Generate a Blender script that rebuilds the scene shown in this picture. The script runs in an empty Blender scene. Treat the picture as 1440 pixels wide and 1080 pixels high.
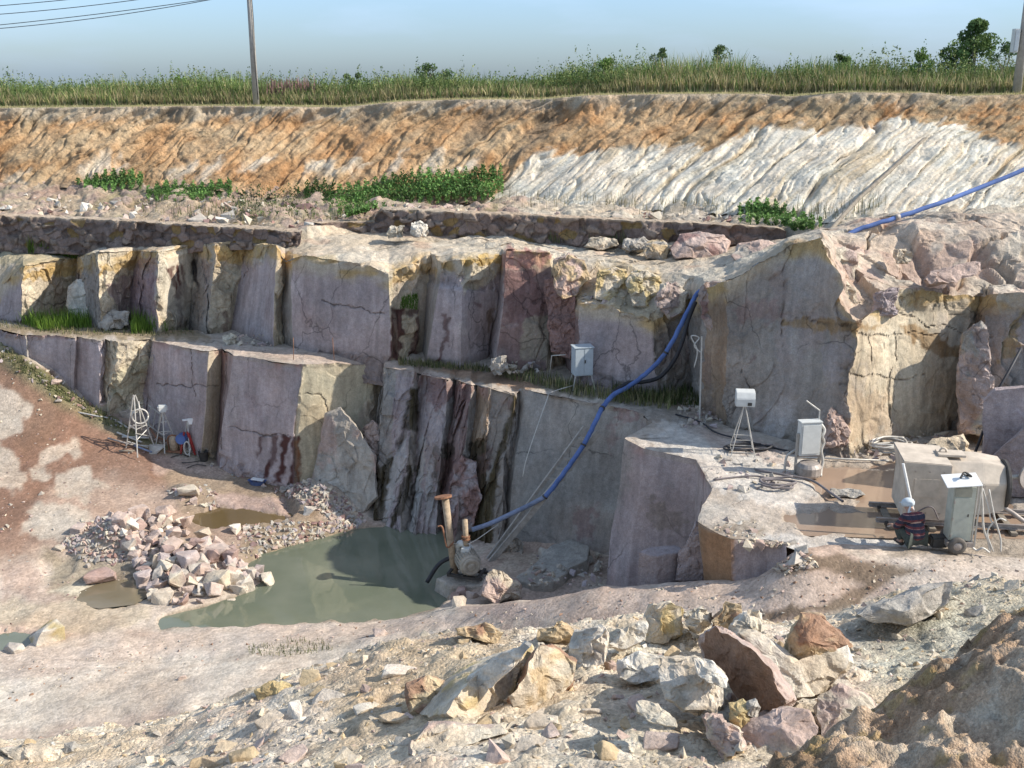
import bpy, bmesh, math, random
import numpy as np
from mathutils import Vector, Matrix, noise as mnoise
R = math.radians
scene = bpy.context.scene
COL = scene.collection
random.seed(7)
# ------------------------------------------------------------------ camera, world, sun, exposure
F = 1500.0                      # focal length in photo pixels (photo 1440 wide)
PITCH = R(16.17)
cam = bpy.data.cameras.new('camera'); camo = bpy.data.objects.new('camera', cam); COL.objects.link(camo)
cam.sensor_width = 36; cam.lens = F / 1440 * 36
cam.clip_start = 0.1; cam.clip_end = 6000
camo.location = (0, 0, 0); camo.rotation_euler = (math.pi / 2 - PITCH, 0, 0)
scene.camera = camo
SUN_EL, SUN_AZ = 37.0, -7.0      # azimuth measured from +X towards +Y: the sun stands to the right
w = bpy.data.worlds.new('World'); scene.world = w; w.use_nodes = True
nt = w.node_tree; nt.nodes.clear()
sky = nt.nodes.new('ShaderNodeTexSky'); sky.sky_type = 'NISHITA'; sky.sun_disc = False
sky.sun_elevation = R(SUN_EL); sky.sun_rotation = R(90 - SUN_AZ)
sky.air_density = 1.0; sky.dust_density = .35; sky.ozone_density = 3.0; sky.altitude = 150
bg = nt.nodes.new('ShaderNodeBackground'); bg.inputs[1].default_value = 0.15
wo = nt.nodes.new('ShaderNodeOutputWorld')
# thin high cloud veils mixed into the sky
tc = nt.nodes.new('ShaderNodeTexCoord'); mp = nt.nodes.new('ShaderNodeMapping'); mp.inputs['Scale'].default_value = (2.0, 2.0, 9.0)
cn = nt.nodes.new('ShaderNodeTexNoise'); cn.inputs['Scale'].default_value = 2.2; cn.inputs['Detail'].default_value = 6
cr = nt.nodes.new('ShaderNodeValToRGB'); cr.color_ramp.elements[0].position = .5; cr.color_ramp.elements[1].position = .85
cr.color_ramp.elements[1].color = (.35, .35, .35, 1)
cm = nt.nodes.new('ShaderNodeMixRGB'); cm.inputs[2].default_value = (7.5, 8.2, 9.0, 1)
L = nt.links
L.new(tc.outputs['Generated'], mp.inputs[0]); L.new(mp.outputs[0], cn.inputs['Vector']); L.new(cn.outputs[0], cr.inputs[0])
L.new(cr.outputs[0], cm.inputs[0]); L.new(sky.outputs[0], cm.inputs[1]); sz = nt.nodes.new('ShaderNodeSeparateXYZ'); hz = nt.nodes.new('ShaderNodeValToRGB'); hm = nt.nodes.new('ShaderNodeMixRGB'); hm.blend_type = 'MULTIPLY'; hm.inputs[0].default_value = 1
for q_, (p_, c_) in enumerate([(0, (.275, .355, .53)), (.08, (.54, .60, .735)), (.40, (1.42, 1.20, .98))]):
    e_ = hz.color_ramp.elements[q_] if q_ < 2 else hz.color_ramp.elements.new(p_)
    e_.position = p_; e_.color = (*c_, 1)
L.new(tc.outputs['Generated'], sz.inputs[0]); L.new(sz.outputs[2], hz.inputs[0]); L.new(cm.outputs[0], hm.inputs[1]); L.new(hz.outputs[0], hm.inputs[2]); L.new(hm.outputs[0], bg.inputs[0]); L.new(bg.outputs[0], wo.inputs[0])
sl = bpy.data.lights.new('sun', 'SUN'); sl.energy = 3.9; sl.angle = R(.5); sl.color = (1, .93, .82)
so = bpy.data.objects.new('sun', sl); COL.objects.link(so); so.location = (20, -5, 20)
sdir = Vector((math.cos(R(SUN_EL)) * math.cos(R(SUN_AZ)), math.cos(R(SUN_EL)) * math.sin(R(SUN_AZ)), math.sin(R(SUN_EL))))
so.rotation_euler = sdir.to_track_quat('Z', 'Y').to_euler()
scene.view_settings.view_transform = 'Standard'; scene.view_settings.look = 'None'
scene.view_settings.gamma = 1; scene.view_settings.exposure = 0.72
scene.view_settings.use_curve_mapping = False

# ------------------------------------------------------------------ helpers
cP, sP = math.cos(PITCH), math.sin(PITCH)
def pj(px, py, Y):
    """world point seen at photo pixel (px,py) at ground distance Y"""
    px, py, Y = np.broadcast_arrays(np.asarray(px, float), np.asarray(py, float), np.asarray(Y, float))
    u = (px - 720) / F; v = (540 - py) / F
    t = Y / (cP + v * sP)
    return np.stack([u * t, Y, t * (-sP + v * cP)], -1)
def gz(px, py, z):
    v = (540 - py) / F
    return pj(px, py, z * (cP + v * sP) / (-sP + v * cP))
def proj(P):
    d = P[..., 1] * cP - P[..., 2] * sP
    d = np.where(d < .05, .05, d)
    return 720 + F * P[..., 0] / d, 540 - F * (P[..., 1] * sP + P[..., 2] * cP) / d
def mpp(P):   # metres per photo pixel at a point
    return float(P[1] * cP - P[2] * sP) / F
def V(a): return Vector([float(x) for x in a])

def _h(ix, iy, iz, s):
    h = (ix.astype(np.int64) * 374761393 + iy.astype(np.int64) * 668265263 + iz.astype(np.int64) * 2147483647 + s * 974711) & 0xffffffff
    h = ((h ^ (h >> 13)) * 1274126177) & 0xffffffff
    h = ((h ^ (h >> 15)) * 2246822519) & 0xffffffff
    return ((h ^ (h >> 16)) & 0xffffff) / float(0xffffff)
def vn(P, s=0):
    i = np.floor(P); f = P - i; f = f * f * f * (f * (f * 6 - 15) + 10); i = i.astype(np.int64)
    r = 0
    for a in (0, 1):
        for b in (0, 1):
            for c in (0, 1):
                r = r + _h(i[..., 0] + a, i[..., 1] + b, i[..., 2] + c, s) * \
                    (f[..., 0] if a else 1 - f[..., 0]) * (f[..., 1] if b else 1 - f[..., 1]) * (f[..., 2] if c else 1 - f[..., 2])
    return r * 2 - 1
def fbm(P, sc=1.0, o=4, s=0, g=.5):
    P = P * sc; r = 0; a = 1; t = 0
    for k in range(o):
        r = r + a * vn(P + 17.3 * k, s + k); t += a; a *= g; P = P * 2.03
    return r / t * 1.5
def vec(P, sc, o, s):
    return np.stack([fbm(P, sc, o, s), fbm(P, sc, o, s + 31), fbm(P, sc, o, s + 67)], -1)
def voro(P, s=0):
    """distance to the nearest and second nearest cell, and the cell's random number"""
    i = np.floor(P).astype(np.int64); d1 = np.full(P.shape[:-1], 9.); d2 = d1.copy(); cid = np.zeros(P.shape[:-1])
    for a in (-1, 0, 1):
        for b in (-1, 0, 1):
            for c in (-1, 0, 1):
                q = i + np.array([a, b, c])
                px = q[..., 0] + _h(q[..., 0], q[..., 1], q[..., 2], s)
                py = q[..., 1] + _h(q[..., 0], q[..., 1], q[..., 2], s + 1)
                pz = q[..., 2] + _h(q[..., 0], q[..., 1], q[..., 2], s + 2)
                d = np.sqrt((px - P[..., 0]) ** 2 + (py - P[..., 1]) ** 2 + (pz - P[..., 2]) ** 2)
                m = d < d1
                d2 = np.where(m, d1, np.minimum(d2, d)); cid = np.where(m, _h(q[..., 0], q[..., 1], q[..., 2], s + 5), cid)
                d1 = np.where(m, d, d1)
    return d1, d2, cid
def sst(x, a, b):
    t = np.clip((x - a) / (b - a), 0, 1); return t * t * (3 - 2 * t)
def sd_poly(px, py, poly):
    """signed distance in pixels, negative inside"""
    pts = np.array(poly, float); n = len(pts); d = np.full(px.shape, 1e9); ins = np.zeros(px.shape, bool)
    for k in range(n):
        ax, ay = pts[k]; bx, by = pts[(k + 1) % n]; ex, ey = bx - ax, by - ay
        t = np.clip(((px - ax) * ex + (py - ay) * ey) / (ex * ex + ey * ey + 1e-9), 0, 1)
        d = np.minimum(d, np.hypot(px - ax - t * ex, py - ay - t * ey))
        cnd = ((ay > py) != (by > py)) & (px < (bx - ax) * (py - ay) / (by - ay + 1e-12) + ax)
        ins ^= cnd
    return np.where(ins, -d, d)
def sd_line(px, py, pts):
    d = np.full(px.shape, 1e9)
    for (ax, ay), (bx, by) in zip(pts[:-1], pts[1:]):
        ex, ey = bx - ax, by - ay
        t = np.clip(((px - ax) * ex + (py - ay) * ey) / (ex * ex + ey * ey + 1e-9), 0, 1)
        d = np.minimum(d, np.hypot(px - ax - t * ex, py - ay - t * ey))
    return d
def patch(px, py, poly, soft=3, warp=0, seed=0, ws=.12):
    """0..1 mask of a polygon given in photo pixels, its border roughened by noise"""
    p = np.array(poly, float); m = 12 + soft + warp
    box = (px > p[:, 0].min() - m) & (px < p[:, 0].max() + m) & (py > p[:, 1].min() - m) & (py < p[:, 1].max() + m)
    out = np.zeros(px.shape)
    if not box.any(): return out
    x, y = px[box], py[box]
    if warp:
        q = np.stack([x, y, x * 0 + seed * 3.7], -1) * ws
        x = x + warp * fbm(q, 1, 3, seed); y = y + warp * fbm(q, 1, 3, seed + 9)
    out[box] = 1 - sst(sd_poly(x, y, poly), -soft, soft)
    return out
def mixc(c, new, m):
    return c * (1 - m[..., None]) + np.asarray(new, float) * m[..., None]

def link(o, parent=None):
    COL.objects.link(o)
    if parent is not None: o.parent = parent
    return o
def tag(o, label=None, cat=None, group=None, kind=None):
    if label: o['label'] = label
    if cat: o['category'] = cat
    if group: o['group'] = group
    if kind: o['kind'] = kind
    return o
def empty(name, loc, rz=0):
    o = bpy.data.objects.new(name, None); o.empty_display_size = .2; o.location = loc; o.rotation_euler = (0, 0, rz); COL.objects.link(o); return o

class Grid:
    """collects vertex grids / triangle soups and builds one mesh with a colour and a bump attribute"""
    def __init__(s): s.v = []; s.f = []; s.c = []; s.b = []; s.n = 0
    def add(s, P, C, B=.5, flip=False, keep=None):
        nv, nu = P.shape[:2]
        idx = np.arange(nv * nu).reshape(nv, nu) + s.n
        q = np.stack([idx[:-1, :-1], idx[:-1, 1:], idx[1:, 1:], idx[1:, :-1]], -1)
        if keep is not None: q = q[keep]
        q = q.reshape(-1, 4)
        if flip: q = q[:, ::-1]
        s.v.append(P.reshape(-1, 3)); s.f.append(q); s.n += nv * nu
        s.c.append(np.broadcast_to(np.asarray(C, float), P.shape).reshape(-1, 3))
        s.b.append(np.broadcast_to(np.asarray(B, float), P.shape[:2]).reshape(-1))
    def raw(s, vs, fs, C, B=.5):
        vs = np.asarray(vs, float)
        s.v.append(vs); s.f.append(np.asarray(fs) + s.n); s.n += len(vs)
        s.c.append(np.broadcast_to(np.asarray(C, float), vs.shape)); s.b.append(np.broadcast_to(np.asarray(B, float), (len(vs),)))
    def build(s, name, mat, parent=None, smooth=True, origin=None):
        v = np.concatenate(s.v)
        if origin is not None: v = v - np.asarray(origin, float)
        me = bpy.data.meshes.new(name)
        loops = np.concatenate([f.reshape(-1) for f in s.f]); cnt = np.concatenate([np.full(len(f), f.shape[1]) for f in s.f])
        st = np.concatenate([[0], np.cumsum(cnt)[:-1]])
        me.vertices.add(len(v)); me.vertices.foreach_set('co', v.astype(np.float32).ravel())
        me.loops.add(len(loops)); me.loops.foreach_set('vertex_index', loops.astype(np.int32))
        me.polygons.add(len(cnt)); me.polygons.foreach_set('loop_start', st.astype(np.int32)); me.polygons.foreach_set('loop_total', cnt.astype(np.int32))
        me.polygons.foreach_set('use_smooth', np.full(len(cnt), smooth))
        me.update(calc_edges=True); me.validate()
        c = np.concatenate(s.c); a = me.attributes.new('Col', 'FLOAT_COLOR', 'POINT')
        a.data.foreach_set('color', np.concatenate([np.clip(c, 0, 1), np.ones((len(c), 1))], 1).astype(np.float32).ravel())
        b = me.attributes.new('Bmp', 'FLOAT', 'POINT'); b.data.foreach_set('value', np.concatenate(s.b).astype(np.float32))
        me.materials.append(mat)
        o = bpy.data.objects.new(name, me)
        if origin is not None: o.location = [float(x) for x in origin]
        return link(o, parent)

def loft(rows, res, maxn=1200):
    """rows: list of k control points each -> dense grid; also returns the fractional row/column parameters"""
    rows = [np.asarray(r, float) for r in rows]; k = len(rows[0])
    us = [0.]
    for j in range(k - 1):
        m = max(np.linalg.norm(r[j + 1] - r[j]) for r in rows); n = max(1, int(math.ceil(m / res)))
        us += [j + (i + 1) / n for i in range(n)]
    vs = [0.]
    for i in range(len(rows) - 1):
        m = np.percentile(np.linalg.norm(rows[i + 1] - rows[i], axis=1), 80); n = min(maxn, max(1, int(math.ceil(m / res))))
        vs += [i + (q + 1) / n for q in range(n)]
    us = np.array(us); vs = np.array(vs)
    A = np.stack(rows)
    j = np.minimum(us.astype(int), k - 2); fu = (us - j)[None, :, None]
    i = np.minimum(vs.astype(int), len(rows) - 2); fv = (vs - i)[:, None, None]
    Q = A[:, j] * (1 - fu) + A[:, j + 1] * fu
    return Q[i] * (1 - fv) + Q[i + 1] * fv, us, vs

# ------------------------------------------------------------------ materials
def node(nt, t, **k):
    n = nt.nodes.new(t)
    for a, b in k.items(): setattr(n, a, b)
    return n
def surface_mat(name, s1=.9, s2=9, lo=.78, hi=1.2, bump=.6, bscale=5, dist=.06, rough=.9, spec=.25, pebble=0, streak=0, crack=0, attr=True, col=(.5, .5, .5)):
    m = bpy.data.materials.new(name); m.use_nodes = True; nt = m.node_tree; b = nt.nodes['Principled BSDF']
    b.inputs['Roughness'].default_value = rough; b.inputs['Specular IOR Level'].default_value = spec
    L = nt.links; tc = node(nt, 'ShaderNodeNewGeometry')
    n1 = node(nt, 'ShaderNodeTexNoise'); n1.inputs['Scale'].default_value = s1; n1.inputs['Detail'].default_value = 9; n1.inputs['Roughness'].default_value = .62
    n2 = node(nt, 'ShaderNodeTexNoise'); n2.inputs['Scale'].default_value = s2; n2.inputs['Detail'].default_value = 8; n2.inputs['Roughness'].default_value = .7
    for n in (n1, n2): L.new(tc.outputs['Position'], n.inputs['Vector'])
    def ramp(src, a, b_, p0=.3, p1=.7):
        r = node(nt, 'ShaderNodeMapRange'); r.inputs[1].default_value = p0; r.inputs[2].default_value = p1; r.inputs[3].default_value = a; r.inputs[4].default_value = b_
        L.new(src, r.inputs[0]); return r.outputs[0]
    v1 = ramp(n1.outputs[0], lo, hi); v2 = ramp(n2.outputs[0], 1 - (1 - lo) * .9, 1 + (hi - 1) * .9)
    mu = node(nt, 'ShaderNodeMath', operation='MULTIPLY'); L.new(v1, mu.inputs[0]); L.new(v2, mu.inputs[1]); val = mu.outputs[0]
    if streak:
        mp = node(nt, 'ShaderNodeMapping'); mp.inputs['Scale'].default_value = (3.2, 3.2, .22); L.new(tc.outputs['Position'], mp.inputs[0])
        n3 = node(nt, 'ShaderNodeTexNoise'); n3.inputs['Scale'].default_value = 1.6; n3.inputs['Detail'].default_value = 6; L.new(mp.outputs[0], n3.inputs['Vector'])
        v3 = ramp(n3.outputs[0], 1 - streak, 1 + streak * .6, .35, .65)
        mu2 = node(nt, 'ShaderNodeMath', operation='MULTIPLY'); L.new(val, mu2.inputs[0]); L.new(v3, mu2.inputs[1]); val = mu2.outputs[0]
    hgt = n2.outputs[0]
    if crack:
        nw = node(nt, 'ShaderNodeTexNoise'); nw.inputs['Scale'].default_value = 1.1; nw.inputs['Detail'].default_value = 7; L.new(tc.outputs['Position'], nw.inputs['Vector'])
        wm = node(nt, 'ShaderNodeVectorMath', operation='MULTIPLY_ADD'); wm.inputs[1].default_value = (.9, .9, .9); L.new(nw.outputs['Color'], wm.inputs[0]); L.new(tc.outputs['Position'], wm.inputs[2])
        sm = node(nt, 'ShaderNodeMapping'); sm.inputs['Scale'].default_value = (.55, .55, .38); L.new(wm.outputs[0], sm.inputs[0])
        vc = node(nt, 'ShaderNodeTexVoronoi'); vc.feature = 'DISTANCE_TO_EDGE'; vc.inputs['Scale'].default_value = 1.0; L.new(sm.outputs[0], vc.inputs['Vector'])
        cv = ramp(vc.outputs['Distance'], 1 - crack, 1.0, .001, .012)
        n6 = node(nt, 'ShaderNodeTexNoise'); n6.inputs['Scale'].default_value = .5; n6.inputs['Detail'].default_value = 3; L.new(tc.outputs['Position'], n6.inputs['Vector']); gt = ramp(n6.outputs[0], 0, 1, .48, .56)
        mg = node(nt, 'ShaderNodeMapRange'); L.new(gt, mg.inputs[0]); mg.inputs[3].default_value = 1.0; L.new(cv, mg.inputs[4])
        mc = node(nt, 'ShaderNodeMath', operation='MULTIPLY'); L.new(val, mc.inputs[0]); L.new(mg.outputs[0], mc.inputs[1]); val = mc.outputs[0]
        n7 = node(nt, 'ShaderNodeTexNoise'); n7.inputs['Scale'].default_value = 34; n7.inputs['Detail'].default_value = 4; L.new(tc.outputs['Position'], n7.inputs['Vector']); v7 = ramp(n7.outputs[0], .86, 1.14)
        m7 = node(nt, 'ShaderNodeMath', operation='MULTIPLY'); L.new(val, m7.inputs[0]); L.new(v7, m7.inputs[1]); val = m7.outputs[0]
    if pebble:
        vo = node(nt, 'ShaderNodeTexVoronoi'); vo.inputs['Scale'].default_value = pebble; L.new(tc.outputs['Position'], vo.inputs['Vector'])
        v4 = ramp(vo.outputs['Color'], .72, 1.22, 0, 1)
        mu3 = node(nt, 'ShaderNodeMath', operation='MULTIPLY'); L.new(val, mu3.inputs[0]); L.new(v4, mu3.inputs[1]); val = mu3.outputs[0]
    if attr:
        at = node(nt, 'ShaderNodeAttribute'); at.attribute_name = 'Col'; csrc = at.outputs['Color']
    else:
        rg = node(nt, 'ShaderNodeRGB'); rg.outputs[0].default_value = (*col, 1); csrc = rg.outputs[0]
    vm = node(nt, 'ShaderNodeVectorMath', operation='SCALE'); L.new(csrc, vm.inputs[0]); L.new(val, vm.inputs['Scale'])
    # a slight warm / cool drift
    n5 = node(nt, 'ShaderNodeTexNoise'); n5.inputs['Scale'].default_value = s1 * .6; n5.inputs['Detail'].default_value = 5; L.new(tc.outputs['Position'], n5.inputs['Vector'])
    mx = node(nt, 'ShaderNodeMixRGB', blend_type='MULTIPLY'); mx.inputs[0].default_value = 1
    cr = node(nt, 'ShaderNodeValToRGB'); cr.color_ramp.elements[0].position = .35; cr.color_ramp.elements[1].position = .65
    cr.color_ramp.elements[0].color = (1.0, .95, .90, 1); cr.color_ramp.elements[1].color = (.95, .985, 1.0, 1)
    L.new(n5.outputs[0], cr.inputs[0]); L.new(vm.outputs[0], mx.inputs[1]); L.new(cr.outputs[0], mx.inputs[2]); L.new(mx.outputs[0], b.inputs['Base Color'])
    n4 = node(nt, 'ShaderNodeTexNoise'); n4.inputs['Scale'].default_value = bscale; n4.inputs['Detail'].default_value = 12; n4.inputs['Roughness'].default_value = .68
    L.new(tc.outputs['Position'], n4.inputs['Vector']); hgt = n4.outputs[0]
    if pebble:
        ad = node(nt, 'ShaderNodeMath', operation='ADD'); s_ = node(nt, 'ShaderNodeMath', operation='MULTIPLY'); s_.inputs[1].default_value = -.5
        L.new(vo.outputs['Distance'], s_.inputs[0]); L.new(s_.outputs[0], ad.inputs[0]); L.new(hgt, ad.inputs[1]); hgt = ad.outputs[0]
    bp = node(nt, 'ShaderNodeBump'); bp.inputs['Distance'].default_value = dist; bp.inputs['Strength'].default_value = bump
    if attr:
        ab = node(nt, 'ShaderNodeAttribute'); ab.attribute_name = 'Bmp'; ms = node(nt, 'ShaderNodeMath', operation='MULTIPLY'); ms.inputs[1].default_value = bump
        L.new(ab.outputs['Fac'], ms.inputs[0]); L.new(ms.outputs[0], bp.inputs['Strength'])
    L.new(hgt, bp.inputs['Height']); L.new(bp.outputs[0], b.inputs['Normal'])
    return m
M_ROCK = surface_mat('quarry_rock', .9, 8, .78, 1.2, 1.0, 6, .12, .88, .25, 0, .15, .5)
M_SOIL = surface_mat('soil', 1.6, 11, .72, 1.28, 1.0, 9, .14, .95, .1)
M_GROUND = surface_mat('pit_ground', .8, 9, .80, 1.16, 1.0, 20, .03, .9, .2, 16)
M_RUBBLE = surface_mat('rubble_soil', 2.5, 22, .74, 1.25, 1.0, 26, .03, .95, .15, 34)
M_STONE = surface_mat('loose_stone', 3, 16, .78, 1.2, 1.0, 9, .04, .88, .25)
M_NEARSTONE = surface_mat('granular_stone', 5, 45, .72, 1.26, 1.0, 22, .03, .88, .25)

def plain_mat(name, col, rough=.6, metal=0, var=.15, scale=8, bump=.1, spec=.4):
    m = bpy.data.materials.new(name); m.use_nodes = True; nt = m.node_tree; b = nt.nodes['Principled BSDF']; L = nt.links
    b.inputs['Roughness'].default_value = rough; b.inputs['Metallic'].default_value = metal; b.inputs['Specular IOR Level'].default_value = spec
    g = node(nt, 'ShaderNodeTexCoord'); n = node(nt, 'ShaderNodeTexNoise'); n.inputs['Scale'].default_value = scale; n.inputs['Detail'].default_value = 8; n.inputs['Roughness'].default_value = .65
    L.new(g.outputs['Object'], n.inputs['Vector'])
    r = node(nt, 'ShaderNodeValToRGB'); r.color_ramp.elements[0].position = .3; r.color_ramp.elements[1].position = .7
    r.color_ramp.elements[0].color = (*[c * (1 - var) for c in col], 1); r.color_ramp.elements[1].color = (*[min(1, c * (1 + var)) for c in col], 1)
    L.new(n.outputs[0], r.inputs[0]); L.new(r.outputs[0], b.inputs['Base Color'])
    bp = node(nt, 'ShaderNodeBump'); bp.inputs['Strength'].default_value = bump; bp.inputs['Distance'].default_value = .02
    L.new(n.outputs[0], bp.inputs['Height']); L.new(bp.outputs[0], b.inputs['Normal'])
    return m
M_BLUE = plain_mat('blue_hose', (.10, .16, .36), .75, 0, .38, 1.6, .3, .25)
M_BLUEDUST = plain_mat('dusty_blue_hose', (.20, .24, .34), .8, 0, .35, 3)
M_BLACK = plain_mat('black_rubber', (.03, .03, .035), .6, 0, .3, 5)
M_CABLE = plain_mat('dusty_cable', (.17, .15, .15), .8, 0, .4, 5)
M_WOOD = plain_mat('old_timber', (.22, .19, .15), .9, 0, .35, 6, .5)
M_GREYWOOD = plain_mat('grey_timber', (.36, .335, .30), .9, 0, .3, 6, .5)
M_CONC = plain_mat('pole_concrete', (.36, .34, .31), .9, 0, .2, 6, .4)
M_PALE = plain_mat('pale_grey_paint', (.55, .56, .54), .5, 0, .1, 7)
M_BLUEGREY = plain_mat('blue_grey_paint', (.42, .47, .50), .5, 0, .1, 6)
M_GREENGREY = plain_mat('green_grey_paint', (.37, .39, .34), .55, 0, .14, 5)
M_DARKDOOR = plain_mat('dusty_panel', (.27, .27, .22), .6, 0, .2, 5)
M_DUST = plain_mat('dusty_machine_paint', (.50, .43, .35), .85, 0, .22, 3.5, .25)
M_STEEL = plain_mat('dusty_steel', (.34, .30, .27), .6, .3, .3, 9, .3)
M_TUBE = plain_mat('pale_steel_tube', (.50, .48, .44), .5, .2, .2, 9)
M_RUST = plain_mat('rust', (.24, .12, .07), .9, 0, .4, 12, .4)
M_DARK = plain_mat('dark_steel', (.06, .055, .05), .7, 0, .3, 8)
M_TYRE = plain_mat('dusty_tyre', (.13, .115, .10), .9, 0, .3, 9)
M_WHITE = plain_mat('white_sheet', (.75, .75, .73), .6, 0, .06, 8)
M_RED = plain_mat('red_paint', (.35, .04, .035), .6, 0, .25, 8)
M_SKIN = plain_mat('skin', (.42, .25, .18), .6, 0, .1, 9)
M_PANTS = plain_mat('dark_trousers', (.06, .07, .06), .95, 0, .3, 9)
M_BROWNPIPE = plain_mat('rust_flecked_pipe', (.38, .29, .20), .8, 0, .35, 9, .3)
M_MOTOR = plain_mat('dusty_motor', (.36, .32, .26), .7, 0, .25, 8, .3)
def leaf_mat(name, rough=.6, trans=.25):
    m = bpy.data.materials.new(name); m.use_nodes = True; nt = m.node_tree; b = nt.nodes['Principled BSDF']; L = nt.links
    b.inputs['Roughness'].default_value = rough; b.inputs['Specular IOR Level'].default_value = .2
    at = node(nt, 'ShaderNodeAttribute'); at.attribute_name = 'Col'; g = node(nt, 'ShaderNodeNewGeometry')
    n = node(nt, 'ShaderNodeTexNoise'); n.inputs['Scale'].default_value = 1.7; n.inputs['Detail'].default_value = 4; L.new(g.outputs['Position'], n.inputs['Vector'])
    r = node(nt, 'ShaderNodeMapRange'); r.inputs[1].default_value = .3; r.inputs[2].default_value = .7; r.inputs[3].default_value = .75; r.inputs[4].default_value = 1.25; L.new(n.outputs[0], r.inputs[0])
    v = node(nt, 'ShaderNodeVectorMath', operation='SCALE'); L.new(at.outputs['Color'], v.inputs[0]); L.new(r.outputs[0], v.inputs['Scale']); L.new(v.outputs[0], b.inputs['Base Color'])
    t = node(nt, 'ShaderNodeBsdfTranslucent'); L.new(v.outputs[0], t.inputs[0]); mx = node(nt, 'ShaderNodeMixShader'); mx.inputs[0].default_value = trans
    out = nt.nodes['Material Output']; L.new(b.outputs[0], mx.inputs[1]); L.new(t.outputs[0], mx.inputs[2]); L.new(mx.outputs[0], out.inputs[0])
    return m
M_LEAF = leaf_mat('foliage')
def water_mat(name, col, rough=.06, bscale=2.5, bs=.05, tint=None):
    m = bpy.data.materials.new(name); m.use_nodes = True; nt = m.node_tree; b = nt.nodes['Principled BSDF']; L = nt.links
    g = node(nt, 'ShaderNodeNewGeometry'); n = node(nt, 'ShaderNodeTexNoise'); n.inputs['Scale'].default_value = .35; n.inputs['Detail'].default_value = 4; L.new(g.outputs['Position'], n.inputs['Vector'])
    r = node(nt, 'ShaderNodeValToRGB'); r.color_ramp.elements[0].position = .35; r.color_ramp.elements[1].position = .65
    r.color_ramp.elements[0].color = (*[c * .85 for c in col], 1); r.color_ramp.elements[1].color = (*(tint or [c * 1.2 for c in col]), 1)
    L.new(n.outputs[0], r.inputs[0]); L.new(r.outputs[0], b.inputs['Base Color'])
    b.inputs['Roughness'].default_value = rough; b.inputs['IOR'].default_value = 1.42; b.inputs['Specular IOR Level'].default_value = .9
    n2 = node(nt, 'ShaderNodeTexNoise'); n2.inputs['Scale'].default_value = bscale; n2.inputs['Detail'].default_value = 3; L.new(g.outputs['Position'], n2.inputs['Vector'])
    bp = node(nt, 'ShaderNodeBump'); bp.inputs['Strength'].default_value = bs; bp.inputs['Distance'].default_value = .05; L.new(n2.outputs[0], bp.inputs['Height']); L.new(bp.outputs[0], b.inputs['Normal'])
    return m
M_POOL = water_mat('green_water', (.15, .17, .12), .03, 3, .03, (.20, .21, .155))
M_MUDWATER = water_mat('muddy_water', (.30, .215, .155), .09, 4, .05)

# real-world base colours
LIL = np.array([.385, .32, .315]); CRM = np.array([.52, .44, .325]); YEL = np.array([.46, .31, .12]); MAR = np.array([.185, .11, .105])
GRY = np.array([.33, .295, .265]); OLV = np.array([.075, .058, .03]); WHT = np.array([.52, .48, .43]); PNK = np.array([.43, .30, .25]); STN = np.array([.085, .035, .03])
# ------------------------------------------------------------------ far plain and soil bank
def ip(px, xs, ys): return np.interp(px, xs, ys)
BX = [-420, 0, 300, 480, 560, 640, 760, 830, 960, 1080, 1110, 1200, 1310, 1345, 1440, 1860]
BY = [154, 152, 149, 151, 143, 140, 140, 134, 132, 132, 136, 130, 131, 135, 133, 132]
BD = [53, 51, 50, 49, 48.4, 47.8, 46.8, 46, 45, 43.8, 43.5, 42.6, 41.8, 41.5, 41, 39]
pxs = np.arange(-420, 1861, 12.)
crest = pj(pxs, ip(pxs, BX, BY), ip(pxs, BX, BD))
# toe of the bank
TX = [-420, 0, 150, 330, 480, 600, 700, 800, 960, 1040, 1150, 1250, 1440, 1860]
TY = [266, 268, 266, 274, 288, 290, 286, 291, 300, 305, 316, 308, 304, 300]
TD = [49, 47.5, 46, 44, 43, 42.6, 42.2, 40.6, 38.5, 37, 35, 34.3, 33, 31]
toe = pj(pxs, ip(pxs, TX, TY), ip(pxs, TX, TD))
mid = crest * .8 + toe * .2; mid[:, 1] = crest[:, 1] * .9 + toe[:, 1] * .1; mid[:, 0] = crest[:, 0] * .88 + toe[:, 0] * .12
back1 = crest + np.array([0, 1.2, .05]); 
P, us, vs = loft([back1, crest, mid, toe], .058)
px, py = proj(P)
k = 1.25
s_ = P[..., 0] / P[..., 1] * 42 - k * P[..., 2] + .55 * fbm(P, .33, 4, 4)
v = np.broadcast_to(vs[:, None], px.shape)
down = sst(v, 1.0, 1.25)
whTop = ip(px, [-400, 640, 700, 735, 770, 860, 960, 1010, 1060, 1110, 1180, 1250, 1290, 1340, 1400, 1440, 1860], [330, 330, 268, 232, 214, 206, 200, 204, 186, 181, 188, 170, 176, 176, 204, 205, 205])
q = np.stack([s_ * 1.7, P[..., 2] * .25, P[..., 1] * .2], -1)
white = sst(py + 11 * fbm(q, 1.1, 3, 8) + 5 * fbm(P, 2.0, 3, 5), whTop - 4, whTop + 5) * (px > 640)
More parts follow.
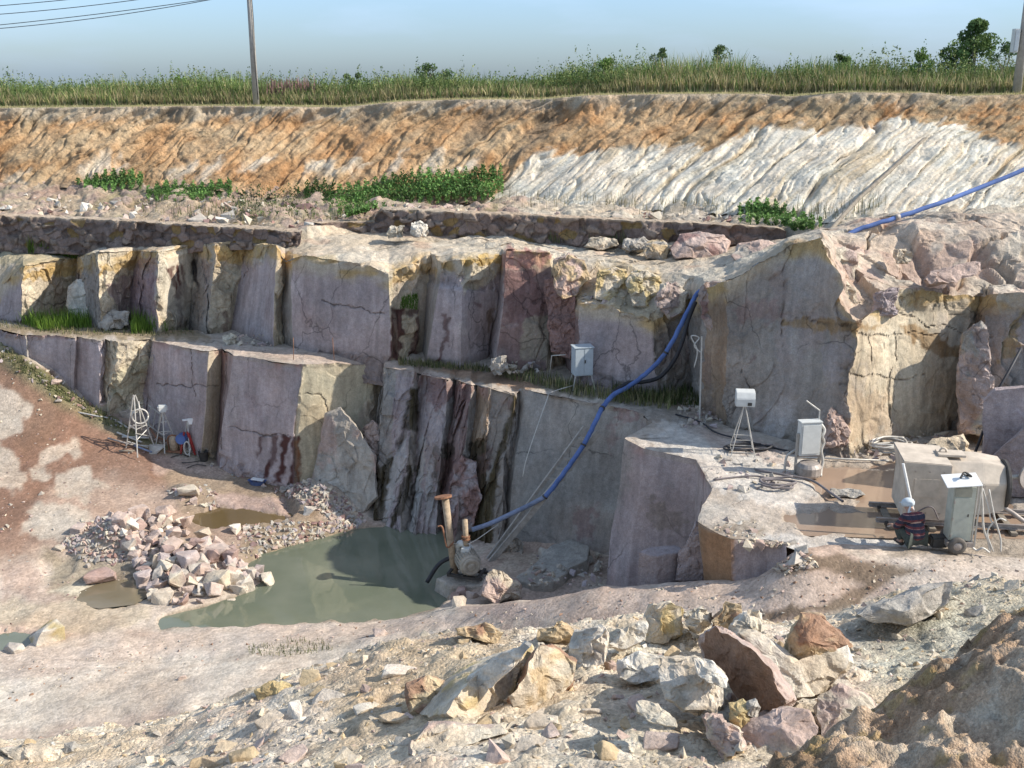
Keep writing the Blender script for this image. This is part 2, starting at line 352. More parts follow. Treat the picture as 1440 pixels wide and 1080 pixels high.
for poly in [[(120, 262), (108, 248), (135, 222), (155, 216), (150, 232), (130, 262)], [(235, 255), (240, 232), (262, 224), (278, 224), (262, 250)], [(275, 258), (292, 230), (312, 222), (305, 240), (288, 258)],
             [(330, 250), (345, 226), (385, 216), (380, 232), (350, 244)], [(425, 246), (432, 230), (470, 222), (472, 240)], [(150, 248), (162, 228), (180, 224), (166, 250)], [(540, 248), (560, 222), (575, 206), (566, 236)], [(585, 246), (600, 225), (625, 213), (612, 240)], [(628, 248), (650, 230), (672, 226), (668, 246)], [(475, 236), (500, 222), (520, 224), (495, 244)], [(0, 262), (12, 250), (40, 246), (30, 262)]]:
    white = np.maximum(white, patch(px, py, poly, 6, 10, 3, .06) * .6)
g1 = np.abs(fbm(np.stack([s_ * .6, P[..., 2] * .06, P[..., 1] * .05], -1), 1, 3, 21))      # big gullies
g2 = np.abs(fbm(np.stack([s_ * 2.1, P[..., 2] * .16, P[..., 1] * .08], -1), 1, 3, 22))      # rills
g3 = np.abs(fbm(np.stack([s_ * 5.2, P[..., 2] * .5, P[..., 1] * .3], -1), 1, 3, 23))
mod_ = .45 + .9 * sst(fbm(P, .45, 3, 19), -.4, .5); rill = .30 * sst(g1, 0, .20) + mod_ * (.15 * sst(g2, 0, .09) + .05 * sst(g3, 0, .12)) + .04 * fbm(q, 5, 3, 77)
dirt_rill = .36 * sst(g1, 0, .3) + .06 * sst(g2, 0, .3) + .05 * sst(g3, 0, .3) + .06 * fbm(P, 2.6, 5, 7) + .16 * fbm(P, .5, 3, 13)
z1, z2, zc = voro(np.stack([s_ * 1.25, P[..., 2] * .30, P[..., 1] * .2], -1) + .10 * vec(P, 1.1, 3, 25), 26); y1, y2, yc = voro(np.stack([s_ * 3.0, P[..., 2] * .9, P[..., 1] * .5], -1) + .2 * vec(P, 2, 3, 27), 28)
rill = rill * .85 - .10 * (1 - sst(z2 - z1, 0, .08)) + .07 * zc - .03 * (1 - sst(y2 - y1, 0, .10)); dirt_rill = dirt_rill * .8 - .12 * (1 - sst(z2 - z1, 0, .12)) + .10 * zc
h = (dirt_rill * (1 - white) + rill * white) * down - .25 * down
lump = (.09 * fbm(P, 1.1, 3, 51) + .05 * fbm(P * np.array([1, 1, .7]), 4.5, 4, 52)) * (1 - white * .8) * sst(v, .9, 1.2)
P2 = P + (h + lump)[..., None] * np.array([.15, -.72, .55])
# colours: pale crust under the turf, orange loam, dark clods, white kaolin below
nA = fbm(np.stack([s_ * .5, P[..., 2] * .7, P[..., 1] * .4], -1), 1, 5, 31) * .7 + .5 * fbm(P, .9, 4, 30); nB = fbm(P, 2.6, 4, 32)
C = np.zeros(P.shape) + np.array([.45, .29, .16])
C = mixc(C, [.48, .37, .24], sst(nA, -.1, .5) * .6); C = mixc(C, [.38, .215, .105], sst(nA, .05, -.55) * .9)
C = mixc(C, [.27, .18, .11], sst(nB, .38, .7) * .55)
cy = ip(px, BX, BY); crust = 1 - sst(py + 9 * fbm(q, 2.2, 3, 12), cy + 8, cy + 22)
C = mixc(C, [.47, .39, .29], crust * .85)
rightb = sst(px, 900, 1080); C = mixc(C, [.36, .28, .18], rightb * sst(nB, -.3, .3) * .75)
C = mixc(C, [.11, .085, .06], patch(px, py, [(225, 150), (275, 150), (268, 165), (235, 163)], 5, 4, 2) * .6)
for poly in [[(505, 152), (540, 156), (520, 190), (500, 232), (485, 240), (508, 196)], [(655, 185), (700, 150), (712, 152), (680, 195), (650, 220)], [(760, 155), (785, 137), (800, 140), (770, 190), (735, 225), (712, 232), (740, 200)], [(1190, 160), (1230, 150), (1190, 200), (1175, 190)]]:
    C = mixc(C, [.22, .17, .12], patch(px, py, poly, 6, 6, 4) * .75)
C = mixc(C, [.60, .555, .47], white); C = mixc(C, [.50, .42, .30], white * sst(fbm(q, 1.6, 4, 44), .15, .6) * .8)
C = mixc(C, [.35, .28, .2], white * (1 - sst(g2, 0, .05)) * .5)
toem = sst(v, 2.86, 3.0); C = mixc(C, [.42, .33, .24], toem * .6 * (1 - white))
C = mixc(C, [.30, .27, .13], (1 - sst(v, .75, 1.03)))
B = .9 - .45 * white
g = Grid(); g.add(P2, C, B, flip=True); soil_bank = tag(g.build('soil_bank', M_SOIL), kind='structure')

# the plain runs from the bank's crest to the horizon
r0 = back1 + np.array([0, -.05, -.02]); rows = [r0]
for Y, dz in ((60, .0), (75, -.9), (110, -4), (250, -14), (900, -55), (5200, -320)):
    r = r0.copy(); r[:, 0] = r0[:, 0] * (Y / 48.); r[:, 1] = np.maximum(Y, r0[:, 1] + 5); r[:, 2] = r0[:, 2] * .4 + dz - .5; rows.append(r)
g = Grid()
P, us, vs = loft(rows, 1.2, 60)
g.add(P, np.array([.16, .15, .06]) * (1 + .25 * fbm(P, .2, 3, 3))[..., None], .5, flip=True); tag(g.build('plain', M_SOIL), kind='structure')

# ------------------------------------------------------------------ upper quarry face, its terrace and the ground up to the bank
def YB(py, z): return float(gz(0, py, z)[1])
ZB = -9.0
# columns: top px, top py, lean, bottom px, bottom py (on the bench), kind of the facet that follows
U = [(-420, 372, .3, -420, 447, 'L'), (-60, 396, .3, -60, 447, 'L'), (0, 402, .3, 0, 449, 'L'), (33, 374, .2, 31, 456, 'C'), (106, 362, .2, 104, 437, 'G'), (141, 353, .2, 141, 464, 'C'), (193, 352, .3, 180, 452, 'L'),
     (222, 354, .3, 217, 470, 'C'), (277, 344, .3, 264, 455, 'G'), (303, 342, .5, 291, 470, 'K'), (345, 345, .4, 325, 463, 'L'), (388, 345, .5, 385, 489, 'C'), (401, 366, .3, 398, 481, 'G'), (412, 362, .3, 414, 490, 'L'),
     (432, 360, .3, 436, 495, 'L'), (522, 374, .3, 522, 503, 'L'), (547, 388, .3, 552, 507, 'C'), (605, 358, .3, 592, 493, 'G'), (620, 372, .3, 600, 509, 'L'), (636, 366, .3, 622, 511, 'L'), (650, 367, .3, 648, 514, 'D'),
     (706, 358, .4, 694, 501, 'L'), (712, 353, .5, 697, 523, 'M'), (742, 352, .5, 742, 522, 'M'), (774, 354, .5, 770, 521, 'C'), (786, 376, .4, 798, 512, 'M'), (815, 428, .4, 812, 541, 'L'), (860, 430, .4, 862, 546, 'L'),
     (918, 450, .4, 925, 556, 'G'), (948, 432, .4, 948, 551, 'G'), (975, 420, .3, 968, 547, 'G'), (986, 404, .3, 990, 574, 'B'), (1020, 398, .4, 1014, 600, 'G'), (1040, 388, .8, 1030, 604, 'G'), (1104, 346, 1.1, 1100, 618, 'G'), (1150, 336, 1.3, 1150, 632, 'G'),
     (1166, 352, 1.3, 1186, 644, 'G'), (1196, 462, .5, 1194, 642, 'C'), (1262, 408, .7, 1262, 620, 'C'), (1385, 420, .8, 1340, 602, 'B'), (1397, 416, 1.25, 1378, 625, 'G'), (1440, 418, 1.5, 1440, 640, 'G'), (1860, 430, 2.4, 1860, 690, 'G')]
top, bot = [], []
for (tx, ty, ln, bx, by, kd) in U:
    Yb = YB(by, ZB); bot.append(pj(bx, by, Yb)); top.append(pj(tx, ty, Yb + ln))
top = np.array(top); bot = np.array(bot); low = bot + np.array([0, -.2, -.8])
tx = np.array([u[0] for u in U], float)
WBX = [-420, 0, 140, 300, 420, 530, 700, 800, 960, 1105, 1150, 1250, 1440, 1860]
WBY = [350, 348, 351, 341, 334, 322, 332, 344, 342, 338, 324, 304, 302, 300]
WBD = [44, 42.6, 41.4, 39.2, 37.8, 39.5, 38, 37, 35.5, 34.3, 33, 31, 30, 28]
back = pj(tx, ip(tx, WBX, WBY), np.maximum(ip(tx, WBX, WBD), top[:, 1] + .7))
KC = {'L': LIL, 'C': CRM, 'G': GRY, 'M': MAR * .9 + GRY * .28, 'B': np.array([.33, .24, .17]), 'K': CRM * .9, 'D': LIL}

def rock_disp(P, amp=1.0, joints=1.0, sawn=None):
    """broken-rock displacement: block steps, lumps and fine breakage; sawn faces stay nearly flat"""
    a = np.ones(P.shape[:-1]) if sawn is None else 1 - sawn
    d1, d2, c = voro(P * np.array([1.15, 1.15, .62]) + .25 * vec(P, .9, 2, 3), 11)
    e1, e2, c2 = voro(P * np.array([3.2, 3.2, 2.2]) + .3 * vec(P, 2.0, 2, 8), 14)
    step = (c - .5) * .42 * sst(d2 - d1, 0, .10) * joints + (c2 - .5) * .13 * sst(e2 - e1, 0, .15) * joints
    bend = .08 * vec(P * np.array([1, 1, .8]), .55, 3, 47); bend[..., 2] *= .3
    return bend * amp + amp * (a * .9 + .06)[..., None] * (step[..., None] * np.array([.35, -.9, .2])) + amp * (a * .8 + .12)[..., None] * (.10 * vec(P, .8, 4, 40) + .035 * vec(P, 5, 4, 41))

def stains(px, py, C):  # rock stains and tones, plus shade put into the colour of two cream facets
    fade = .75 + .25 * sst(fbm(np.stack([px * .5, py * .035, px * 0], -1), .55, 3, 99), -.35, .25)
    for poly, col, a, wp in STAINS_SHADE:
        mk = patch(px, py, poly, 2.0, wp + 1.5, 7, .12)
        if mk.max() > 0: C = mixc(C, col, mk * a * fade)
    return C
ST = STN; BR = [.16, .10, .055]
LT = [.36, .33, .32]
STAINS_SHADE = [
    ([(222, 352), (277, 344), (276, 400), (262, 440), (240, 452), (216, 446)], [.58, .52, .42], .85, 2),
    ([(231, 376), (240, 374), (252, 420), (247, 423)], ST, 1, 2), ([(243, 374), (249, 372), (256, 415), (251, 416)], ST, 1, 2), ([(252, 372), (258, 371), (259, 415), (256, 410)], ST, .85, 2),
    ([(270, 368), (278, 366), (279, 412), (274, 410)], [.04, .03, .03], .9, 2), ([(242, 430), (250, 425), (256, 458), (248, 460)], ST, .6, 3), ([(312, 440), (322, 440), (318, 472), (311, 470)], ST, .7, 3),
    ([(552, 432), (566, 432), (563, 502), (548, 503)], ST, .95, 3), ([(580, 448), (588, 448), (583, 503), (574, 504)], ST, .9, 3), ([(554, 432), (590, 438), (588, 446), (554, 440)], ST, .8, 3), ([(622, 442), (630, 442), (627, 500), (617, 508), (621, 470)], ST, .95, 4),
    ([(685, 436), (693, 436), (690, 470), (686, 470)], BR, .7, 2), ([(664, 426), (674, 426), (675, 433), (666, 432)], MAR, .8, 2),
    ([(384, 612), (393, 612), (389, 640), (376, 670), (368, 672), (380, 640)], ST, 1, 1.5), ([(398, 612), (409, 614), (402, 650), (391, 676), (381, 677), (394, 645)], ST, 1, 1.5), ([(411, 613), (424, 613), (419, 677), (402, 678), (411, 648)], ST, 1, 1.5), ([(366, 614), (372, 612), (366, 640), (361, 645)], ST, .8, 1.5),
    ([(416, 620), (423, 618), (419, 674), (415, 674)], [.20, .09, .04], .8, 2),
    # olive and rusty seepage down the wall above the pool
    ([(577, 545), (589, 545), (586, 606), (568, 606)], OLV * .9, 1, 2), ([(720, 556), (728, 556), (712, 630), (700, 700), (690, 780), (672, 780), (682, 690), (704, 630)], OLV * 1.1, 1, 2),
    ([(660, 620), (687, 620), (685, 700), (676, 770), (645, 760), (664, 690)], OLV * .8, 1, 3), ([(534, 655), (550, 640), (560, 648), (552, 690), (540, 736), (530, 730)], OLV * .7, 1, 2), ([(520, 650), (532, 640), (530, 700), (524, 720)], OLV * .6, .9, 2), ([(560, 615), (568, 610), (566, 640), (560, 640)], OLV * .6, .8, 2), ([(575, 655), (582, 650), (580, 700), (560, 742), (556, 735)], OLV * .7, 1, 2),
    ([(520, 640), (540, 660), (532, 720), (522, 715)], OLV * .8, .75, 5), ([(588, 640), (600, 655), (592, 748), (578, 745)], OLV * .6, 1, 2), ([(628, 620), (640, 622), (638, 640), (628, 700), (622, 690)], OLV * .5, .9, 3), ([(612, 625), (626, 630), (622, 680), (612, 680)], OLV * .8, .7, 4),
    ([(598, 535), (634, 530), (640, 545), (628, 565), (618, 585), (600, 570)], MAR * 1.2, .7, 5), ([(636, 540), (660, 540), (652, 580), (640, 590)], MAR * 1.3, .6, 5), ([(612, 640), (655, 640), (650, 690), (630, 700)], MAR * 1.4, .5, 6),
    ([(640, 690), (690, 620), (694, 640), (660, 720), (630, 760)], MAR * 1.2, .45, 6),
    ([(555, 640), (572, 610), (574, 650), (560, 690), (550, 736), (546, 700)], [.46, .43, .41], .9, 2), ([(588, 610), (600, 620), (598, 700), (592, 745), (580, 740), (590, 680)], [.46, .43, .41], .9, 2), ([(604, 655), (610, 640), (612, 740), (600, 742)], [.44, .41, .39], .8, 2),
    ([(870, 560), (905, 575), (880, 600), (862, 590)], MAR * 1.4, .6, 8), ([(800, 710), (838, 712), (836, 760), (812, 745)], MAR * 1.3, .5, 9), ([(856, 595), (862, 590), (868, 625), (858, 640)], MAR * 1.4, .4, 5),
    ([(905, 690), (942, 720), (970, 720), (955, 752), (915, 745)], [.20, .17, .13], .5, 10),
    # the yellow weathered band under the terrace edge
    ([(34, 384), (104, 374), (106, 388), (60, 392), (34, 396)], YEL, .85, 5), ([(143, 372), (195, 364), (190, 380), (145, 384)], YEL, .8, 5), ([(224, 356), (262, 350), (258, 362), (224, 372)], CRM, .6, 5), ([(303, 348), (344, 344), (340, 368), (300, 374)], YEL, .85, 5),
    ([(346, 346), (388, 342), (386, 352), (350, 368)], YEL, .7, 5), ([(391, 358), (425, 350), (420, 362), (394, 378)], YEL, .75, 5), ([(550, 376), (605, 366), (600, 384), (555, 402)], YEL, .55, 6), ([(650, 366), (708, 358), (704, 372), (652, 374)], YEL * 1.05, .95, 3), ([(652, 376), (704, 372), (686, 402), (652, 412)], CRM * 1.15, .9, 4),
    ([(706, 352), (776, 352), (770, 372), (706, 378)], [.33, .17, .15], .85, 5), ([(705, 380), (745, 378), (775, 430), (735, 458), (712, 452)], MAR * 1.1, .8, 6), ([(738, 446), (770, 440), (790, 470), (780, 508), (735, 506), (728, 480)], [.33, .29, .23], .9, 3), ([(770, 390), (800, 384), (796, 440), (778, 460)], MAR * 1.5, .6, 7),
    ([(846, 384), (875, 380), (872, 396), (846, 402)], YEL, .9, 4), ([(904, 384), (922, 388), (926, 400), (905, 396)], YEL, .8, 4), ([(812, 420), (830, 404), (875, 410), (905, 430), (925, 450), (905, 446), (860, 426), (820, 440)], CRM, .8, 5),
    # big rock and the lit cliff at right
    ([(1030, 430), (1090, 418), (1100, 444), (1040, 458)], MAR * 1.5, .45, 8), ([(1100, 448), (1180, 448), (1250, 460), (1180, 466), (1100, 462)], [.30, .19, .08], .75, 5), ([(1052, 500), (1062, 498), (1060, 512), (1050, 515)], MAR, .6, 6),
    ([(1262, 455), (1290, 460), (1345, 485), (1375, 470), (1345, 505), (1300, 490), (1270, 470)], [.27, .17, .08], .85, 5), ([(1265, 412), (1300, 412), (1280, 430), (1264, 424)], YEL, .7, 5), ([(1425, 440), (1440, 432), (1440, 500), (1412, 510)], [.30, .22, .08], .6, 6),
    ([(1066, 600), (1100, 560), (1125, 575), (1110, 612), (1085, 625)], [.40, .37, .36], .7, 8), ([(1150, 480), (1188, 470), (1188, 520), (1160, 540)], [.36, .33, .34], .6, 8), ([(1195, 545), (1255, 560), (1250, 600), (1198, 625)], [.45, .33, .22], .5, 8),
    # lilac rock below the cream caps, and shade painted low on the cream facets
    ([(228, 438), (252, 400), (286, 405), (290, 470), (240, 470)], [.26, .23, .2], .6, 6), ([(155, 400), (200, 386), (212, 390), (212, 450), (165, 450)], [.29, .20, .20], .7, 6), ([(190, 364), (218, 362), (216, 445), (188, 440)], [.28, .19, .2], .6, 6),
]
CRACKS = [[(1100, 446), (1140, 452), (1190, 462)], [(1200, 466), (1230, 474), (1262, 468), (1330, 472)], [(1262, 440), (1300, 455), (1350, 466), (1395, 480)], [(1198, 528), (1230, 526), (1300, 530)], [(1095, 345), (1097, 400), (1096, 446)], [(1228, 470), (1226, 530)], [(1256, 466), (1254, 600)], [(1100, 446), (1102, 478), (1098, 490)],
          [(215, 540), (260, 545), (306, 548)], [(428, 555), (455, 558), (458, 572), (462, 590)], [(318, 500), (316, 560), (310, 628)], [(320, 604), (360, 604), (372, 612), (415, 616)], [(268, 480), (272, 560)], [(455, 420), (552, 446)], [(34, 418), (100, 424)], [(1040, 520), (1056, 560)]]
CREAMTOP = 1
def face_colour(P, us, kinds, seed=0, weather=True):
    px, py = proj(P); j = np.minimum(us.astype(int), len(kinds) - 1)
    base = np.stack([KC[kinds[q]] for q in j]); C = np.broadcast_to(base[None], P.shape).copy()
    n = fbm(P, .7, 4, 60 + seed); C = C * (1 + .12 * n)[..., None]
    C = mixc(C, MAR * 1.5, sst(fbm(P * np.array([1, 1, .5]), 1.3, 4, 63 + seed), .45, .75) * .22)
    # pale veins
    vein = np.abs(fbm(P + .4 * vec(P, .6, 2, 70), .45, 3, 66 + seed)); C = mixc(C, [.42, .38, .35], (1 - sst(vein, 0, .035)) * .30)
    C = mixc(C, [.36, .32, .31], sst(fbm(P * np.array([.6, .6, .15]), 1.4, 4, 90 + seed), .1, .6) * .35)
    return px, py, C

P, us, vs = loft([low, bot, bot * .5 + top * .5, top], .042)
v = vs[:, None] / 1.0
kinds = [u[5] for u in U]
px, py, C = face_colour(P, us, kinds)
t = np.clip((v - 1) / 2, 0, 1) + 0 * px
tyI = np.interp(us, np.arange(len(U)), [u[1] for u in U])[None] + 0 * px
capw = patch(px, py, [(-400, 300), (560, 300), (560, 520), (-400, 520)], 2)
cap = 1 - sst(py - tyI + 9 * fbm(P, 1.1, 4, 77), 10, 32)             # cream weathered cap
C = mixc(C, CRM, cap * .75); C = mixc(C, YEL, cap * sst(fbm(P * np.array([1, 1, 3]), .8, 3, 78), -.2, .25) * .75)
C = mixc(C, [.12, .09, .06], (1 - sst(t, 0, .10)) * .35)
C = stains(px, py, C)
sawn = np.zeros(px.shape)
for poly in [[(396, 372), (425, 362), (520, 374), (552, 395), (552, 503), (412, 490)], [(330, 400), (388, 352), (386, 488), (322, 472)], [(590, 400), (700, 410), (690, 516), (585, 505)], [(820, 432), (918, 452), (925, 545), (815, 520)], [(230, 360), (275, 350), (262, 440), (225, 440)], [(-400, 400), (30, 385), (30, 450), (-400, 450)]]:
    sawn = np.maximum(sawn, patch(px, py, poly, 4))
sawn = np.maximum(sawn, patch(px, py, [(1200, 440), (1380, 430), (1335, 600), (1196, 630)], 6) * .8); sawn = np.maximum(sawn, patch(px, py, [(700, 350), (800, 350), (810, 520), (695, 520)], 6) * .75); sawn = np.maximum(sawn, patch(px, py, [(1020, 380), (1100, 340), (1170, 350), (1190, 630), (1020, 600)], 6) * .5)
D = rock_disp(P, 1.0, 1.0, sawn)
crk = np.full(px.shape, 99.)
for c in CRACKS: crk = np.minimum(crk, sd_line(px + 7 * fbm(P, 1.6, 4, 5), py + 7 * fbm(P, 1.6, 4, 6), c))
m = 1 - sst(crk + 1.2 * np.abs(fbm(P, 2, 3, 7)), .5, 1.7)
C = mixc(C, [.08, .06, .045], m * .55)
edge = sst(v, 2.9, 3.0)
D = D + (m * .05)[..., None] * np.array([0, 1, 0])
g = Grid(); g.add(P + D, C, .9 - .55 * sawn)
# the terrace on top
# rows from the face's top edge back to the wall foot, then the step up, then the terrace to the bank toe
TFX = [-420, 0, 140, 300, 420, 530, 650, 780, 850, 940, 1020, 1110, 1150, 1175, 1262, 1440, 1860]
TFY = ip(tx, TFX, [362, 362, 350, 340, 343, 350, 351, 351, 372, 384, 384, 337, 328, 345, 398, 402, 404])
TFD = ip(tx, TFX, [42, 41.6, 41, 38.9, 37.3, 36.6, 35.6, 34.6, 33.2, 31.8, 30.4, 28.8, 28.3, 28.2, 28.2, 27.8, 25])
tf = pj(tx, TFY, np.maximum(TFD, top[:, 1] + .25))
m1 = tf; m2 = pj(tx, (TFY * .45 + ip(tx, WBX, WBY) * .55) , tf[:, 1] * .45 + back[:, 1] * .55)
m2[:, 2] += np.where((tx > 1240) & (tx < 1700), .35, .0)
wallpx = np.clip(tx, -420, 1860)
wtop = back + np.array([0, .25, 0.])
WTY = ip(tx, [-420, 0, 420, 421, 437, 530, 536, 800, 1104, 1112, 1150, 1250, 1440, 1860], [296, 304, 327, 327, 315, 315, 295, 307, 321, 334, 322, 302, 300, 298])
wtop = pj(tx, WTY, back[:, 1] + .25)
toe2 = pj(tx, ip(tx, TX, TY) - 3, np.maximum(ip(tx, TX, TD), back[:, 1] + 1.5))
P, us, vs = loft([top, m1, m2, back, wtop], .06)
px, py = proj(P); v = vs[:, None] + 0 * px
C = np.zeros(P.shape) + np.array([.50, .42, .32])
C = mixc(C, [.52, .47, .39], sst(fbm(P, .5, 4, 80), -.2, .3) * .8)
pinkm = sst(px, 1120, 1200); C = mixc(C, [.50, .41, .33], pinkm * .8); C = mixc(C, [.44, .32, .265], pinkm * sst(fbm(P, .8, 4, 81), 0, .4) * .7); C = mixc(C, [.5, .44, .36], pinkm * sst(fbm(P, 1.3, 4, 82), .15, .5) * .7)
C = mixc(C, [.40, .27, .20], sst(fbm(P, 1.3, 4, 83), .25, .6) * .5)
edge = 1 - sst(v, 0, .5); C = mixc(C, YEL * 1.05, edge * sst(fbm(P, .6, 3, 78), .0, .35) * .45 * (1 - pinkm))
C = mixc(C, [.46, .32, .14], patch(px, py, [(835, 372), (935, 378), (925, 402), (845, 400)], 5, 6) * .4)
C = mixc(C, [.36, .31, .18], patch(px, py, [(-400, 330), (130, 345), (140, 358), (110, 362), (40, 372), (-400, 380)], 5, 6) * .6)
C = stains(px, py, C)
rough = .3 + .7 * sst(px, 540, 760); joints = .25 + .75 * sst(px, 700, 800)
e = sst(v, 0, .08)
dd = rock_disp(P, 1.0, 1.0) * (rough * .55 + .45 * (1 - e))[..., None]
big = sst(px, 1150, 1240) * e * sst(4 - v, 0, .8)
dv1, dv2, dc = voro(P * .55 + .3 * vec(P, .5, 3, 17), 61); dd = dd + (big * (.40 * dc * sst(dv2 - dv1, 0, .07) - .2))[..., None] * np.array([0, -.3, 1])
g.add(P + dd + (.14 * fbm(P, .9, 4, 88) * e * sst(4 - v, 0, .6))[..., None] * np.array([0, 0, 1]), C, .7, flip=False)
tag(g.build('quarry_terrace_rock', M_ROCK, smooth=False), kind='structure')
# debris-strewn ground between the wall top and the bank
g = Grid(); P, us, vs = loft([wtop, wtop * .5 + toe2 * .5, toe2, toe2 + np.array([0, 1.0, .22])], .07)
px, py = proj(P)
C = np.zeros(P.shape) + np.array([.42, .34, .25]); C = mixc(C, [.36, .25, .2], sst(fbm(P, .7, 4, 91), 0, .5) * .8)
C = mixc(C, [.52, .44, .35], (1 - sst(vs[:, None] + 0 * px, .0, .16)) * .8); C = mixc(C, [.20, .19, .09], sst(fbm(P, .5, 3, 92), .2, .5) * .5 * (px < 700))
C = mixc(C, [.56, .5, .41], sst(px, 700, 760) * .7)
e = sst(vs[:, None] + 0 * px, .02, .3)
bumpz = (.22 * fbm(P, .8, 4, 93) + .10 * fbm(P, 3, 3, 94)) * e
d1, d2, c = voro(P * 1.7 + .3 * vec(P, 1.5, 2, 4), 77); bumpz = bumpz + e * .28 * np.maximum(0, c - .55) * sst(d2 - d1, 0, .25) * (px < 760)
C = mixc(C, [.40, .30, .25], (c > .6) * sst(d2 - d1, .05, .2) * .8 * (px < 760))
g.add(P + bumpz[..., None] * np.array([0, 0, 1]), C, .9); tag(g.build('terrace_ground', M_SOIL), kind='structure')

# ------------------------------------------------------------------ lower face
# columns: top px,py (z=-9 plane unless a distance is given), bottom px,py + distance, kind
def lower_col(tx_, ty_, Yt, bx, by, Yb, kd):
    Yt = Yt or YB(ty_, ZB); a = pj(tx_, ty_, Yt); b = pj(bx, by, Yb or Yt - .1); return a, b, kd
LC = [(-420, 452, 0, -420, 458, 0, 'L'), (-60, 458, 0, -60, 466, 0, 'L'), (0, 463, 0, 0, 474, 0, 'L'), (36, 471, 0, 36, 500, 0, 'G'), (39, 470, 0, 39, 501, 0, 'L'), (104, 476, 0, 104, 548, 0, 'L'), (107, 474, 0, 107, 550, 0, 'L'), (141, 480, 0, 141, 578, 0, 'L'), (146, 476, 0, 149, 584, 0, 'C'), (157, 481, 36.3, 157, 590, 0, 'C'), (211, 477, 37.2, 198, 597, 36.9, 'L'), (214, 480, 36.6, 205, 600, 36.5, 'L'),
      (295, 494, 34.8, 283, 630, 34.6, 'C'), (312, 489, 35.7, 306, 638, 35.4, 'M'), (328, 500, 34.4, 308, 642, 34.2, 'L'), (426, 514, 33.1, 412, 682, 32.9, 'C'), (538, 511, 34.5, 520, 712, 33.8, 'G'), (541, 516, 33.4, 530, 745, 31.2, 'G'), (556, 518, 33.1, 552, 748, 30.9, 'L'), (582, 522, 32.7, 570, 752, 30.5, 'G'), (590, 525, 33.2, 582, 754, 30.7, 'L'), (604, 528, 32.4, 594, 758, 30.2, 'L'), (632, 534, 31.9, 612, 762, 29.9, 'G'), (640, 533, 32.4, 620, 764, 30.3, 'M'),
      (662, 541, 31.2, 640, 772, 29.3, 'G'), (670, 541, 31.6, 652, 780, 29.5, 'B'), (692, 547, 30.7, 675, 788, 29.0, 'G'), (722, 556, 30.2, 700, 796, 28.6, 'G'), (733, 549, 30.7, 705, 800, 28.9, 'G'), (738, 547, 30.4, 710, 802, 28.7, 'G'), (800, 560, 29.6, 790, 812, 28.0, 'G'), (850, 570, 28.9, 840, 822, 27.4, 'G'),
      (908, 583, 28.1, 885, 830, 26.8, 'G'), (913, 591, 27.4, 900, 835, 26.6, 'G'), (952, 611, 26.3, 952, 840, 25.8, 'M'), (945, 613, 26.1, 930, 840, 25.8, 'G'), (878, 616, 25.95, 850, 830, 25.5, 'L'), (905, 631, 25.2, 880, 840, 24.9, 'L'), (978, 647, 24.4, 975, 845, 24.1, 'L'), (1001, 686, 22.6, 1003, 840, 22.4, 'L'), (981, 732, 20.75, 988, 818, 20.6, 'B'),
      (1026, 756, 19.95, 1028, 818, 19.8, 'L'), (1076, 760, 19.9, 1076, 815, 19.7, 'L'), (1110, 770, 19.4, 1108, 800, 19.3, 'L')]
lt, lb, lk = zip(*[lower_col(*c) for c in LC]); lt = np.array(lt); lb = np.array(lb); ll = lb + np.array([0, 0, -1.0])
P, us, vs = loft([ll, lb, lb * .5 + lt * .5, lt], .042)
px, py, C = face_colour(P, us, list(lk), 5); v = vs[:, None] + 0 * px; t = np.clip((v - 1) / 2, 0, 1)
C = mixc(C, [.35, .30, .24], (1 - sst(v, 2.86, 2.99) < .5) * .4)
C = mixc(C, [.33, .19, .17], sst(v, 2.75, 3.0) * sst(fbm(P, 1.1, 3, 31), .1, .5) * .6)
C = mixc(C, np.array([.45, .40, .29]), patch(px, py, [(426, 515), (540, 512), (520, 560), (470, 640), (430, 680), (412, 680)], 3, 3) * .8)
C = mixc(C, [.38, .36, .24], patch(px, py, [(157, 520), (212, 500), (195, 560), (158, 560)], 5, 5) * .5)
C = mixc(C, [.30, .285, .265], patch(px, py, [(735, 545), (905, 585), (870, 720), (800, 700), (760, 790), (700, 780)], 8, 6) * .6)
C = mixc(C, [.30, .17, .09], patch(px, py, [(984, 740), (1030, 752), (1030, 820), (986, 820)], 3, 2) * .8)
C = stains(px, py, C)
sawn = np.zeros(px.shape)
for poly in [[(215, 480), (425, 514), (412, 682), (205, 600)], [(-400, 460), (140, 478), (141, 580), (-400, 470)], [(426, 515), (538, 512), (500, 640), (412, 690)], [(735, 548), (905, 584), (885, 800), (705, 800)], [(878, 616), (980, 648), (1003, 690), (1003, 840), (850, 830)], [(982, 733), (1108, 770), (1108, 820), (985, 820)]]:
    sawn = np.maximum(sawn, patch(px, py, poly, 4))
pool_zone = patch(px, py, [(520, 505), (735, 545), (705, 800), (510, 760)], 6)
D = rock_disp(P, 1.0, 1.0, np.maximum(sawn * .97, pool_zone * .6))
q_ = P * np.array([1.5, 1.5, .22]) + .35 * vec(P, .7, 3, 121); q_ = P * np.array([1.15, 1.15, .2]) + .10 * vec(P, .8, 2, 121); a1, a2, ac = voro(q_, 120); b1, b2, bc = voro(P * np.array([2.7, 2.7, .75]) + .08 * vec(P, 1.5, 2, 122), 123)
D = D + (pool_zone * (.36 * (ac - .4) * sst(a2 - a1, 0, .045) + .17 * (bc - .5) * sst(b2 - b1, 0, .06)))[..., None] * np.array([-.2, -1, 0])
crk = np.full(px.shape, 99.)
for c in CRACKS: crk = np.minimum(crk, sd_line(px + 7 * fbm(P, 1.6, 4, 5), py + 7 * fbm(P, 1.6, 4, 6), c))
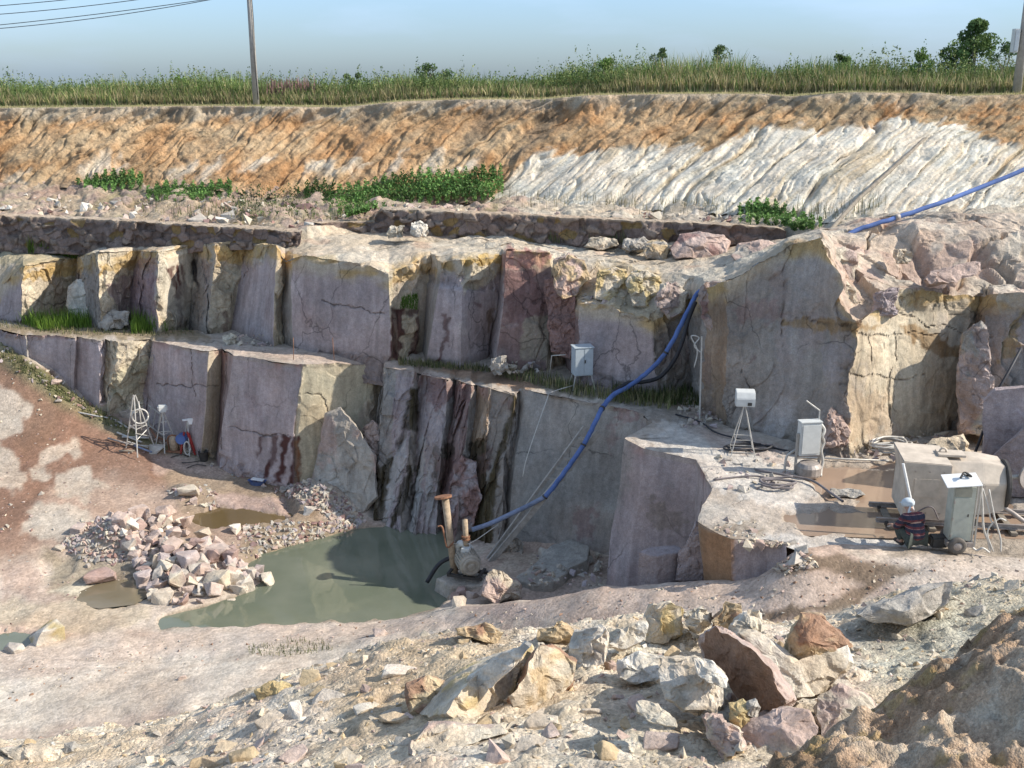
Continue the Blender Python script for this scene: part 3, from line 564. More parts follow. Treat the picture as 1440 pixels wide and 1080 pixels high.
m = 1 - sst(crk + 1.2 * np.abs(fbm(P, 2, 3, 7)), .5, 1.7)
C = mixc(C, [.08, .06, .045], m * .55); D = D + (m * .05)[..., None] * np.array([0, 1, 0])
g = Grid(); g.add(P + D, C, .9 - .6 * sawn)
# the bench: from the lower face's edge back to the upper face's foot
FX = []
for (a, b_) in zip(LC, lt):
    FX.append(a[0])
fx = np.array(FX, float)
order = {913: 925, 952: 960, 945: 975, 878: 985, 905: 1010, 978: 1040, 1001: 1090, 981: 1130, 1026: 1190, 1076: 1240, 1110: 1290}
fx = np.array([order.get(int(x), x) if i > 32 or x in (913,) else x for i, x in enumerate(fx)])
edge = np.concatenate([lt, pj(np.array([1230, 1440, 1860]), np.array([786, 800, 840]), np.array([18.75, 18.2, 17.]))]); fx = np.concatenate([fx, [1360, 1440, 1860]]); edge[-3:, 2] -= .22; edge[-3:, 1] -= .25; edge[-4, 2] -= .03
ux = np.array([u[3] for u in U], float); uy = bot[:, 1]
foot = np.stack([np.interp(fx, ux, bot[:, 0]), np.interp(fx, ux, uy), np.full(len(fx), ZB)], -1) + np.array([0, .5, 0])
P, us, vs = loft([edge, edge * .5 + foot * .5, foot], .055)
px, py = proj(P); v = vs[:, None] + 0 * px
PUD = [([(1136, 668), (1160, 652), (1255, 650), (1300, 668), (1420, 700), (1440, 745), (1300, 752), (1240, 738), (1228, 712), (1160, 700)], .085), ([(1104, 728), (1128, 718), (1190, 716), (1262, 722), (1300, 748), (1220, 750), (1140, 744), (1112, 738)], .15)]
z = .035 * fbm(P, .6, 4, 130) + .02 * fbm(P, 2.5, 4, 131)
z = z * (.4 + .6 * sst(np.abs(v - 1), 1, .8))
pud = 0
for poly, dp in PUD:
    mk = patch(px, py, poly, 7, 8, 5, .06); z = z - dp * mk * (px > 1080); pud = np.maximum(pud, mk)
C = np.zeros(P.shape) + np.array([.46, .40, .34])
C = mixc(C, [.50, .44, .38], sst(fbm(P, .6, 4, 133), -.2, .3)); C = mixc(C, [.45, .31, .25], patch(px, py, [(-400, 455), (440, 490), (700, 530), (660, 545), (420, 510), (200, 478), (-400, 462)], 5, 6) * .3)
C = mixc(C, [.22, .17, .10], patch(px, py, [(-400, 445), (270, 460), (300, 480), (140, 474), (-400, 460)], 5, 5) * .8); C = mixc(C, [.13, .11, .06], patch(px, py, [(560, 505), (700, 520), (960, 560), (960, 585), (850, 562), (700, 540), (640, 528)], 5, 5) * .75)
C = mixc(C, [.34, .22, .15], patch(px, py, [(600, 518), (720, 520), (760, 545), (730, 548)], 3, 5) * .8)
C = mixc(C, [.30, .26, .22], patch(px, py, [(850, 560), (1000, 575), (1020, 600), (960, 605), (900, 588)], 4, 6) * .7)
C = mixc(C, [.60, .56, .51], patch(px, py, [(913, 592), (960, 596), (1120, 640), (1160, 690), (1110, 720), (1000, 686), (980, 648), (878, 616), (945, 612)], 4, 6) * .85)
C = mixc(C, [.45, .33, .27], patch(px, py, [(960, 598), (1100, 628), (1110, 655), (1000, 628)], 5, 7) * .5); C = mixc(C, [.55, .52, .48], patch(px, py, [(1030, 745), (1110, 752), (1230, 752), (1300, 775), (1200, 790), (1080, 768)], 3, 6) * .8)
C = mixc(C, [.21, .16, .11], patch(px, py, [(1000, 738), (1060, 735), (1080, 755), (1020, 757), (985, 738)], 4, 7) * .6)
C = mixc(C, [.24, .17, .11], pud * .8)
C = mixc(C, [.30, .235, .17], sst(px, 1290, 1330) * sst(py, 700, 740) * .7); C = mixc(C, [.42, .38, .33], patch(px, py, [(1195, 640), (1330, 605), (1380, 650), (1260, 655)], 5, 6) * .6)
P = P + z[..., None] * np.array([0, 0, 1]); 
lip = 1 - sst(v, 0, .05); P = P + lip[..., None] * rock_disp(P, 1, 1, np.full(px.shape, .9))
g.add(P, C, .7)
tag(g.build('quarry_bench_rock', M_ROCK, smooth=False), kind='structure')

def water_sheet(name, poly, z, mat, label=None):
    c = gz(np.array([p[0] for p in poly], float), np.array([p[1] for p in poly], float), z)
    bm = bmesh.new(); bm.faces.new([bm.verts.new(V(p)) for p in c]); me = bpy.data.meshes.new(name); bm.to_mesh(me); bm.free()
    me.materials.append(mat); o = link(bpy.data.objects.new(name, me)); o['kind'] = 'structure'; return o
o = water_sheet('puddle_water', [(1080, 705), (1100, 640), (1460, 640), (1480, 758), (1250, 757), (1080, 752)], ZB - .078, M_MUDWATER)

# ------------------------------------------------------------------ pit floor (height field over the plan)
def tps_fit(XY, z, lam=.02):
    n = len(XY); d = np.linalg.norm(XY[:, None] - XY[None], axis=-1); K = d * d * np.log(d + 1e-9); K += lam * np.eye(n)
    A = np.zeros((n + 3, n + 3)); A[:n, :n] = K; A[:n, n] = 1; A[:n, n + 1:] = XY; A[n, :n] = 1; A[n + 1:, :n] = XY.T
    return XY, np.linalg.solve(A, np.concatenate([z, [0, 0, 0]]))
def tps(fit, X, Y):
    XY, w = fit; n = len(XY); r = w[n] + w[n + 1] * X + w[n + 2] * Y
    for k in range(n):
        d2 = (X - XY[k, 0]) ** 2 + (Y - XY[k, 1]) ** 2; r = r + w[k] * .5 * d2 * np.log(d2 + 1e-9)
    return r
FC = [(-300, 478, -9.4), (0, 480, -9.6), (0, 520, -10.1), (60, 522, -10.2), (110, 552, -11.0), (160, 592, -11.8), (200, 612, -12.2), (0, 600, -11.6), (-300, 620, -11.6), (280, 634, -12.7), (350, 670, -13.05), (412, 688, -13.2), (0, 700, -12.7), (150, 690, -12.8), (300, 700, -13.2), (500, 742, -13.5),
      (450, 705, -13.25), (380, 770, -13.45), (250, 760, -13.45), (100, 800, -13.45), (0, 800, -13.3), (0, 890, -13.5), (-300, 850, -13.3), (200, 860, -13.52), (340, 800, -13.5), (250, 872, -13.5), (500, 800, -13.8), (600, 780, -13.8), (450, 845, -13.75), (560, 840, -13.7),
      (0, 930, -13.4), (300, 893, -13.38), (450, 877, -13.36), (600, 862, -13.2), (650, 852, -12.5), (730, 843, -11.6), (850, 828, -10.8), (940, 820, -10.3), (1000, 815, -10.0), (1080, 806, -9.7), (1115, 778, -9.06), (1200, 786, -9.03), (1300, 792, -9.03), (1440, 800, -9.03), (1440, 850, -9.1),
      (1200, 835, -9.4), (1050, 850, -9.8), (850, 880, -10.7), (700, 890, -11.6), (600, 925, -12.4), (400, 930, -13.0), (200, 980, -13.2), (0, 1000, -13.3), (-300, 1000, -13.2), (0, 1060, -13.2), (720, 1000, -11.8), (1200, 950, -9.6), (1440, 950, -9.3), (1860, 850, -9.1), (300, 1060, -12.8)]
fw = np.array([gz(a, b_, c) for a, b_, c in FC] + [(2.3, 23.6, -13.1), (1.1, 24.2, -13.1), (3.5, 22.9, -13.0), (.1, 25, -13.15), (-.2, 26.4, -13.15), (1.2, 26, -13.1), (2.8, 25, -13.1), (-.5, 28, -13.2), (.6, 27.5, -13.1)]); FIT = tps_fit(fw[:, :2], fw[:, 2])
POOLP = [(625, 752), (645, 768), (640, 790), (630, 805), (622, 820), (628, 842), (606, 858), (560, 866), (500, 872), (430, 873), (380, 874), (300, 876), (250, 880), (228, 884), (226, 874), (242, 864), (262, 858), (300, 852), (350, 832), (392, 815), (345, 800), (338, 790), (365, 776), (425, 760), (480, 748), (520, 742), (560, 745), (600, 748)]
SHAL = [([(1065, 880), (1085, 868), (1150, 862), (1190, 868), (1200, 882), (1100, 890)], .12), ([(272, 720), (300, 712), (345, 716), (400, 724), (408, 732), (350, 740), (300, 742), (275, 734)], .16), ([(390, 698), (402, 695), (418, 720), (412, 730), (398, 716)], .16), ([(-300, 885), (0, 890), (36, 888), (48, 896), (30, 908), (0, 912), (-300, 925)], .2), ([(110, 846), (150, 826), (195, 818), (208, 832), (190, 846), (130, 852)], .11), ([(60, 790), (100, 778), (110, 790), (90, 812), (60, 808)], .08)]
bench_poly = [tuple(p[:2] + np.array([0, .35])) for p in np.concatenate([lt[:43], pj(np.array([1230, 1440, 1860]), np.array([784, 798, 838]), np.array([18.75, 18.2, 17.]))])] + [(60, 60), (-60, 60)]
def sd_xy(X, Y, poly): return sd_poly(X, Y, poly)
def floor_h(X, Y, extra=False):
    X = np.asarray(X, float); Y = np.asarray(Y, float)
    z0 = tps(FIT, X, Y); z0 = np.clip(z0, -14.4, -8.6); P = np.stack([X, Y, z0], -1); px, py = proj(P)
    z = z0 + .07 * fbm(P * np.array([1, 1, 0]), .5, 4, 200) + .03 * fbm(P * np.array([1, 1, 0]), 2.4, 4, 201)
    pool = 1 - sst(sd_poly(px + 7 * fbm(P, 1.2, 3, 9), py + 4 * fbm(P, 1.4, 3, 10), POOLP), -7, 3)
    z = z * (1 - pool) + pool * -13.95
    for poly, dp in SHAL: z = z - dp * 1.3 * patch(px, py, poly, 6, 5, 5, .08)
    heap = np.exp(-(((px - 160) / 42) ** 2 + ((py - 768) / 22) ** 2)) * .75 + np.exp(-(((px - 262) / 62) ** 2 + ((py - 792) / 30) ** 2)) * .5 + np.exp(-(((px - 400) / 60) ** 2 + ((py - 742) / 12) ** 2)) * .18 + np.exp(-(((px - 262) / 30) ** 2 + ((py - 694) / 9) ** 2)) * .25 + np.exp(-(((px - 452) / 50) ** 2 + ((py - 704) / 24) ** 2)) * .55
    heap = heap * (1 + .35 * fbm(P, 1.5, 4, 204))
    strip = patch(px, py, [(-400, 500), (10, 484), (110, 560), (220, 625), (300, 640), (290, 650), (200, 628), (90, 575), (0, 512), (-400, 560)], 9)
    z = z + heap + strip * (.10 + .16 * np.abs(fbm(P, 2.2, 3, 209)))
    inb = (Y > 17) & (X > -30)
    sb = sd_xy(X, Y, bench_poly); z = np.where(sb < 0, np.where(X > 5.4, np.where(sb < -.7, np.minimum(z, -9.2), z), np.minimum(z, -9.5 - np.minimum(-sb * 6, 4.4))), z)
    return (z, px, py, P, pool, heap, strip, z0) if extra else z
g = Grid()
X, Y = np.meshgrid(np.arange(-27, 15, .065), np.arange(11.5, 41.5, .065))
z, px, py, P0, pool, heap, strip, z0 = floor_h(X, Y, True)
P = np.stack([X, Y, z], -1); px, py = proj(P)
C = np.zeros(P.shape) + np.array([.52, .44, .37])
nA = fbm(P, .35, 5, 210); nB = fbm(P, 1.3, 5, 211)
C = mixc(C, [.42, .31, .25], sst(nA, -.1, .35) * .7); C = mixc(C, [.50, .43, .35], sst(nB, .15, .6) * .7)
def wet(poly, a=.9, sf=8, wp=12, col=(.205, .135, .095)):
    global C
    C = mixc(C, col, patch(px, py, poly, sf, wp, 6, .045) * a)
wet([(-400, 560), (150, 560), (300, 650), (440, 695), (500, 745), (380, 780), (150, 760), (0, 800), (-400, 820)], .8, 20, 14, (.35, .25, .195))
wet([(0, 500), (40, 510), (110, 575), (190, 632), (250, 650), (235, 690), (150, 680), (70, 630), (30, 700), (60, 760), (0, 790), (-300, 790), (-300, 500)], .85, 14, 12, (.24, .155, .115))
# dry pale crusts and damp reddish tracks on the left
for poly in [[(-400, 470), (0, 490), (60, 520), (130, 590), (230, 640), (225, 665), (120, 660), (60, 700), (30, 745), (-400, 760)]]: wet(poly, 1.0, 12, 14, (.23, .14, .10))
wet([(0, 505), (50, 540), (95, 580), (75, 620), (30, 640), (20, 620), (40, 590), (0, 520)], .6, 8, 10, (.20, .125, .085))
for poly in [[(-400, 520), (-10, 530), (24, 548), (42, 575), (30, 602), (0, 622), (36, 662), (30, 688), (0, 698), (-400, 690)], [(40, 655), (62, 650), (68, 664), (60, 674), (44, 672)], [(62, 625), (100, 618), (110, 632), (88, 646), (60, 650)], [(25, 735), (60, 706), (120, 705), (135, 725), (105, 755), (60, 760), (30, 752)], [(75, 660), (130, 650), (150, 680), (120, 700), (80, 690)]]:
    wet(poly, .78, 4, 11, (.47, .41, .34))
wet([(60, 775), (110, 780), (200, 800), (215, 848), (110, 858), (70, 830)], .75, 10, 10, (.23, .19, .13)); wet([(0, 800), (40, 790), (60, 815), (40, 840), (0, 845)], .5, 10, 8, (.34, .22, .17))
wet([(68, 830), (135, 812), (142, 838), (110, 842)], .8, 4, 6, (.55, .49, .38)); wet([(0, 845), (110, 850), (215, 852), (212, 868), (120, 890), (60, 885), (0, 872)], .7, 6, 8, (.50, .42, .31))
wet([(225, 668), (300, 655), (430, 690), (470, 740), (410, 745), (270, 745), (250, 700)], .6, 10, 10, (.25, .19, .125))
wet([(300, 692), (400, 700), (408, 724), (310, 714)], .8, 3, 5, (.42, .31, .27)); wet([(205, 640), (285, 640), (345, 665), (300, 672), (220, 662)], .6, 5, 6, (.46, .36, .31))
wet([(350, 735), (520, 730), (480, 752), (350, 785), (330, 775)], .65, 8, 7, (.25, .20, .13)); wet([(280, 640), (300, 640), (412, 690), (440, 700), (380, 690)], .8, 5, 5, (.15, .10, .06))
C = mixc(C, [.23, .22, .12], strip * .75); C = mixc(C, [.09, .10, .035], strip * sst(fbm(P, 1.2, 3, 215), -.1, .3) * .6)
C = mixc(C, [.36, .31, .25], sst(heap, .12, .4) * .7)
# near strip: grey sandy left, pink middle, dusty right with damp tracks
C = mixc(C, [.56, .49, .41], patch(px, py, [(-400, 930), (300, 900), (560, 880), (700, 870), (640, 960), (-400, 1080)], 14, 12, 3, .04) * .7)
C = mixc(C, [.54, .44, .37], patch(px, py, [(0, 920), (300, 885), (620, 862), (1000, 818), (1100, 800), (1220, 815), (1100, 860), (760, 870), (520, 896), (180, 930), (0, 960)], 8, 10, 3, .05) * .65)
wet([(1080, 800), (1120, 780), (1180, 778), (1240, 790), (1290, 800), (1260, 812), (1200, 850), (1120, 870), (1060, 880), (1060, 862), (1150, 848), (1215, 824), (1190, 806)], .85, 4, 8, (.17, .125, .085))
wet([(1240, 765), (1440, 768), (1440, 780), (1260, 780)], .7, 6, 6, (.25, .20, .15)); wet([(640, 858), (740, 845), (745, 875), (700, 870)], .4, 8, 8, (.33, .25, .23))
# dusty tyre ruts pressed into the sandy foreground
ru = fbm(P * np.array([.12, 1.3, 0]), 1, 4, 220); zone = patch(px, py, [(-400, 900), (640, 880), (560, 1000), (-400, 1080)], 20)
C = mixc(C, [.34, .27, .22], sst(np.abs(ru), .12, .02) * zone * .35)
C = mixc(C, np.array([.10, .10, .06]), pool * .8)
shore = sst(sd_poly(px, py, POOLP), 7, 0); C = mixc(C, [.24, .19, .13], shore * .7)
C = C * (1 + .10 * fbm(P, 4, 3, 222))[..., None]
g.add(P, C, .55 + .45 * sst(heap + strip, 0, .4), flip=False)
tag(g.build('quarry_floor', M_GROUND), kind='structure')
water_sheet('pool_water', [(-60, 880), (140, 905), (300, 892), (600, 876), (665, 862), (760, 845), (760, 800), (690, 770), (630, 735), (430, 720), (200, 800), (100, 850)], -13.56, M_POOL)
water_sheet('shallow_pond_water', [(262, 742), (285, 706), (345, 706), (385, 690), (408, 690), (425, 728), (412, 738), (350, 748)], -13.36, water_mat('brown_water', (.12, .085, .04), .08))
water_sheet('ditch_water', [(-300, 880), (0, 880), (60, 886), (52, 902), (20, 918), (-300, 935)], -13.55, M_POOL)
water_sheet('wet_patch_water', [(100, 850), (105, 835), (150, 815), (210, 815), (214, 835), (190, 850), (140, 856)], -13.50, water_mat('thin_mud_water', (.17, .14, .09), .1))
water_sheet('track_puddle_water', [(1050, 885), (1080, 858), (1150, 852), (1200, 858), (1215, 890), (1100, 900)], float(floor_h(*gz(1075, 893, -9.75)[:2])) - .06, M_MUDWATER)
# ------------------------------------------------------------------ foreground mound of rubble (height field under the camera's feet)
MC = [(-300, 1040, 9), (0, 1044, 8.4), (60, 1046, 8.2), (200, 1040, 8), (300, 1000, 8.2), (400, 955, 8.6), (480, 925, 8.8), (540, 898, 9), (620, 884, 9.2), (700, 880, 9.2), (750, 888, 9), (820, 880, 9.2), (900, 868, 9.4), (1000, 868, 9.4), (1100, 880, 9.2), (1180, 880, 9.4), (1230, 848, 10), (1290, 820, 10.6), (1440, 812, 10.4), (1600, 806, 10), (1860, 790, 10),
      (0, 1090, 7.6), (-300, 1150, 7), (300, 1060, 7), (300, 1120, 6), (500, 980, 7.4), (500, 1080, 5.6), (640, 960, 7.4), (700, 1080, 5.3), (850, 960, 7), (850, 1080, 5.1), (1000, 1000, 6.3), (1000, 1080, 5), (1200, 930, 8.2), (1200, 1040, 6), (1400, 900, 8.4), (1440, 980, 7), (1300, 1080, 4.6), (1600, 900, 7), (720, 1300, 3.6), (200, 1300, 4.4), (1300, 1300, 3.4), (720, 2000, 2.2)]
mw = np.array([pj(a, b_, c) for a, b_, c in MC]); beh = mw[:21].copy(); beh[:, 1] += 3.2; beh[:, 2] -= 2.6; beh[:, 0] *= 1.3; beh2 = mw[:21].copy(); beh2[:, 1] += 6.5; beh2[:, 2] -= 5.6; beh2[:, 0] *= 1.6
mall = np.concatenate([mw, beh, beh2, [(-8, 1, -2.4), (8, 1, -2.2), (0, 0, -2.0), (-4, 2, -2.6), (5, 3, -2.2)]])
MFIT = tps_fit(mall[:, :2], mall[:, 2], .004)
def mound_h(X, Y):
    X = np.asarray(X, float); Y = np.asarray(Y, float); z = tps(MFIT, X, Y); P = np.stack([X, Y, z], -1)
    d1, d2, c = voro(np.stack([X * 2.3, Y * 2.3, z * 0 + 3], -1) + .3 * vec(P, 2, 2, 301), 300)
    clod = np.maximum(0, c - .35) * .12 * sst(.62 - d1, 0, .5)
    e1, e2, c2 = voro(np.stack([X * 7, Y * 7, z * 0 + 3], -1) + .3 * vec(P, 5, 2, 302), 310)
    clod2 = np.maximum(0, c2 - .3) * .07 * sst(.6 - e1, 0, .5)
    return z + .055 * fbm(P * np.array([1, 1, 0]), .9, 4, 303) + .03 * fbm(P * np.array([1, 1, 0]), 5, 4, 304) + clod + clod2 - .05
X, Y = np.meshgrid(np.arange(-9, 9.5, .026), np.concatenate([np.arange(.6, 4, .05), np.arange(4, 12.2, .026), np.arange(12.2, 17.5, .07)]))
keep = (np.abs(X) < Y * .62 + 1.6)
Z = mound_h(X, Y); P = np.stack([X, Y, Z], -1); px, py = proj(P)
nA = fbm(P, 1.1, 4, 320); nB = fbm(P, 4, 4, 321)
C = np.zeros(P.shape) + np.array([.66, .57, .44]); C = mixc(C, [.57, .45, .31], sst(nA, 0, .45) * .6); C = mixc(C, [.57, .47, .40], sst(nA, 0, -.5) * .5)
C = mixc(C, [.64, .59, .51], sst(nB, .2, .6) * .6); C = mixc(C, [.42, .34, .25], sst(nB, -.2, -.6) * .4)
C = mixc(C, [.47, .45, .36], patch(px, py, [(1190, 880), (1240, 840), (1300, 815), (1900, 790), (1900, 930), (1300, 980), (1220, 960)], 20, 14) * .75)
C = mixc(C, [.33, .29, .24], patch(px, py, [(1185, 880), (1240, 855), (1280, 885), (1240, 925), (1190, 905)], 8, 8) * .6)
C = mixc(C, [.42, .31, .19], patch(px, py, [(420, 960), (540, 890), (700, 880), (740, 900), (620, 1010), (480, 1010)], 15, 14) * .55)
kq = (keep[:-1, :-1] & keep[1:, 1:])
g = Grid(); g.add(P, C, 1.0, keep=kq); tag(g.build('rubble_mound', M_RUBBLE), kind='structure')
# nearer brown heap at lower right
HC = [(1120, 1085, 3.3), (1170, 1045, 3.35), (1230, 1035, 3.4), (1290, 975, 3.6), (1330, 940, 3.7), (1400, 925, 3.7), (1432, 862, 3.9), (1500, 850, 4), (1700, 850, 4), (1200, 1200, 2.8), (1400, 1080, 3.1), (1500, 1000, 3.2), (1700, 1080, 3.0), (1300, 1300, 2.6), (1050, 1200, 3.0), (1000, 1250, 2.9)]
hw = np.array([pj(a, b_, c) for a, b_, c in HC]); hb = hw[:9].copy(); hb[:, 1] += .9; hb[:, 2] -= 1.1; hb2 = hw[:9].copy(); hb2[:, 1] += 1.6; hb2[:, 2] -= 2.6
HFIT = tps_fit(np.concatenate([hw, hb, hb2])[:, :2], np.concatenate([hw, hb, hb2])[:, 2], .002)
def heap_h(X, Y):
    z = tps(HFIT, X, Y); P = np.stack([X, Y, z], -1)
    d1, d2, c = voro(np.stack([X * 9, Y * 9, z * 9], -1) + .5 * vec(P, 6, 2, 331), 330); e1, e2, c2 = voro(P * 24, 335)
    return z + .06 * fbm(P * np.array([1, 1, 0]), 2.6, 4, 332) + .05 * (c - .4) * sst(.6 - d1, 0, .4) + .07 * fbm(P * np.array([1, 1, 0]), 6, 4, 339) + .02 * fbm(P, 14, 3, 333) + .012 * sst(.6 - e1, 0, .5)
X, Y = np.meshgrid(np.arange(.3, 4.2, .011), np.arange(1.9, 5.4, .011)); Z = heap_h(X, Y); P = np.stack([X, Y, Z], -1)
nA = fbm(P, 3, 4, 340); nB = fbm(P, 8, 4, 341)
C = np.zeros(P.shape) + np.array([.40, .28, .19]); C = mixc(C, [.48, .37, .27], sst(nA, .1, .5)); C = mixc(C, [.20, .14, .09], sst(nA, -.15, -.5) * .8); C = mixc(C, [.46, .40, .32], sst(nB, .3, .6) * .7); C = mixc(C, [.36, .26, .10], sst(nB, -.35, -.6) * .5)
M_HEAP = surface_mat('clotted_earth', 9, 70, .72, 1.28, 1.0, 40, .012, .95, .1, 110)
g = Grid(); mz = mound_h(X, Y) - .25; g.add(P, C, 1.0, keep=(Z > mz)[:-1, :-1] | (Z > mz)[1:, 1:]); tag(g.build('earth_heap', M_HEAP), kind='structure')

def march(px, py, fn, y0, y1, n=500):
    """first point along a photo pixel's ray that meets a height field"""
    Ys = np.linspace(y0, y1, n); P = pj(px, py, Ys); h = fn(P[:, 0], P[:, 1]); k = np.argmax(P[:, 2] <= h)
    return P[k] if (P[:, 2] <= h).any() else P[-1]
def on_floor(px, py): return march(px, py, floor_h, 16, 41, 300)
def on_mound(px, py): return march(px, py, mound_h, 3.5, 14, 400)

# ------------------------------------------------------------------ loose stones
def hull_rock(seed, n=13, box=.55):
    """an angular broken block of unit size: convex hull, split edges, small relief"""
    rg = random.Random(seed); bm = bmesh.new()
    for k in range(n):
        p = Vector((rg.gauss(0, 1), rg.gauss(0, 1), rg.gauss(0, 1))).normalized()
        q = Vector([max(-box, min(box, c)) for c in p]) * rg.uniform(.85, 1.1); bm.verts.new(q)
    r = bmesh.ops.convex_hull(bm, input=bm.verts)
    bmesh.ops.delete(bm, geom=list(set(r['geom_interior'] + r['geom_unused'])), context='VERTS')
    bmesh.ops.dissolve_limit(bm, angle_limit=R(12), verts=bm.verts, edges=bm.edges)
    return bm
def arr_of(bm, sub=2, amp=.03, seed=0, bevel=.035):
    if bevel: bmesh.ops.bevel(bm, geom=list(bm.edges), offset=bevel, segments=1, affect='EDGES', clamp_overlap=True)
    bmesh.ops.triangulate(bm, faces=bm.faces)
    for _ in range(sub):
        bmesh.ops.subdivide_edges(bm, edges=[e for e in bm.edges if e.calc_length() > .12], cuts=1); bmesh.ops.triangulate(bm, faces=[f for f in bm.faces if len(f.verts) > 3])
    bm.verts.index_update(); v = np.array([q.co for q in bm.verts]); f = np.array([[q.index for q in t.verts] for t in bm.faces]); bm.free()
    v = v + amp * vec(v + seed * 5.1, 2.2, 4, seed) + amp * .4 * vec(v + seed, 8, 2, seed + 3)
    return v, f
LIB = [arr_of(hull_rock(100 + i, 11 + i % 5, .5 + .02 * (i % 4)), 2, .035, i) for i in range(14)]
LIBS = [arr_of(hull_rock(200 + i, 9), 0, .0, i, 0) for i in range(10)]
def rotm(rx, ry, rz): return np.array(Matrix.Rotation(rz, 3, 'Z') @ Matrix.Rotation(ry, 3, 'Y') @ Matrix.Rotation(rx, 3, 'X'))
TONES = {'cream': (.56, .49, .39), 'pink': (.47, .365, .32), 'lilac': (.38, .32, .32), 'maroon': (.30, .19, .17), 'yellow': (.52, .41, .22), 'white': (.66, .61, .53), 'brown': (.33, .205, .14), 'grey': (.43, .395, .35), 'ochre': (.50, .39, .25)}
def stone(name, P, dims, tone, seed, rz=None, rx=0, ry=0, label=None, cat='rock', group=None, mat=None, sink=.25, tone2=None, kind=None):
    v, f = LIB[seed % len(LIB)]; rg = random.Random(seed * 7 + 1)
    rz = rg.uniform(0, 6.28) if rz is None else rz
    d = np.array(dims, float); w_ = (v / .55 * .5 * d) @ rotm(rx, ry, rz).T
    lo = w_[:, 2].min(); off = np.array([P[0], P[1], P[2] - lo - sink * (w_[:, 2].max() - lo)])
    c = (np.array(TONES[tone]) * .72 + np.array([.50, .42, .36]) * .28) * rg.uniform(.88, 1.1); C = np.broadcast_to(c, w_.shape).copy(); n = fbm(w_ / max(dims), 2.0, 4, seed); C = C * (1 + .2 * n)[:, None]
    if tone2: C = mixc(C, TONES[tone2], sst(fbm(w_ / max(dims), 1.3, 3, seed + 2), -.1, .25))
    g = Grid(); g.raw(w_, f, C, .8); o = g.build(name, mat or M_STONE, smooth=False); o.location = off
    return tag(o, label, cat, group, kind)

# rubble pile beside the pool
GP = 'broken stones heaped beside the green pool'
def pile(px, py, wpx, hpx, tone, seed, label, group=GP, **k):
    P = on_floor(px, py); m = mpp(P); return stone('boulder', P, (wpx * m * .8, wpx * m * .65, hpx * m * 1.0), tone, seed, label=label, cat='boulder', group=group, **k)
PL = 'angular {} quarry stone in the heap beside the green pool'
rg = random.Random(5)
named = [(145, 817, 54, 24, 'maroon', 3, 'long maroon block with a pale cut side lying left of the rubble heap', .2), (376, 822, 32, 20, 'cream', 5, 'cream pointed stone at the right tip of the heap, edged by the pool', None), (420, 850, 22, 9, 'cream', 8, 'small pale stone standing alone in the green water', .1),
         (304, 828, 42, 34, 'pink', 2, 'largest pink stone at the front of the heap by the water', None), (335, 828, 34, 28, 'cream', 9, 'cream stone at the front right of the heap', None), (238, 779, 24, 20, 'yellow', 4, 'yellow stone near the middle of the heap', None), (222, 795, 24, 26, 'cream', 6, 'pale stone standing upright left of the yellow one in the heap', None),
         (300, 782, 58, 18, 'pink', 7, 'long pink slab sloping to the right across the back of the heap', -.4), (266, 796, 48, 30, 'lilac', 10, 'grey lilac stone at the centre of the heap', None), (252, 824, 44, 34, 'pink', 11, 'pink stone at the lower middle of the heap', None), (205, 820, 40, 24, 'lilac', 12, 'grey stone at the left front corner of the heap', None),
         (232, 848, 38, 26, 'cream', 13, 'pale stone at the foot of the heap', None), (112, 748, 30, 16, 'pink', 1, 'pink stone on the gravel mound left of the heap', None), (84, 775, 18, 11, 'cream', 14, 'small pale stone at the left foot of the gravel mound', None), (330, 748, 22, 16, 'white', 15, 'white stone on the muddy bank above the pool', None), (347, 746, 12, 8, 'white', 16, 'small white stone right of the larger one on the muddy bank', None),
         (268, 696, 36, 20, 'cream', 17, 'flat pale stone behind the brown pond', 0), (272, 708, 16, 12, 'pink', 18, 'small pink stone on the edge of the brown pond', None), (436, 722, 22, 12, 'white', 19, 'pale flat stone near the corner of the pool', 0), (68, 900, 66, 34, 'white', 20, 'big whitish slab with a yellow side near the left edge', .5),
         (22, 915, 30, 14, 'grey', 21, 'grey stone left of the big whitish slab', None), (255, 955, 16, 10, 'pink', 22, 'small pink stone on the sandy strip at lower left', None), (535, 892, 26, 16, 'pink', 23, 'pink stone alone on the sandy strip below the pool', None), (368, 847, 14, 7, 'cream', 24, 'flat pale stone half under water beside the heap', None), (326, 848, 16, 8, 'cream', 25, 'flat pale stone at the water line below the heap', None),
         (150, 578, 26, 18, 'pink', 26, 'pale block left of the toppled scaffolding against the wall', None), (176, 588, 22, 16, 'grey', 27, 'grey block tucked behind the first tripod', None), (80, 540, 18, 9, 'pink', 28, 'flat pink stone on the weedy strip under the long wall', None), (124, 798, 10, 8, 'grey', 29, 'small grey stone in the mud left of the heap', None)]
for (x, y, ww, hh, tn, sd, lb_, rz) in named:
    pile(x, y, ww, hh, tn, sd, lb_, group=None, rz=rz, tone2={'white': 'yellow', 'pink': 'cream'}.get(tn) if sd in (20, 2, 11, 26) else None)
poly = [(150, 728), (230, 722), (300, 765), (345, 790), (378, 815), (350, 838), (260, 852), (205, 846), (190, 800), (170, 770)]
n = 0
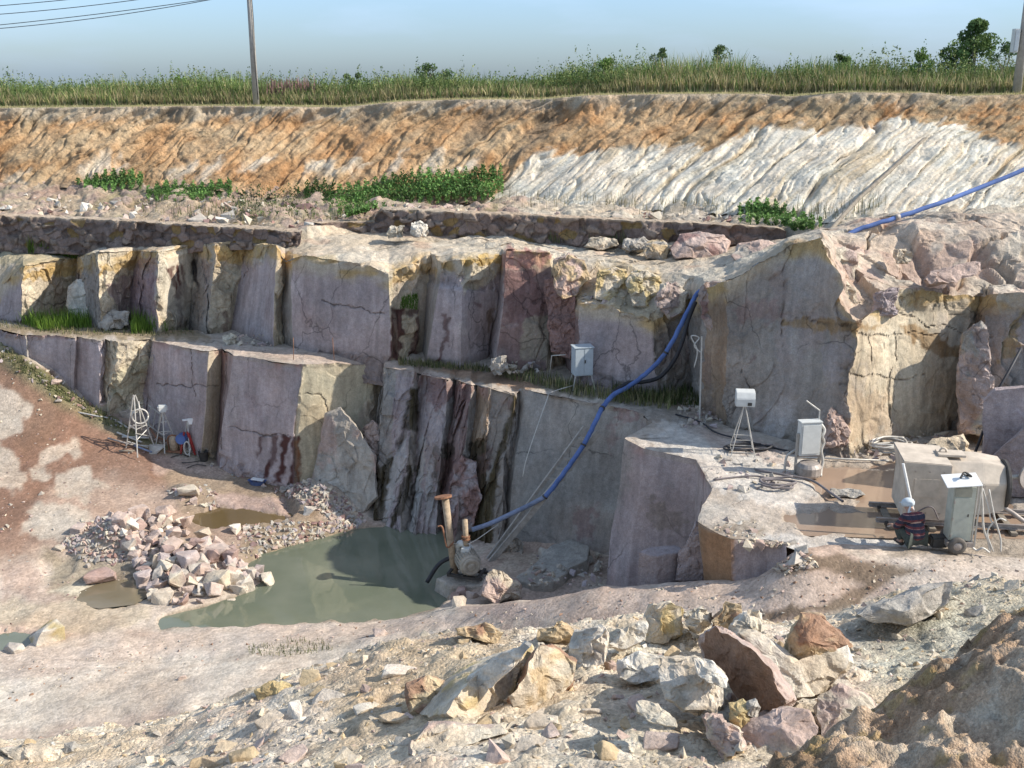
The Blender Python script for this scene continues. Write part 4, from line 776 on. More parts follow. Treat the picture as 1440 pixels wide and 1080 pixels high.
while n < 235:
    x = rg.uniform(150, 378); y = rg.uniform(722, 852)
    if float(sd_poly(np.array([x]), np.array([y]), poly)[0]) > 0: continue
    s_ = rg.choice([7, 8, 10, 12, 14, 17, 20, 24]); tn = rg.choice(['cream', 'pink', 'pink', 'pink', 'lilac', 'pink', 'white', 'maroon', 'grey'])
    P = on_floor(x, y); P[2] += rg.uniform(0, .12); m = mpp(P)
    stone('boulder', P, (s_ * m, s_ * m * rg.uniform(.6, .95), s_ * m * rg.uniform(.5, .9)), tn, 300 + n, rx=rg.uniform(-.5, .5), ry=rg.uniform(-.5, .5), label=PL.format({'cream': 'cream', 'pink': 'pink', 'lilac': 'lilac grey', 'white': 'whitish', 'maroon': 'dark maroon', 'grey': 'grey'}[tn]), cat='boulder', group='%s stones heaped beside the green pool' % tn)
    n += 1
def scatter(name, pts, sizes, tones, mat=M_STONE, seed=0, flat=.7, lib=None):
    rg = np.random.RandomState(seed); g = Grid(); lib = lib or LIBS
    for P, s in zip(pts, sizes):
        v, f = lib[rg.randint(len(lib))]; a = rg.uniform(-3, 3, 3)
        w_ = (v * s * np.array([1, rg.uniform(.55, 1), rg.uniform(.4, flat)]) / .55 * .5) @ rotm(a[0] * .25, a[1] * .25, a[2]).T + P
        c = np.array(TONES[tones[rg.randint(len(tones))]]) * rg.uniform(.75, 1.1); g.raw(w_, f, c, .6)
    return tag(g.build(name, mat, smooth=False), kind='stuff')
def region_pts(poly, n, seed, fn, y0, y1):
    rg = np.random.RandomState(seed); p = np.array(poly); out = []
    xs = rg.uniform(p[:, 0].min(), p[:, 0].max(), n * 4); ys = rg.uniform(p[:, 1].min(), p[:, 1].max(), n * 4); ok = sd_poly(xs, ys, poly) < 0
    xs = xs[ok][:n]; ys = ys[ok][:n]
    Ys = np.linspace(y0, y1, 130)[None]; Q = pj(xs[:, None], ys[:, None], Ys); h = fn(Q[..., 0], Q[..., 1]); k = np.argmax(Q[..., 2] <= h, 1)
    for i in range(len(xs)):
        if k[i] > 0: q = Q[i, k[i]].copy(); q[2] = h[i, k[i]]; out.append(q)
    return out
rs = np.random.RandomState(3)
pts = region_pts([(110, 735), (170, 722), (215, 760), (200, 795), (120, 795), (85, 770)], 500, 1, floor_h, 20, 34) + region_pts([(380, 690), (430, 672), (480, 700), (520, 735), (480, 745), (440, 715)], 420, 2, floor_h, 24, 38) + \
    region_pts([(0, 478), (110, 552), (220, 622), (300, 640), (400, 690), (390, 696), (280, 650), (90, 572), (0, 510)], 260, 3, floor_h, 28, 41) + region_pts([(330, 735), (520, 735), (480, 752), (350, 790), (335, 770)], 300, 4, floor_h, 24, 34) + region_pts([(230, 690), (300, 680), (310, 720), (260, 712)], 70, 5, floor_h, 24, 36)
tag(scatter('gravel', pts, rs.uniform(.05, .22, len(pts)) ** 1.0, ['cream', 'pink', 'lilac', 'grey', 'maroon', 'grey'], seed=4), 'loose broken gravel lying along the foot of the walls and around the pool', 'gravel')
pts = region_pts([(0, 500), (120, 590), (300, 650), (420, 700), (330, 780), (100, 860), (0, 900)], 420, 61, floor_h, 20, 40)
tag(scatter('grit', pts, rs.exponential(.03, len(pts)) + .025, ['pink', 'grey', 'cream', 'maroon'], seed=62), 'grit and small stones scattered over the damp brown pit slope', 'pebbles')
pts = region_pts([(620, 858), (1000, 818), (1100, 802), (1440, 775), (1440, 850), (1200, 860), (760, 885), (520, 905), (100, 960), (0, 1000), (0, 930)], 520, 6, floor_h, 15, 30)
tag(scatter('scattered_pebbles', pts, rs.uniform(.02, .09, len(pts)), ['cream', 'pink', 'grey', 'brown'], seed=8), 'small pebbles scattered over the dusty strip in front of the pool', 'pebbles')
pts = region_pts([(985, 738), (1060, 732), (1080, 758), (1140, 780), (1150, 800), (1095, 808), (1075, 780)], 240, 7, lambda x, y: np.maximum(floor_h(x, y), np.where(y > 19.6, -9.05, -99)), 16, 23)
tag(scatter('broken_rubble', pts, rs.exponential(.05, len(pts)) + .05, ['cream', 'pink', 'grey', 'cream'], seed=9), 'broken pink and grey rubble spilling over the corner of the platform', 'rubble')

# mound pebbles and clods
def yx(n, seed):
    rg = np.random.RandomState(seed); Y = rg.uniform(3.6, 11, n) ** 1.0; X = rg.uniform(-1, 1, n) * (Y * .52 + .4); return X, Y
X, Y = yx(9000, 5); Z = mound_h(X, Y); sz = .012 + .05 * np.random.RandomState(6).power(.35, len(X)) ** 2
sz = np.clip(np.random.RandomState(6).exponential(.015, len(X)) + .009, .009, .10)
m_ = tag(scatter('pebbles', list(np.stack([X, Y, Z], -1)), sz, ['cream', 'white', 'ochre', 'pink', 'cream', 'cream', 'cream'], M_NEARSTONE, seed=12), 'countless small pebbles and clods covering the rubble mound', 'pebbles')
X, Y = yx(1500, 25); Z = mound_h(X, Y)
dn = fbm(np.stack([X, Y, Z * 0], -1), .7, 3, 26) > -.15; X, Y, Z = X[dn], Y[dn], Z[dn]
tag(scatter('rubble_chips', list(np.stack([X, Y, Z], -1)), np.random.RandomState(27).exponential(.026, len(X)) + .025, ['cream', 'white', 'cream', 'pink', 'ochre', 'cream'], M_NEARSTONE, seed=28), 'small broken stone chips packed over the rubble mound', 'rubble')
X, Y = yx(150, 15); Z = mound_h(X, Y)
tag(scatter('rubble_clods', list(np.stack([X, Y, Z], -1)), np.random.RandomState(16).uniform(.07, .2, 150), ['cream', 'ochre', 'grey', 'ochre', 'pink'], M_NEARSTONE, seed=17, lib=LIB), 'fist sized stones and clods half buried in the rubble mound', 'rubble')

# large foreground stones, each from its own outline
def slab(name, outline, Y, thick, tone, label, a=0., b=0., bulge=.05, shrink=.8, shift=(0, 0, 0), amp=.02, tone2=None, tone_side=None, seed=0, mat=None, cat='rock', n2=2.0, res=.032):
    """stone with the given outline; front face tilted by a,b (m per pixel), body reaching back by thick"""
    o = np.array(outline, float); cx, cy = o.mean(0); mats = mat or M_NEARSTONE
    def ring(s, dY, dz=0):
        q = (o - [cx, cy]) * s + [cx, cy]; return pj(q[:, 0], q[:, 1], Y + a * (q[:, 0] - cx) + b * (q[:, 1] - cy) + dY) + np.array([0, 0, dz])
    rings = [ring(.0, -bulge), ring(.60, -bulge * .55), ring(.955, -bulge * .25), ring(1.0, thick * .12)]
    sh = np.array(shift, float)
    rings += [ring(shrink + (1 - shrink) * .5, thick * .6) + sh * .6, ring(shrink * .85, thick) + sh, ring(.0, thick * 1.02) + sh]
    rings = [np.concatenate([r, r[:1]]) for r in rings]
    P, us, vs = loft(rings, res); g = Grid()
    P = P - P[0, 0] * 0
    c = np.array(TONES[tone]); C = np.broadcast_to(c, P.shape).copy(); s0 = max(.15, np.ptp(P[..., 0]))
    C = C * (1 + .22 * fbm(P / s0 * 2, 1.5, 5, seed + 2))[..., None]
    if tone2: C = mixc(C, TONES[tone2], sst(fbm(P / s0 * 2, 1.2, 4, seed + 5), -.05, .3))
    if tone_side: C = mixc(C, TONES[tone_side], sst(vs[:, None] + 0 * P[..., 0], 2.0, 2.3))
    D = amp * vec(P, n2 * 1.2 / s0, 4, seed + 9) * 1.5 + amp * .5 * vec(P, 9 / s0, 3, seed + 10)
    d1, d2, cc = voro(P * 3.2 / s0, seed + 20); D = D + ((cc - .5) * amp * 3.0 * sst(d2 - d1, 0, .10))[..., None] * np.array([.3, -.9, .3])
    org = P.reshape(-1, 3).mean(0); g.add(P + D, C, .9); ob = g.build(name, mats, smooth=False, origin=org)
    return tag(ob, label, cat)
slab('boulder', [(745, 904), (748, 925), (722, 985), (690, 1030), (650, 1022), (628, 1005), (660, 960), (700, 925)], 6.7, .35, 'cream', 'long pale slab tilted up out of the rubble at the bottom centre', a=.0045, b=-.003, tone2='yellow', bulge=.0, shift=(-.3, 0, -.05), seed=1)
slab('boulder', [(738, 902), (746, 906), (700, 950), (660, 1000), (640, 1022), (600, 1030), (590, 1015), (628, 978), (690, 925)], 6.62, .3, 'white', 'bluish white slab leaning along the left of the tilted slab', a=-.004, b=-.002, tone2='grey', bulge=.02, seed=2)
slab('boulder', [(600, 1018), (700, 1018), (712, 1030), (660, 1048), (600, 1066), (575, 1062), (578, 1042)], 5.9, .4, 'cream', 'flat pink edged slab lying at the foot of the tilted slab', b=-.007, tone2='pink', bulge=.03, seed=3)
slab('boulder', [(762, 902), (786, 908), (812, 930), (806, 968), (770, 990), (722, 998), (712, 985), (738, 945)], 6.75, .42, 'cream', 'cream block with yellow stains leaning on the tilted slab', a=.003, b=-.0022, tone2='ochre', tone_side='brown', bulge=.06, seed=4)
slab('boulder', [(806, 888), (848, 878), (858, 892), (850, 930), (836, 944), (812, 948), (800, 920)], 7.6, .3, 'white', 'white grey flaky stone behind the cream block', a=-.003, b=-.003, tone2='grey', bulge=.03, seed=5)
slab('boulder', [(988, 884), (1004, 880), (1050, 912), (1085, 948), (1112, 988), (1088, 996), (1062, 1004), (1030, 968), (990, 925), (983, 905)], 6.35, .40, 'brown', 'dark reddish brown slab standing on edge in the rubble', a=-.0075, b=.001, bulge=.0, tone_side='pink', shift=(.15, .2, -.08), seed=6)
slab('boulder', [(1035, 888), (1060, 886), (1130, 930), (1192, 905), (1196, 930), (1160, 985), (1110, 990), (1060, 930)], 6.8, .55, 'cream', 'big cream boulder resting behind the dark brown slab', b=-.004, tone2='white', bulge=.05, seed=7)
slab('boulder', [(1118, 878), (1132, 864), (1150, 862), (1175, 884), (1192, 908), (1165, 930), (1140, 948), (1112, 930), (1108, 900)], 6.9, .5, 'ochre', 'cream boulder capped with rough rusty brown crust', b=-.002, tone2='brown', bulge=.08, seed=8, amp=.03)
slab('boulder', [(930, 922), (985, 920), (1018, 950), (1020, 985), (1008, 1003), (965, 1004), (938, 985), (926, 950)], 6.1, .3, 'cream', 'pale squarish slab left of the dark brown slab', b=-.0045, a=-.001, tone2='white', bulge=.03, seed=9)
slab('boulder', [(974, 926), (998, 928), (1027, 958), (1022, 966), (996, 960), (980, 945)], 5.95, .12, 'white', 'small white flake lying on the pale squarish slab', b=-.005, bulge=.02, seed=10, amp=.01, res=.025)
slab('boulder', [(1080, 1000), (1102, 990), (1135, 998), (1152, 1022), (1140, 1062), (1090, 1070), (1056, 1060), (1042, 1030), (1052, 1010)], 5.6, .5, 'pink', 'rounded pink speckled boulder at the bottom right', b=-.004, a=-.0015, tone2='cream', bulge=.10, seed=11)
slab('boulder', [(1028, 992), (1046, 984), (1058, 996), (1056, 1018), (1040, 1026), (1026, 1014)], 5.75, .15, 'yellow', 'small yellowish stone beneath the dark brown slab', b=-.003, bulge=.05, seed=12, amp=.012, res=.025)
slab('boulder', [(1048, 986), (1062, 982), (1070, 996), (1062, 1010), (1052, 1006)], 5.75, .12, 'grey', 'little grey stone right of the yellowish one', b=-.003, bulge=.04, seed=13, amp=.01, res=.025)
slab('boulder', [(984, 1006), (1010, 1004), (1040, 1030), (1044, 1058), (1020, 1062), (998, 1035)], 5.5, .25, 'pink', 'pinkish wedge leaning below the pale squarish slab', b=-.004, a=-.003, tone2='cream', bulge=.03, seed=14)
slab('boulder', [(900, 985), (925, 990), (950, 1012), (948, 1024), (920, 1016), (895, 1000)], 5.6, .15, 'cream', 'thin pale shard below the pale squarish slab', b=-.006, bulge=.02, seed=15, amp=.012, res=.025)
slab('boulder', [(1002, 870), (1022, 848), (1040, 850), (1042, 868), (1020, 886), (1004, 884)], 8.2, .3, 'ochre', 'brown capped stone on the mound crest behind the brown slab', b=-.003, tone2='brown', bulge=.05, seed=16)
slab('boulder', [(1028, 878), (1046, 862), (1070, 862), (1068, 884), (1050, 900), (1030, 898)], 7.8, .3, 'white', 'white stone on the crest just right of the brown capped one', b=-.003, tone2='cream', bulge=.05, seed=17)
slab('boulder', [(912, 852), (935, 846), (960, 858), (958, 890), (930, 910), (908, 905), (904, 870)], 8.4, .45, 'cream', 'tall yellow cream block on the crest of the mound', a=-.002, b=-.002, tone2='yellow', bulge=.08, seed=18)
slab('boulder', [(872, 890), (905, 868), (912, 874), (905, 898), (872, 915), (858, 912)], 7.9, .25, 'white', 'elongated pale stone left of the tall yellow cream block', b=-.004, tone2='cream', bulge=.03, seed=19)
slab('boulder', [(964, 860), (985, 852), (1000, 862), (1000, 880), (984, 892), (966, 882)], 8.3, .3, 'cream', 'rounded cream stone on the crest right of the tall block', b=-.003, bulge=.06, seed=20)
slab('boulder', [(758, 885), (790, 876), (815, 884), (812, 900), (780, 908), (758, 900)], 8.4, .35, 'ochre', 'olive brown lump on the crest above the cream block', b=-.003, tone2='grey', bulge=.08, seed=21)
slab('boulder', [(570, 960), (600, 950), (640, 962), (640, 985), (600, 1016), (575, 1004)], 6.9, .3, 'ochre', 'brown banded stone left of the tilted slab', a=.002, b=-.003, tone2='brown', bulge=.06, seed=22)
slab('boulder', [(1205, 862), (1250, 838), (1290, 822), (1340, 818), (1330, 850), (1270, 880), (1230, 872)], 9.2, .8, 'grey', 'grey green boulder half buried in the sandy bank at right', b=-.004, bulge=.12, seed=23, amp=.03)
slab('boulder', [(1150, 978), (1180, 960), (1215, 975), (1235, 1005), (1200, 1040), (1160, 1045), (1140, 1010)], 6.4, .4, 'pink', 'pinkish stone between the speckled boulder and the earth heap', b=-.005, a=-.001, tone2='cream', bulge=.06, seed=24)
slab('boulder', [(670, 928), (700, 920), (722, 930), (700, 950), (672, 948)], 7.5, .25, 'grey', 'grey green stone behind the top of the tilted slab', b=-.003, bulge=.05, seed=25)
slab('boulder', [(870, 930), (900, 915), (935, 922), (930, 950), (890, 962), (868, 955)], 7.0, .25, 'white', 'whitish stone left of the pale squarish slab', b=-.005, bulge=.05, seed=26)
slab('boulder', [(358, 972), (385, 958), (414, 966), (410, 984), (375, 990)], 8.3, .3, 'yellow', 'yellowish lump on the left shoulder of the mound', b=-.004, bulge=.06, seed=27)
slab('boulder', [(640, 884), (680, 878), (708, 892), (700, 906), (660, 900), (640, 894)], 8.7, .3, 'ochre', 'flat brown crust on the crest left of centre', b=-.004, tone2='brown', bulge=.05, seed=28)
slab('boulder', [(1155, 1060), (1175, 1028), (1195, 1020), (1200, 1050), (1180, 1080), (1160, 1090)], 3.8, .14, 'white', 'pale grey stone at the left end of the brown earth heap', b=-.002, bulge=.03, seed=29, res=.02, amp=.012)
slab('boulder', [(0, 1050), (45, 1046), (90, 1056), (80, 1072), (20, 1072)], 8.0, .3, 'cream', 'pale flat stone at the lower left corner', b=-.006, bulge=.03, seed=30)

# ------------------------------------------------------------------ big blocks round the pit and on the terrace
def topblock(poly, z, h, tone, label, tone2=None, seed=0, grow=.06, amp=.03, tilt=(0, 0)):
    """flat topped block: its upper face is the given outline at height z"""
    p = np.array(poly, float); t_ = gz(p[:, 0], p[:, 1], z); ctr = t_.mean(0); t_[:, 2] += (t_[:, 0] - ctr[0]) * tilt[0] + (t_[:, 1] - ctr[1]) * tilt[1]
    def rg_(s, dz): q = ctr + (t_ - ctr) * s; q[:, 2] += dz; return np.concatenate([q, q[:1]])
    P, us, vs = loft([rg_(0, 0), rg_(.97, 0), rg_(1.0, -.03), rg_(1 + grow * .4, -h * .5), rg_(1 + grow, -h)], .05)
    C = np.broadcast_to(np.array(TONES[tone]), P.shape) * (1 + .15 * fbm(P, 1.2, 4, seed))[..., None]
    if tone2: C = mixc(C, TONES[tone2], sst(fbm(P, 1.1, 3, seed + 1), -.1, .3))
    d1, d2, cc = voro(P * 1.6, seed + 3); D = amp * vec(P, 2, 4, seed) + ((cc - .5) * amp * 2 * sst(d2 - d1, 0, .1))[..., None] * np.array([.6, -.7, .15])
    g = Grid(); g.add(P + D, C, .9, flip=True); return tag(g.build('boulder', M_ROCK, smooth=True, origin=ctr), label, 'boulder')
def block(outline, Y, thick, tone, label, **k): return slab('boulder', outline, Y, thick, tone, label, mat=M_ROCK, res=.06, amp=k.pop('amp', .06), cat='boulder', **k)
topblock([(613, 812), (640, 803), (672, 800), (712, 803), (704, 818), (668, 824), (632, 824)], -13.15, .9, 'grey', 'flat grey block carrying the pump at the edge of the pool', seed=31)
for i_, (x_, y_, w__, tn_, lb_) in enumerate([(640, 836, 14, 'maroon', 'small dark red stone left of the others in front of the pump block'), (652, 832, 18, 'maroon', 'rounded brownish stone in front of the pump block'), (666, 834, 18, 'pink', 'rounded pink stone touching the pink and white boulder'), (646, 846, 20, 'cream', 'pale chip lying at the water edge in front of the pump block')]):
    P_ = on_floor(x_, y_ + 6); m_ = mpp(P_); stone('boulder', P_, (w__ * m_, w__ * m_, w__ * m_ * .9), tn_, 930 + i_, label=lb_, cat='boulder')
block([(684, 806), (690, 802), (712, 806), (732, 820), (733, 842), (700, 846), (676, 838)], 24.6, .9, 'cream', 'pink and white pointed boulder right of the pump', b=-.012, a=.006, tone2='pink', bulge=.15, seed=32)
topblock([(722, 806), (752, 790), (775, 770), (806, 765), (830, 776), (826, 792), (800, 800), (778, 812), (750, 812)], -12.75, 1.1, 'grey', 'large grey slab fallen at the foot of the shaded wall', seed=33, tilt=(.12, .1))
block([(460, 580), (478, 572), (500, 598), (528, 640), (530, 700), (500, 735), (455, 715), (448, 670), (436, 684)], 32.2, 1.6, 'grey', 'leaning slab of grey rock split off the lower wall beside the pool', a=-.012, b=-.006, tone2='pink', bulge=.1, seed=34)
topblock([(899, 776), (915, 769), (950, 766), (960, 770), (952, 778), (925, 782)], -9.95, 1.6, 'lilac', 'sawn grey block under the left corner of the platform', seed=35, amp=.02)
block([(955, 775), (965, 765), (978, 732), (988, 742), (990, 818), (950, 818)], 20.85, .6, 'lilac', 'narrow pale slab leaning on the brown stained corner of the platform', a=-.004, bulge=.02, seed=55, amp=.02)
block([(1098, 800), (1105, 787), (1128, 784), (1146, 795), (1140, 806), (1105, 808)], 19.0, .5, 'pink', 'pink flat stone on the damp ground below the platform corner', b=-.012, bulge=.05, seed=36)
block([(1382, 560), (1400, 545), (1440, 542), (1500, 540), (1500, 700), (1440, 704), (1378, 690)], 22.6, 1.6, 'lilac', 'tall pale grey block behind the dusty machine at the right edge', a=-.004, bulge=.03, seed=37, amp=.025)
block([(1396, 640), (1440, 598), (1520, 590), (1520, 705), (1400, 700)], 21.9, 1.2, 'lilac', 'sawn lilac block in front of the tall one at the right edge', a=-.004, bulge=.03, seed=38, amp=.02)
block([(1158, 590), (1168, 574), (1186, 585), (1196, 608), (1192, 624), (1160, 628)], 24.7, .8, 'pink', 'pink pointed stone at the foot of the big rock behind the white cabinet', b=-.01, bulge=.1, seed=39)
block([(944, 350), (955, 332), (985, 326), (1012, 330), (1026, 342), (1022, 360), (975, 370), (948, 366)], 33.6, 1.6, 'pink', 'large rounded pink boulder on the terrace in front of the stone wall', b=-.02, tone2='maroon', bulge=.4, seed=40)
block([(1030, 362), (1040, 345), (1070, 338), (1100, 342), (1102, 358), (1070, 370), (1034, 368)], 31.5, 1.4, 'pink', 'flat topped pink block between the pink boulder and the big rock', b=-.02, tone2='grey', bulge=.15, seed=41)
block([(904, 358), (912, 342), (932, 338), (942, 348), (940, 364), (910, 366)], 33.8, .9, 'ochre', 'orange brown stone left of the large pink boulder', b=-.015, tone2='grey', bulge=.2, seed=42)
block([(875, 350), (880, 338), (905, 334), (914, 344), (905, 352), (880, 354)], 34.8, .8, 'grey', 'grey stone at the foot of the stone wall left of the orange brown one', b=-.015, bulge=.12, seed=43)
block([(822, 348), (830, 335), (860, 334), (870, 344), (850, 350)], 35.6, .8, 'cream', 'low pale stone against the middle of the stone wall', b=-.015, bulge=.1, seed=44)
block([(577, 322), (582, 312), (592, 312), (602, 323), (600, 333), (580, 332)], 37.0, .6, 'white', 'upright cream stone on the terrace below the stone wall', b=-.01, bulge=.1, seed=45)
block([(545, 328), (548, 319), (566, 318), (567, 334), (548, 334)], 37.3, .5, 'cream', 'small pale block left of the upright cream stone', b=-.01, bulge=.06, seed=46)
block([(1296, 396), (1305, 382), (1360, 368), (1378, 368), (1376, 384), (1330, 398), (1302, 402)], 26.6, .8, 'pink', 'long mauve slab lying on the terrace at right', b=-.016, bulge=.1, seed=47)
block([(1258, 360), (1262, 352), (1278, 351), (1282, 362), (1278, 370), (1262, 370)], 27.6, .5, 'cream', 'small cream block on the terrace left of the mauve slab', b=-.01, bulge=.1, seed=48)
block([(1230, 440), (1230, 410), (1262, 406), (1262, 440), (1258, 448), (1236, 446)], 25.9, .7, 'lilac', 'upright lilac block in the notch above the lit cliff', a=.002, bulge=.05, seed=49)
block([(98, 400), (108, 393), (135, 398), (140, 430), (138, 458), (102, 448), (94, 430)], 40.0, 1.0, 'white', 'pale greenish stepped block in the gap of the upper wall at left', b=-.01, bulge=.1, seed=50)
block([(142, 444), (160, 434), (182, 440), (183, 460), (150, 466), (141, 458)], 38.2, .6, 'grey', 'low grey stone at the foot of the upper wall beside the reeds', b=-.01, bulge=.15, seed=51)
block([(315, 474), (322, 468), (334, 474), (332, 486), (318, 484)], 36.0, .4, 'cream', 'small cream stone on the bench below the leaning lilac slab', b=-.01, bulge=.06, seed=52)
block([(690, 518), (695, 504), (712, 500), (715, 520), (700, 526)], 31.6, .6, 'grey', 'squat grey stone under the maroon rock on the bench', b=-.01, bulge=.08, seed=53)
block([(1165, 692), (1170, 688), (1210, 690), (1216, 698), (1200, 701), (1170, 699)], 22.2, .5, 'grey', 'flat wavy edged plate of stone lying beside the muddy puddle', b=-.02, bulge=.02, seed=54, amp=.03)
block([(776, 378), (782, 362), (802, 356), (822, 366), (828, 392), (812, 418), (790, 420), (778, 400)], 31.9, 1.2, 'ochre', 'broken cream block right of the maroon rock on the upper wall', b=-.006, a=.004, tone2='pink', bulge=.06, seed=60)
block([(768, 392), (784, 386), (806, 410), (812, 470), (800, 508), (778, 500), (770, 450)], 31.9, 1.0, 'maroon', 'dark mauve fractured slab hanging on the upper wall left of the lilac face', a=-.006, b=-.003, bulge=.05, seed=61)
block([(838, 402), (842, 380), (862, 374), (880, 380), (884, 398), (878, 426), (850, 426), (840, 416)], 31.6, 1.2, 'yellow', 'yellow stained cream block on the rough rim above the lilac face', a=.006, b=-.006, tone2='cream', bulge=.05, seed=62)
block([(880, 396), (888, 382), (908, 380), (928, 390), (930, 408), (912, 436), (890, 430)], 31.0, 1.1, 'cream', 'cream broken block right of the yellow stained one on the rim', a=.005, b=-.006, tone2='yellow', bulge=.05, seed=63)
block([(924, 414), (932, 398), (952, 396), (966, 410), (962, 436), (944, 450), (928, 436)], 30.3, 1.0, 'pink', 'pinkish broken block on the rim left of the blue hose', a=.005, b=-.005, tone2='cream', bulge=.05, seed=64)
block([(984, 412), (990, 400), (1006, 396), (1020, 402), (1018, 440), (1004, 470), (988, 450)], 28.5, .9, 'pink', 'reddish cream fractured block right of where the hose drops over the rim', a=-.004, b=-.004, tone2='maroon', bulge=.05, seed=65)
block([(1150, 372), (1160, 350), (1186, 346), (1206, 360), (1204, 392), (1180, 410), (1156, 402)], 27.2, 1.3, 'pink', 'peach coloured angular block on top of the big shaded rock', a=.006, b=-.008, tone2='cream', bulge=.05, seed=66)
block([(1160, 408), (1176, 396), (1196, 400), (1212, 430), (1196, 460), (1170, 450)], 26.3, 1.0, 'cream', 'cream broken step just above the lit cliff corner', a=.004, b=-.007, tone2='pink', bulge=.05, seed=67)
block([(1355, 470), (1376, 452), (1392, 470), (1396, 560), (1384, 620), (1350, 610), (1346, 530)], 25.6, 1.0, 'pink', 'pinkish grey fractured column in the shade at the right end of the lit cliff', a=-.007, b=-.003, tone2='grey', bulge=.06, seed=68)
block([(1285, 640), (1310, 618), (1350, 612), (1372, 640), (1340, 655), (1300, 655)], 24.4, 1.0, 'cream', 'low spall covered block at the foot of the lit cliff behind the machine', b=-.01, bulge=.1, seed=69)
block([(640, 655), (650, 640), (668, 650), (676, 700), (664, 745), (636, 752), (630, 700)], 29.9, .8, 'maroon', 'mauve slab leaning at the foot of the dark wall above the water', a=-.006, b=-.004, tone2='lilac', bulge=.05, seed=70)
block([(700, 765), (715, 752), (735, 765), (738, 790), (716, 800), (700, 790)], 28.0, .6, 'grey', 'grey block standing behind the pump at the wall foot', a=-.004, b=-.004, bulge=.06, seed=71)
block([(512, 600), (524, 592), (536, 606), (540, 650), (528, 672), (514, 650)], 32.6, .7, 'pink', 'small pinkish block wedged behind the leaning grey slab', a=-.005, b=-.004, bulge=.06, seed=72)
rgb = np.random.RandomState(77)
for i_ in range(42):
    x_, y_ = rgb.uniform(150, 1240), rgb.uniform(905, 1078)
    if y_ < np.interp(x_, [150, 400, 540, 700, 1240], [1050, 985, 925, 905, 905]): continue
    P_ = on_mound(x_, y_); tn_ = ['cream', 'cream', 'ochre', 'pink', 'white'][rgb.randint(5)]; w__ = rgb.uniform(16, 52) * mpp(P_)
    stone('boulder', P_, (w__, w__ * rgb.uniform(.5, .8), w__ * rgb.uniform(.3, .55)), tn_, 700 + i_, label='half buried %s stone among the debris of the rubble mound' % {'cream': 'cream', 'ochre': 'yellow brown', 'pink': 'pinkish', 'white': 'whitish'}[tn_], cat='rock', group='%s stones half buried in the rubble mound' % tn_, mat=M_NEARSTONE, sink=.45)
pts = []
rg = np.random.RandomState(30)
for (x0, x1, y0, y1, Ya, Yb, n) in [(955, 1040, 560, 600, 28.6, 26.8, 130), (1195, 1330, 610, 645, 25.4, 24.2, 150), (1100, 1190, 560, 625, 25.6, 24.4, 60), (480, 545, 600, 700, 33.4, 32.0, 120), (330, 390, 470, 487, 36.4, 35.6, 40), (690, 760, 508, 524, 32.5, 31.6, 40), (820, 930, 395, 430, 33.0, 31.2, 150), (740, 850, 780, 826, 27.4, 24.5, 90), (1000, 1110, 625, 690, 25.5, 23.5, 60)]:
    for k in range(n):
        x, y = rg.uniform(x0, x1), rg.uniform(y0, y1); q = gz(x, y, ZB + .02) if (y > 540 and y < 700 and x > 900) else pj(x, y, Ya + (Yb - Ya) * (y - y0) / (y1 - y0)); pts.append(q)
tag(scatter('rock_debris', pts, np.random.RandomState(31).exponential(.07, len(pts)) + .06, ['grey', 'cream', 'pink', 'grey', 'lilac'], seed=33), 'broken chips and spall lying at the foot of the rock walls', 'rock debris')
# terrace rubble under the bank
rg = np.random.RandomState(40); pts = []
for k in range(420):
    x = rg.uniform(0, 700) if k < 330 else rg.uniform(700, 1150); wy = float(ip(x, [0, 420, 530, 1105], [300, 322, 294, 316])); by = float(ip(x, TX, TY)); f_ = rg.uniform(0, .8)
    Yw = float(ip(x, WBX, WBD)) + .5; pts.append(pj(x, wy - 2 + (by - wy) * f_, Yw + (float(ip(x, TX, TD)) - Yw) * f_) - np.array([0, 0, .02]))
tag(scatter('terrace_rubble', pts, np.random.RandomState(41).exponential(.12, len(pts)) + .06, ['grey', 'cream', 'pink', 'maroon', 'white'], seed=43), 'loose stones strewn over the terrace below the earth bank', 'rubble')

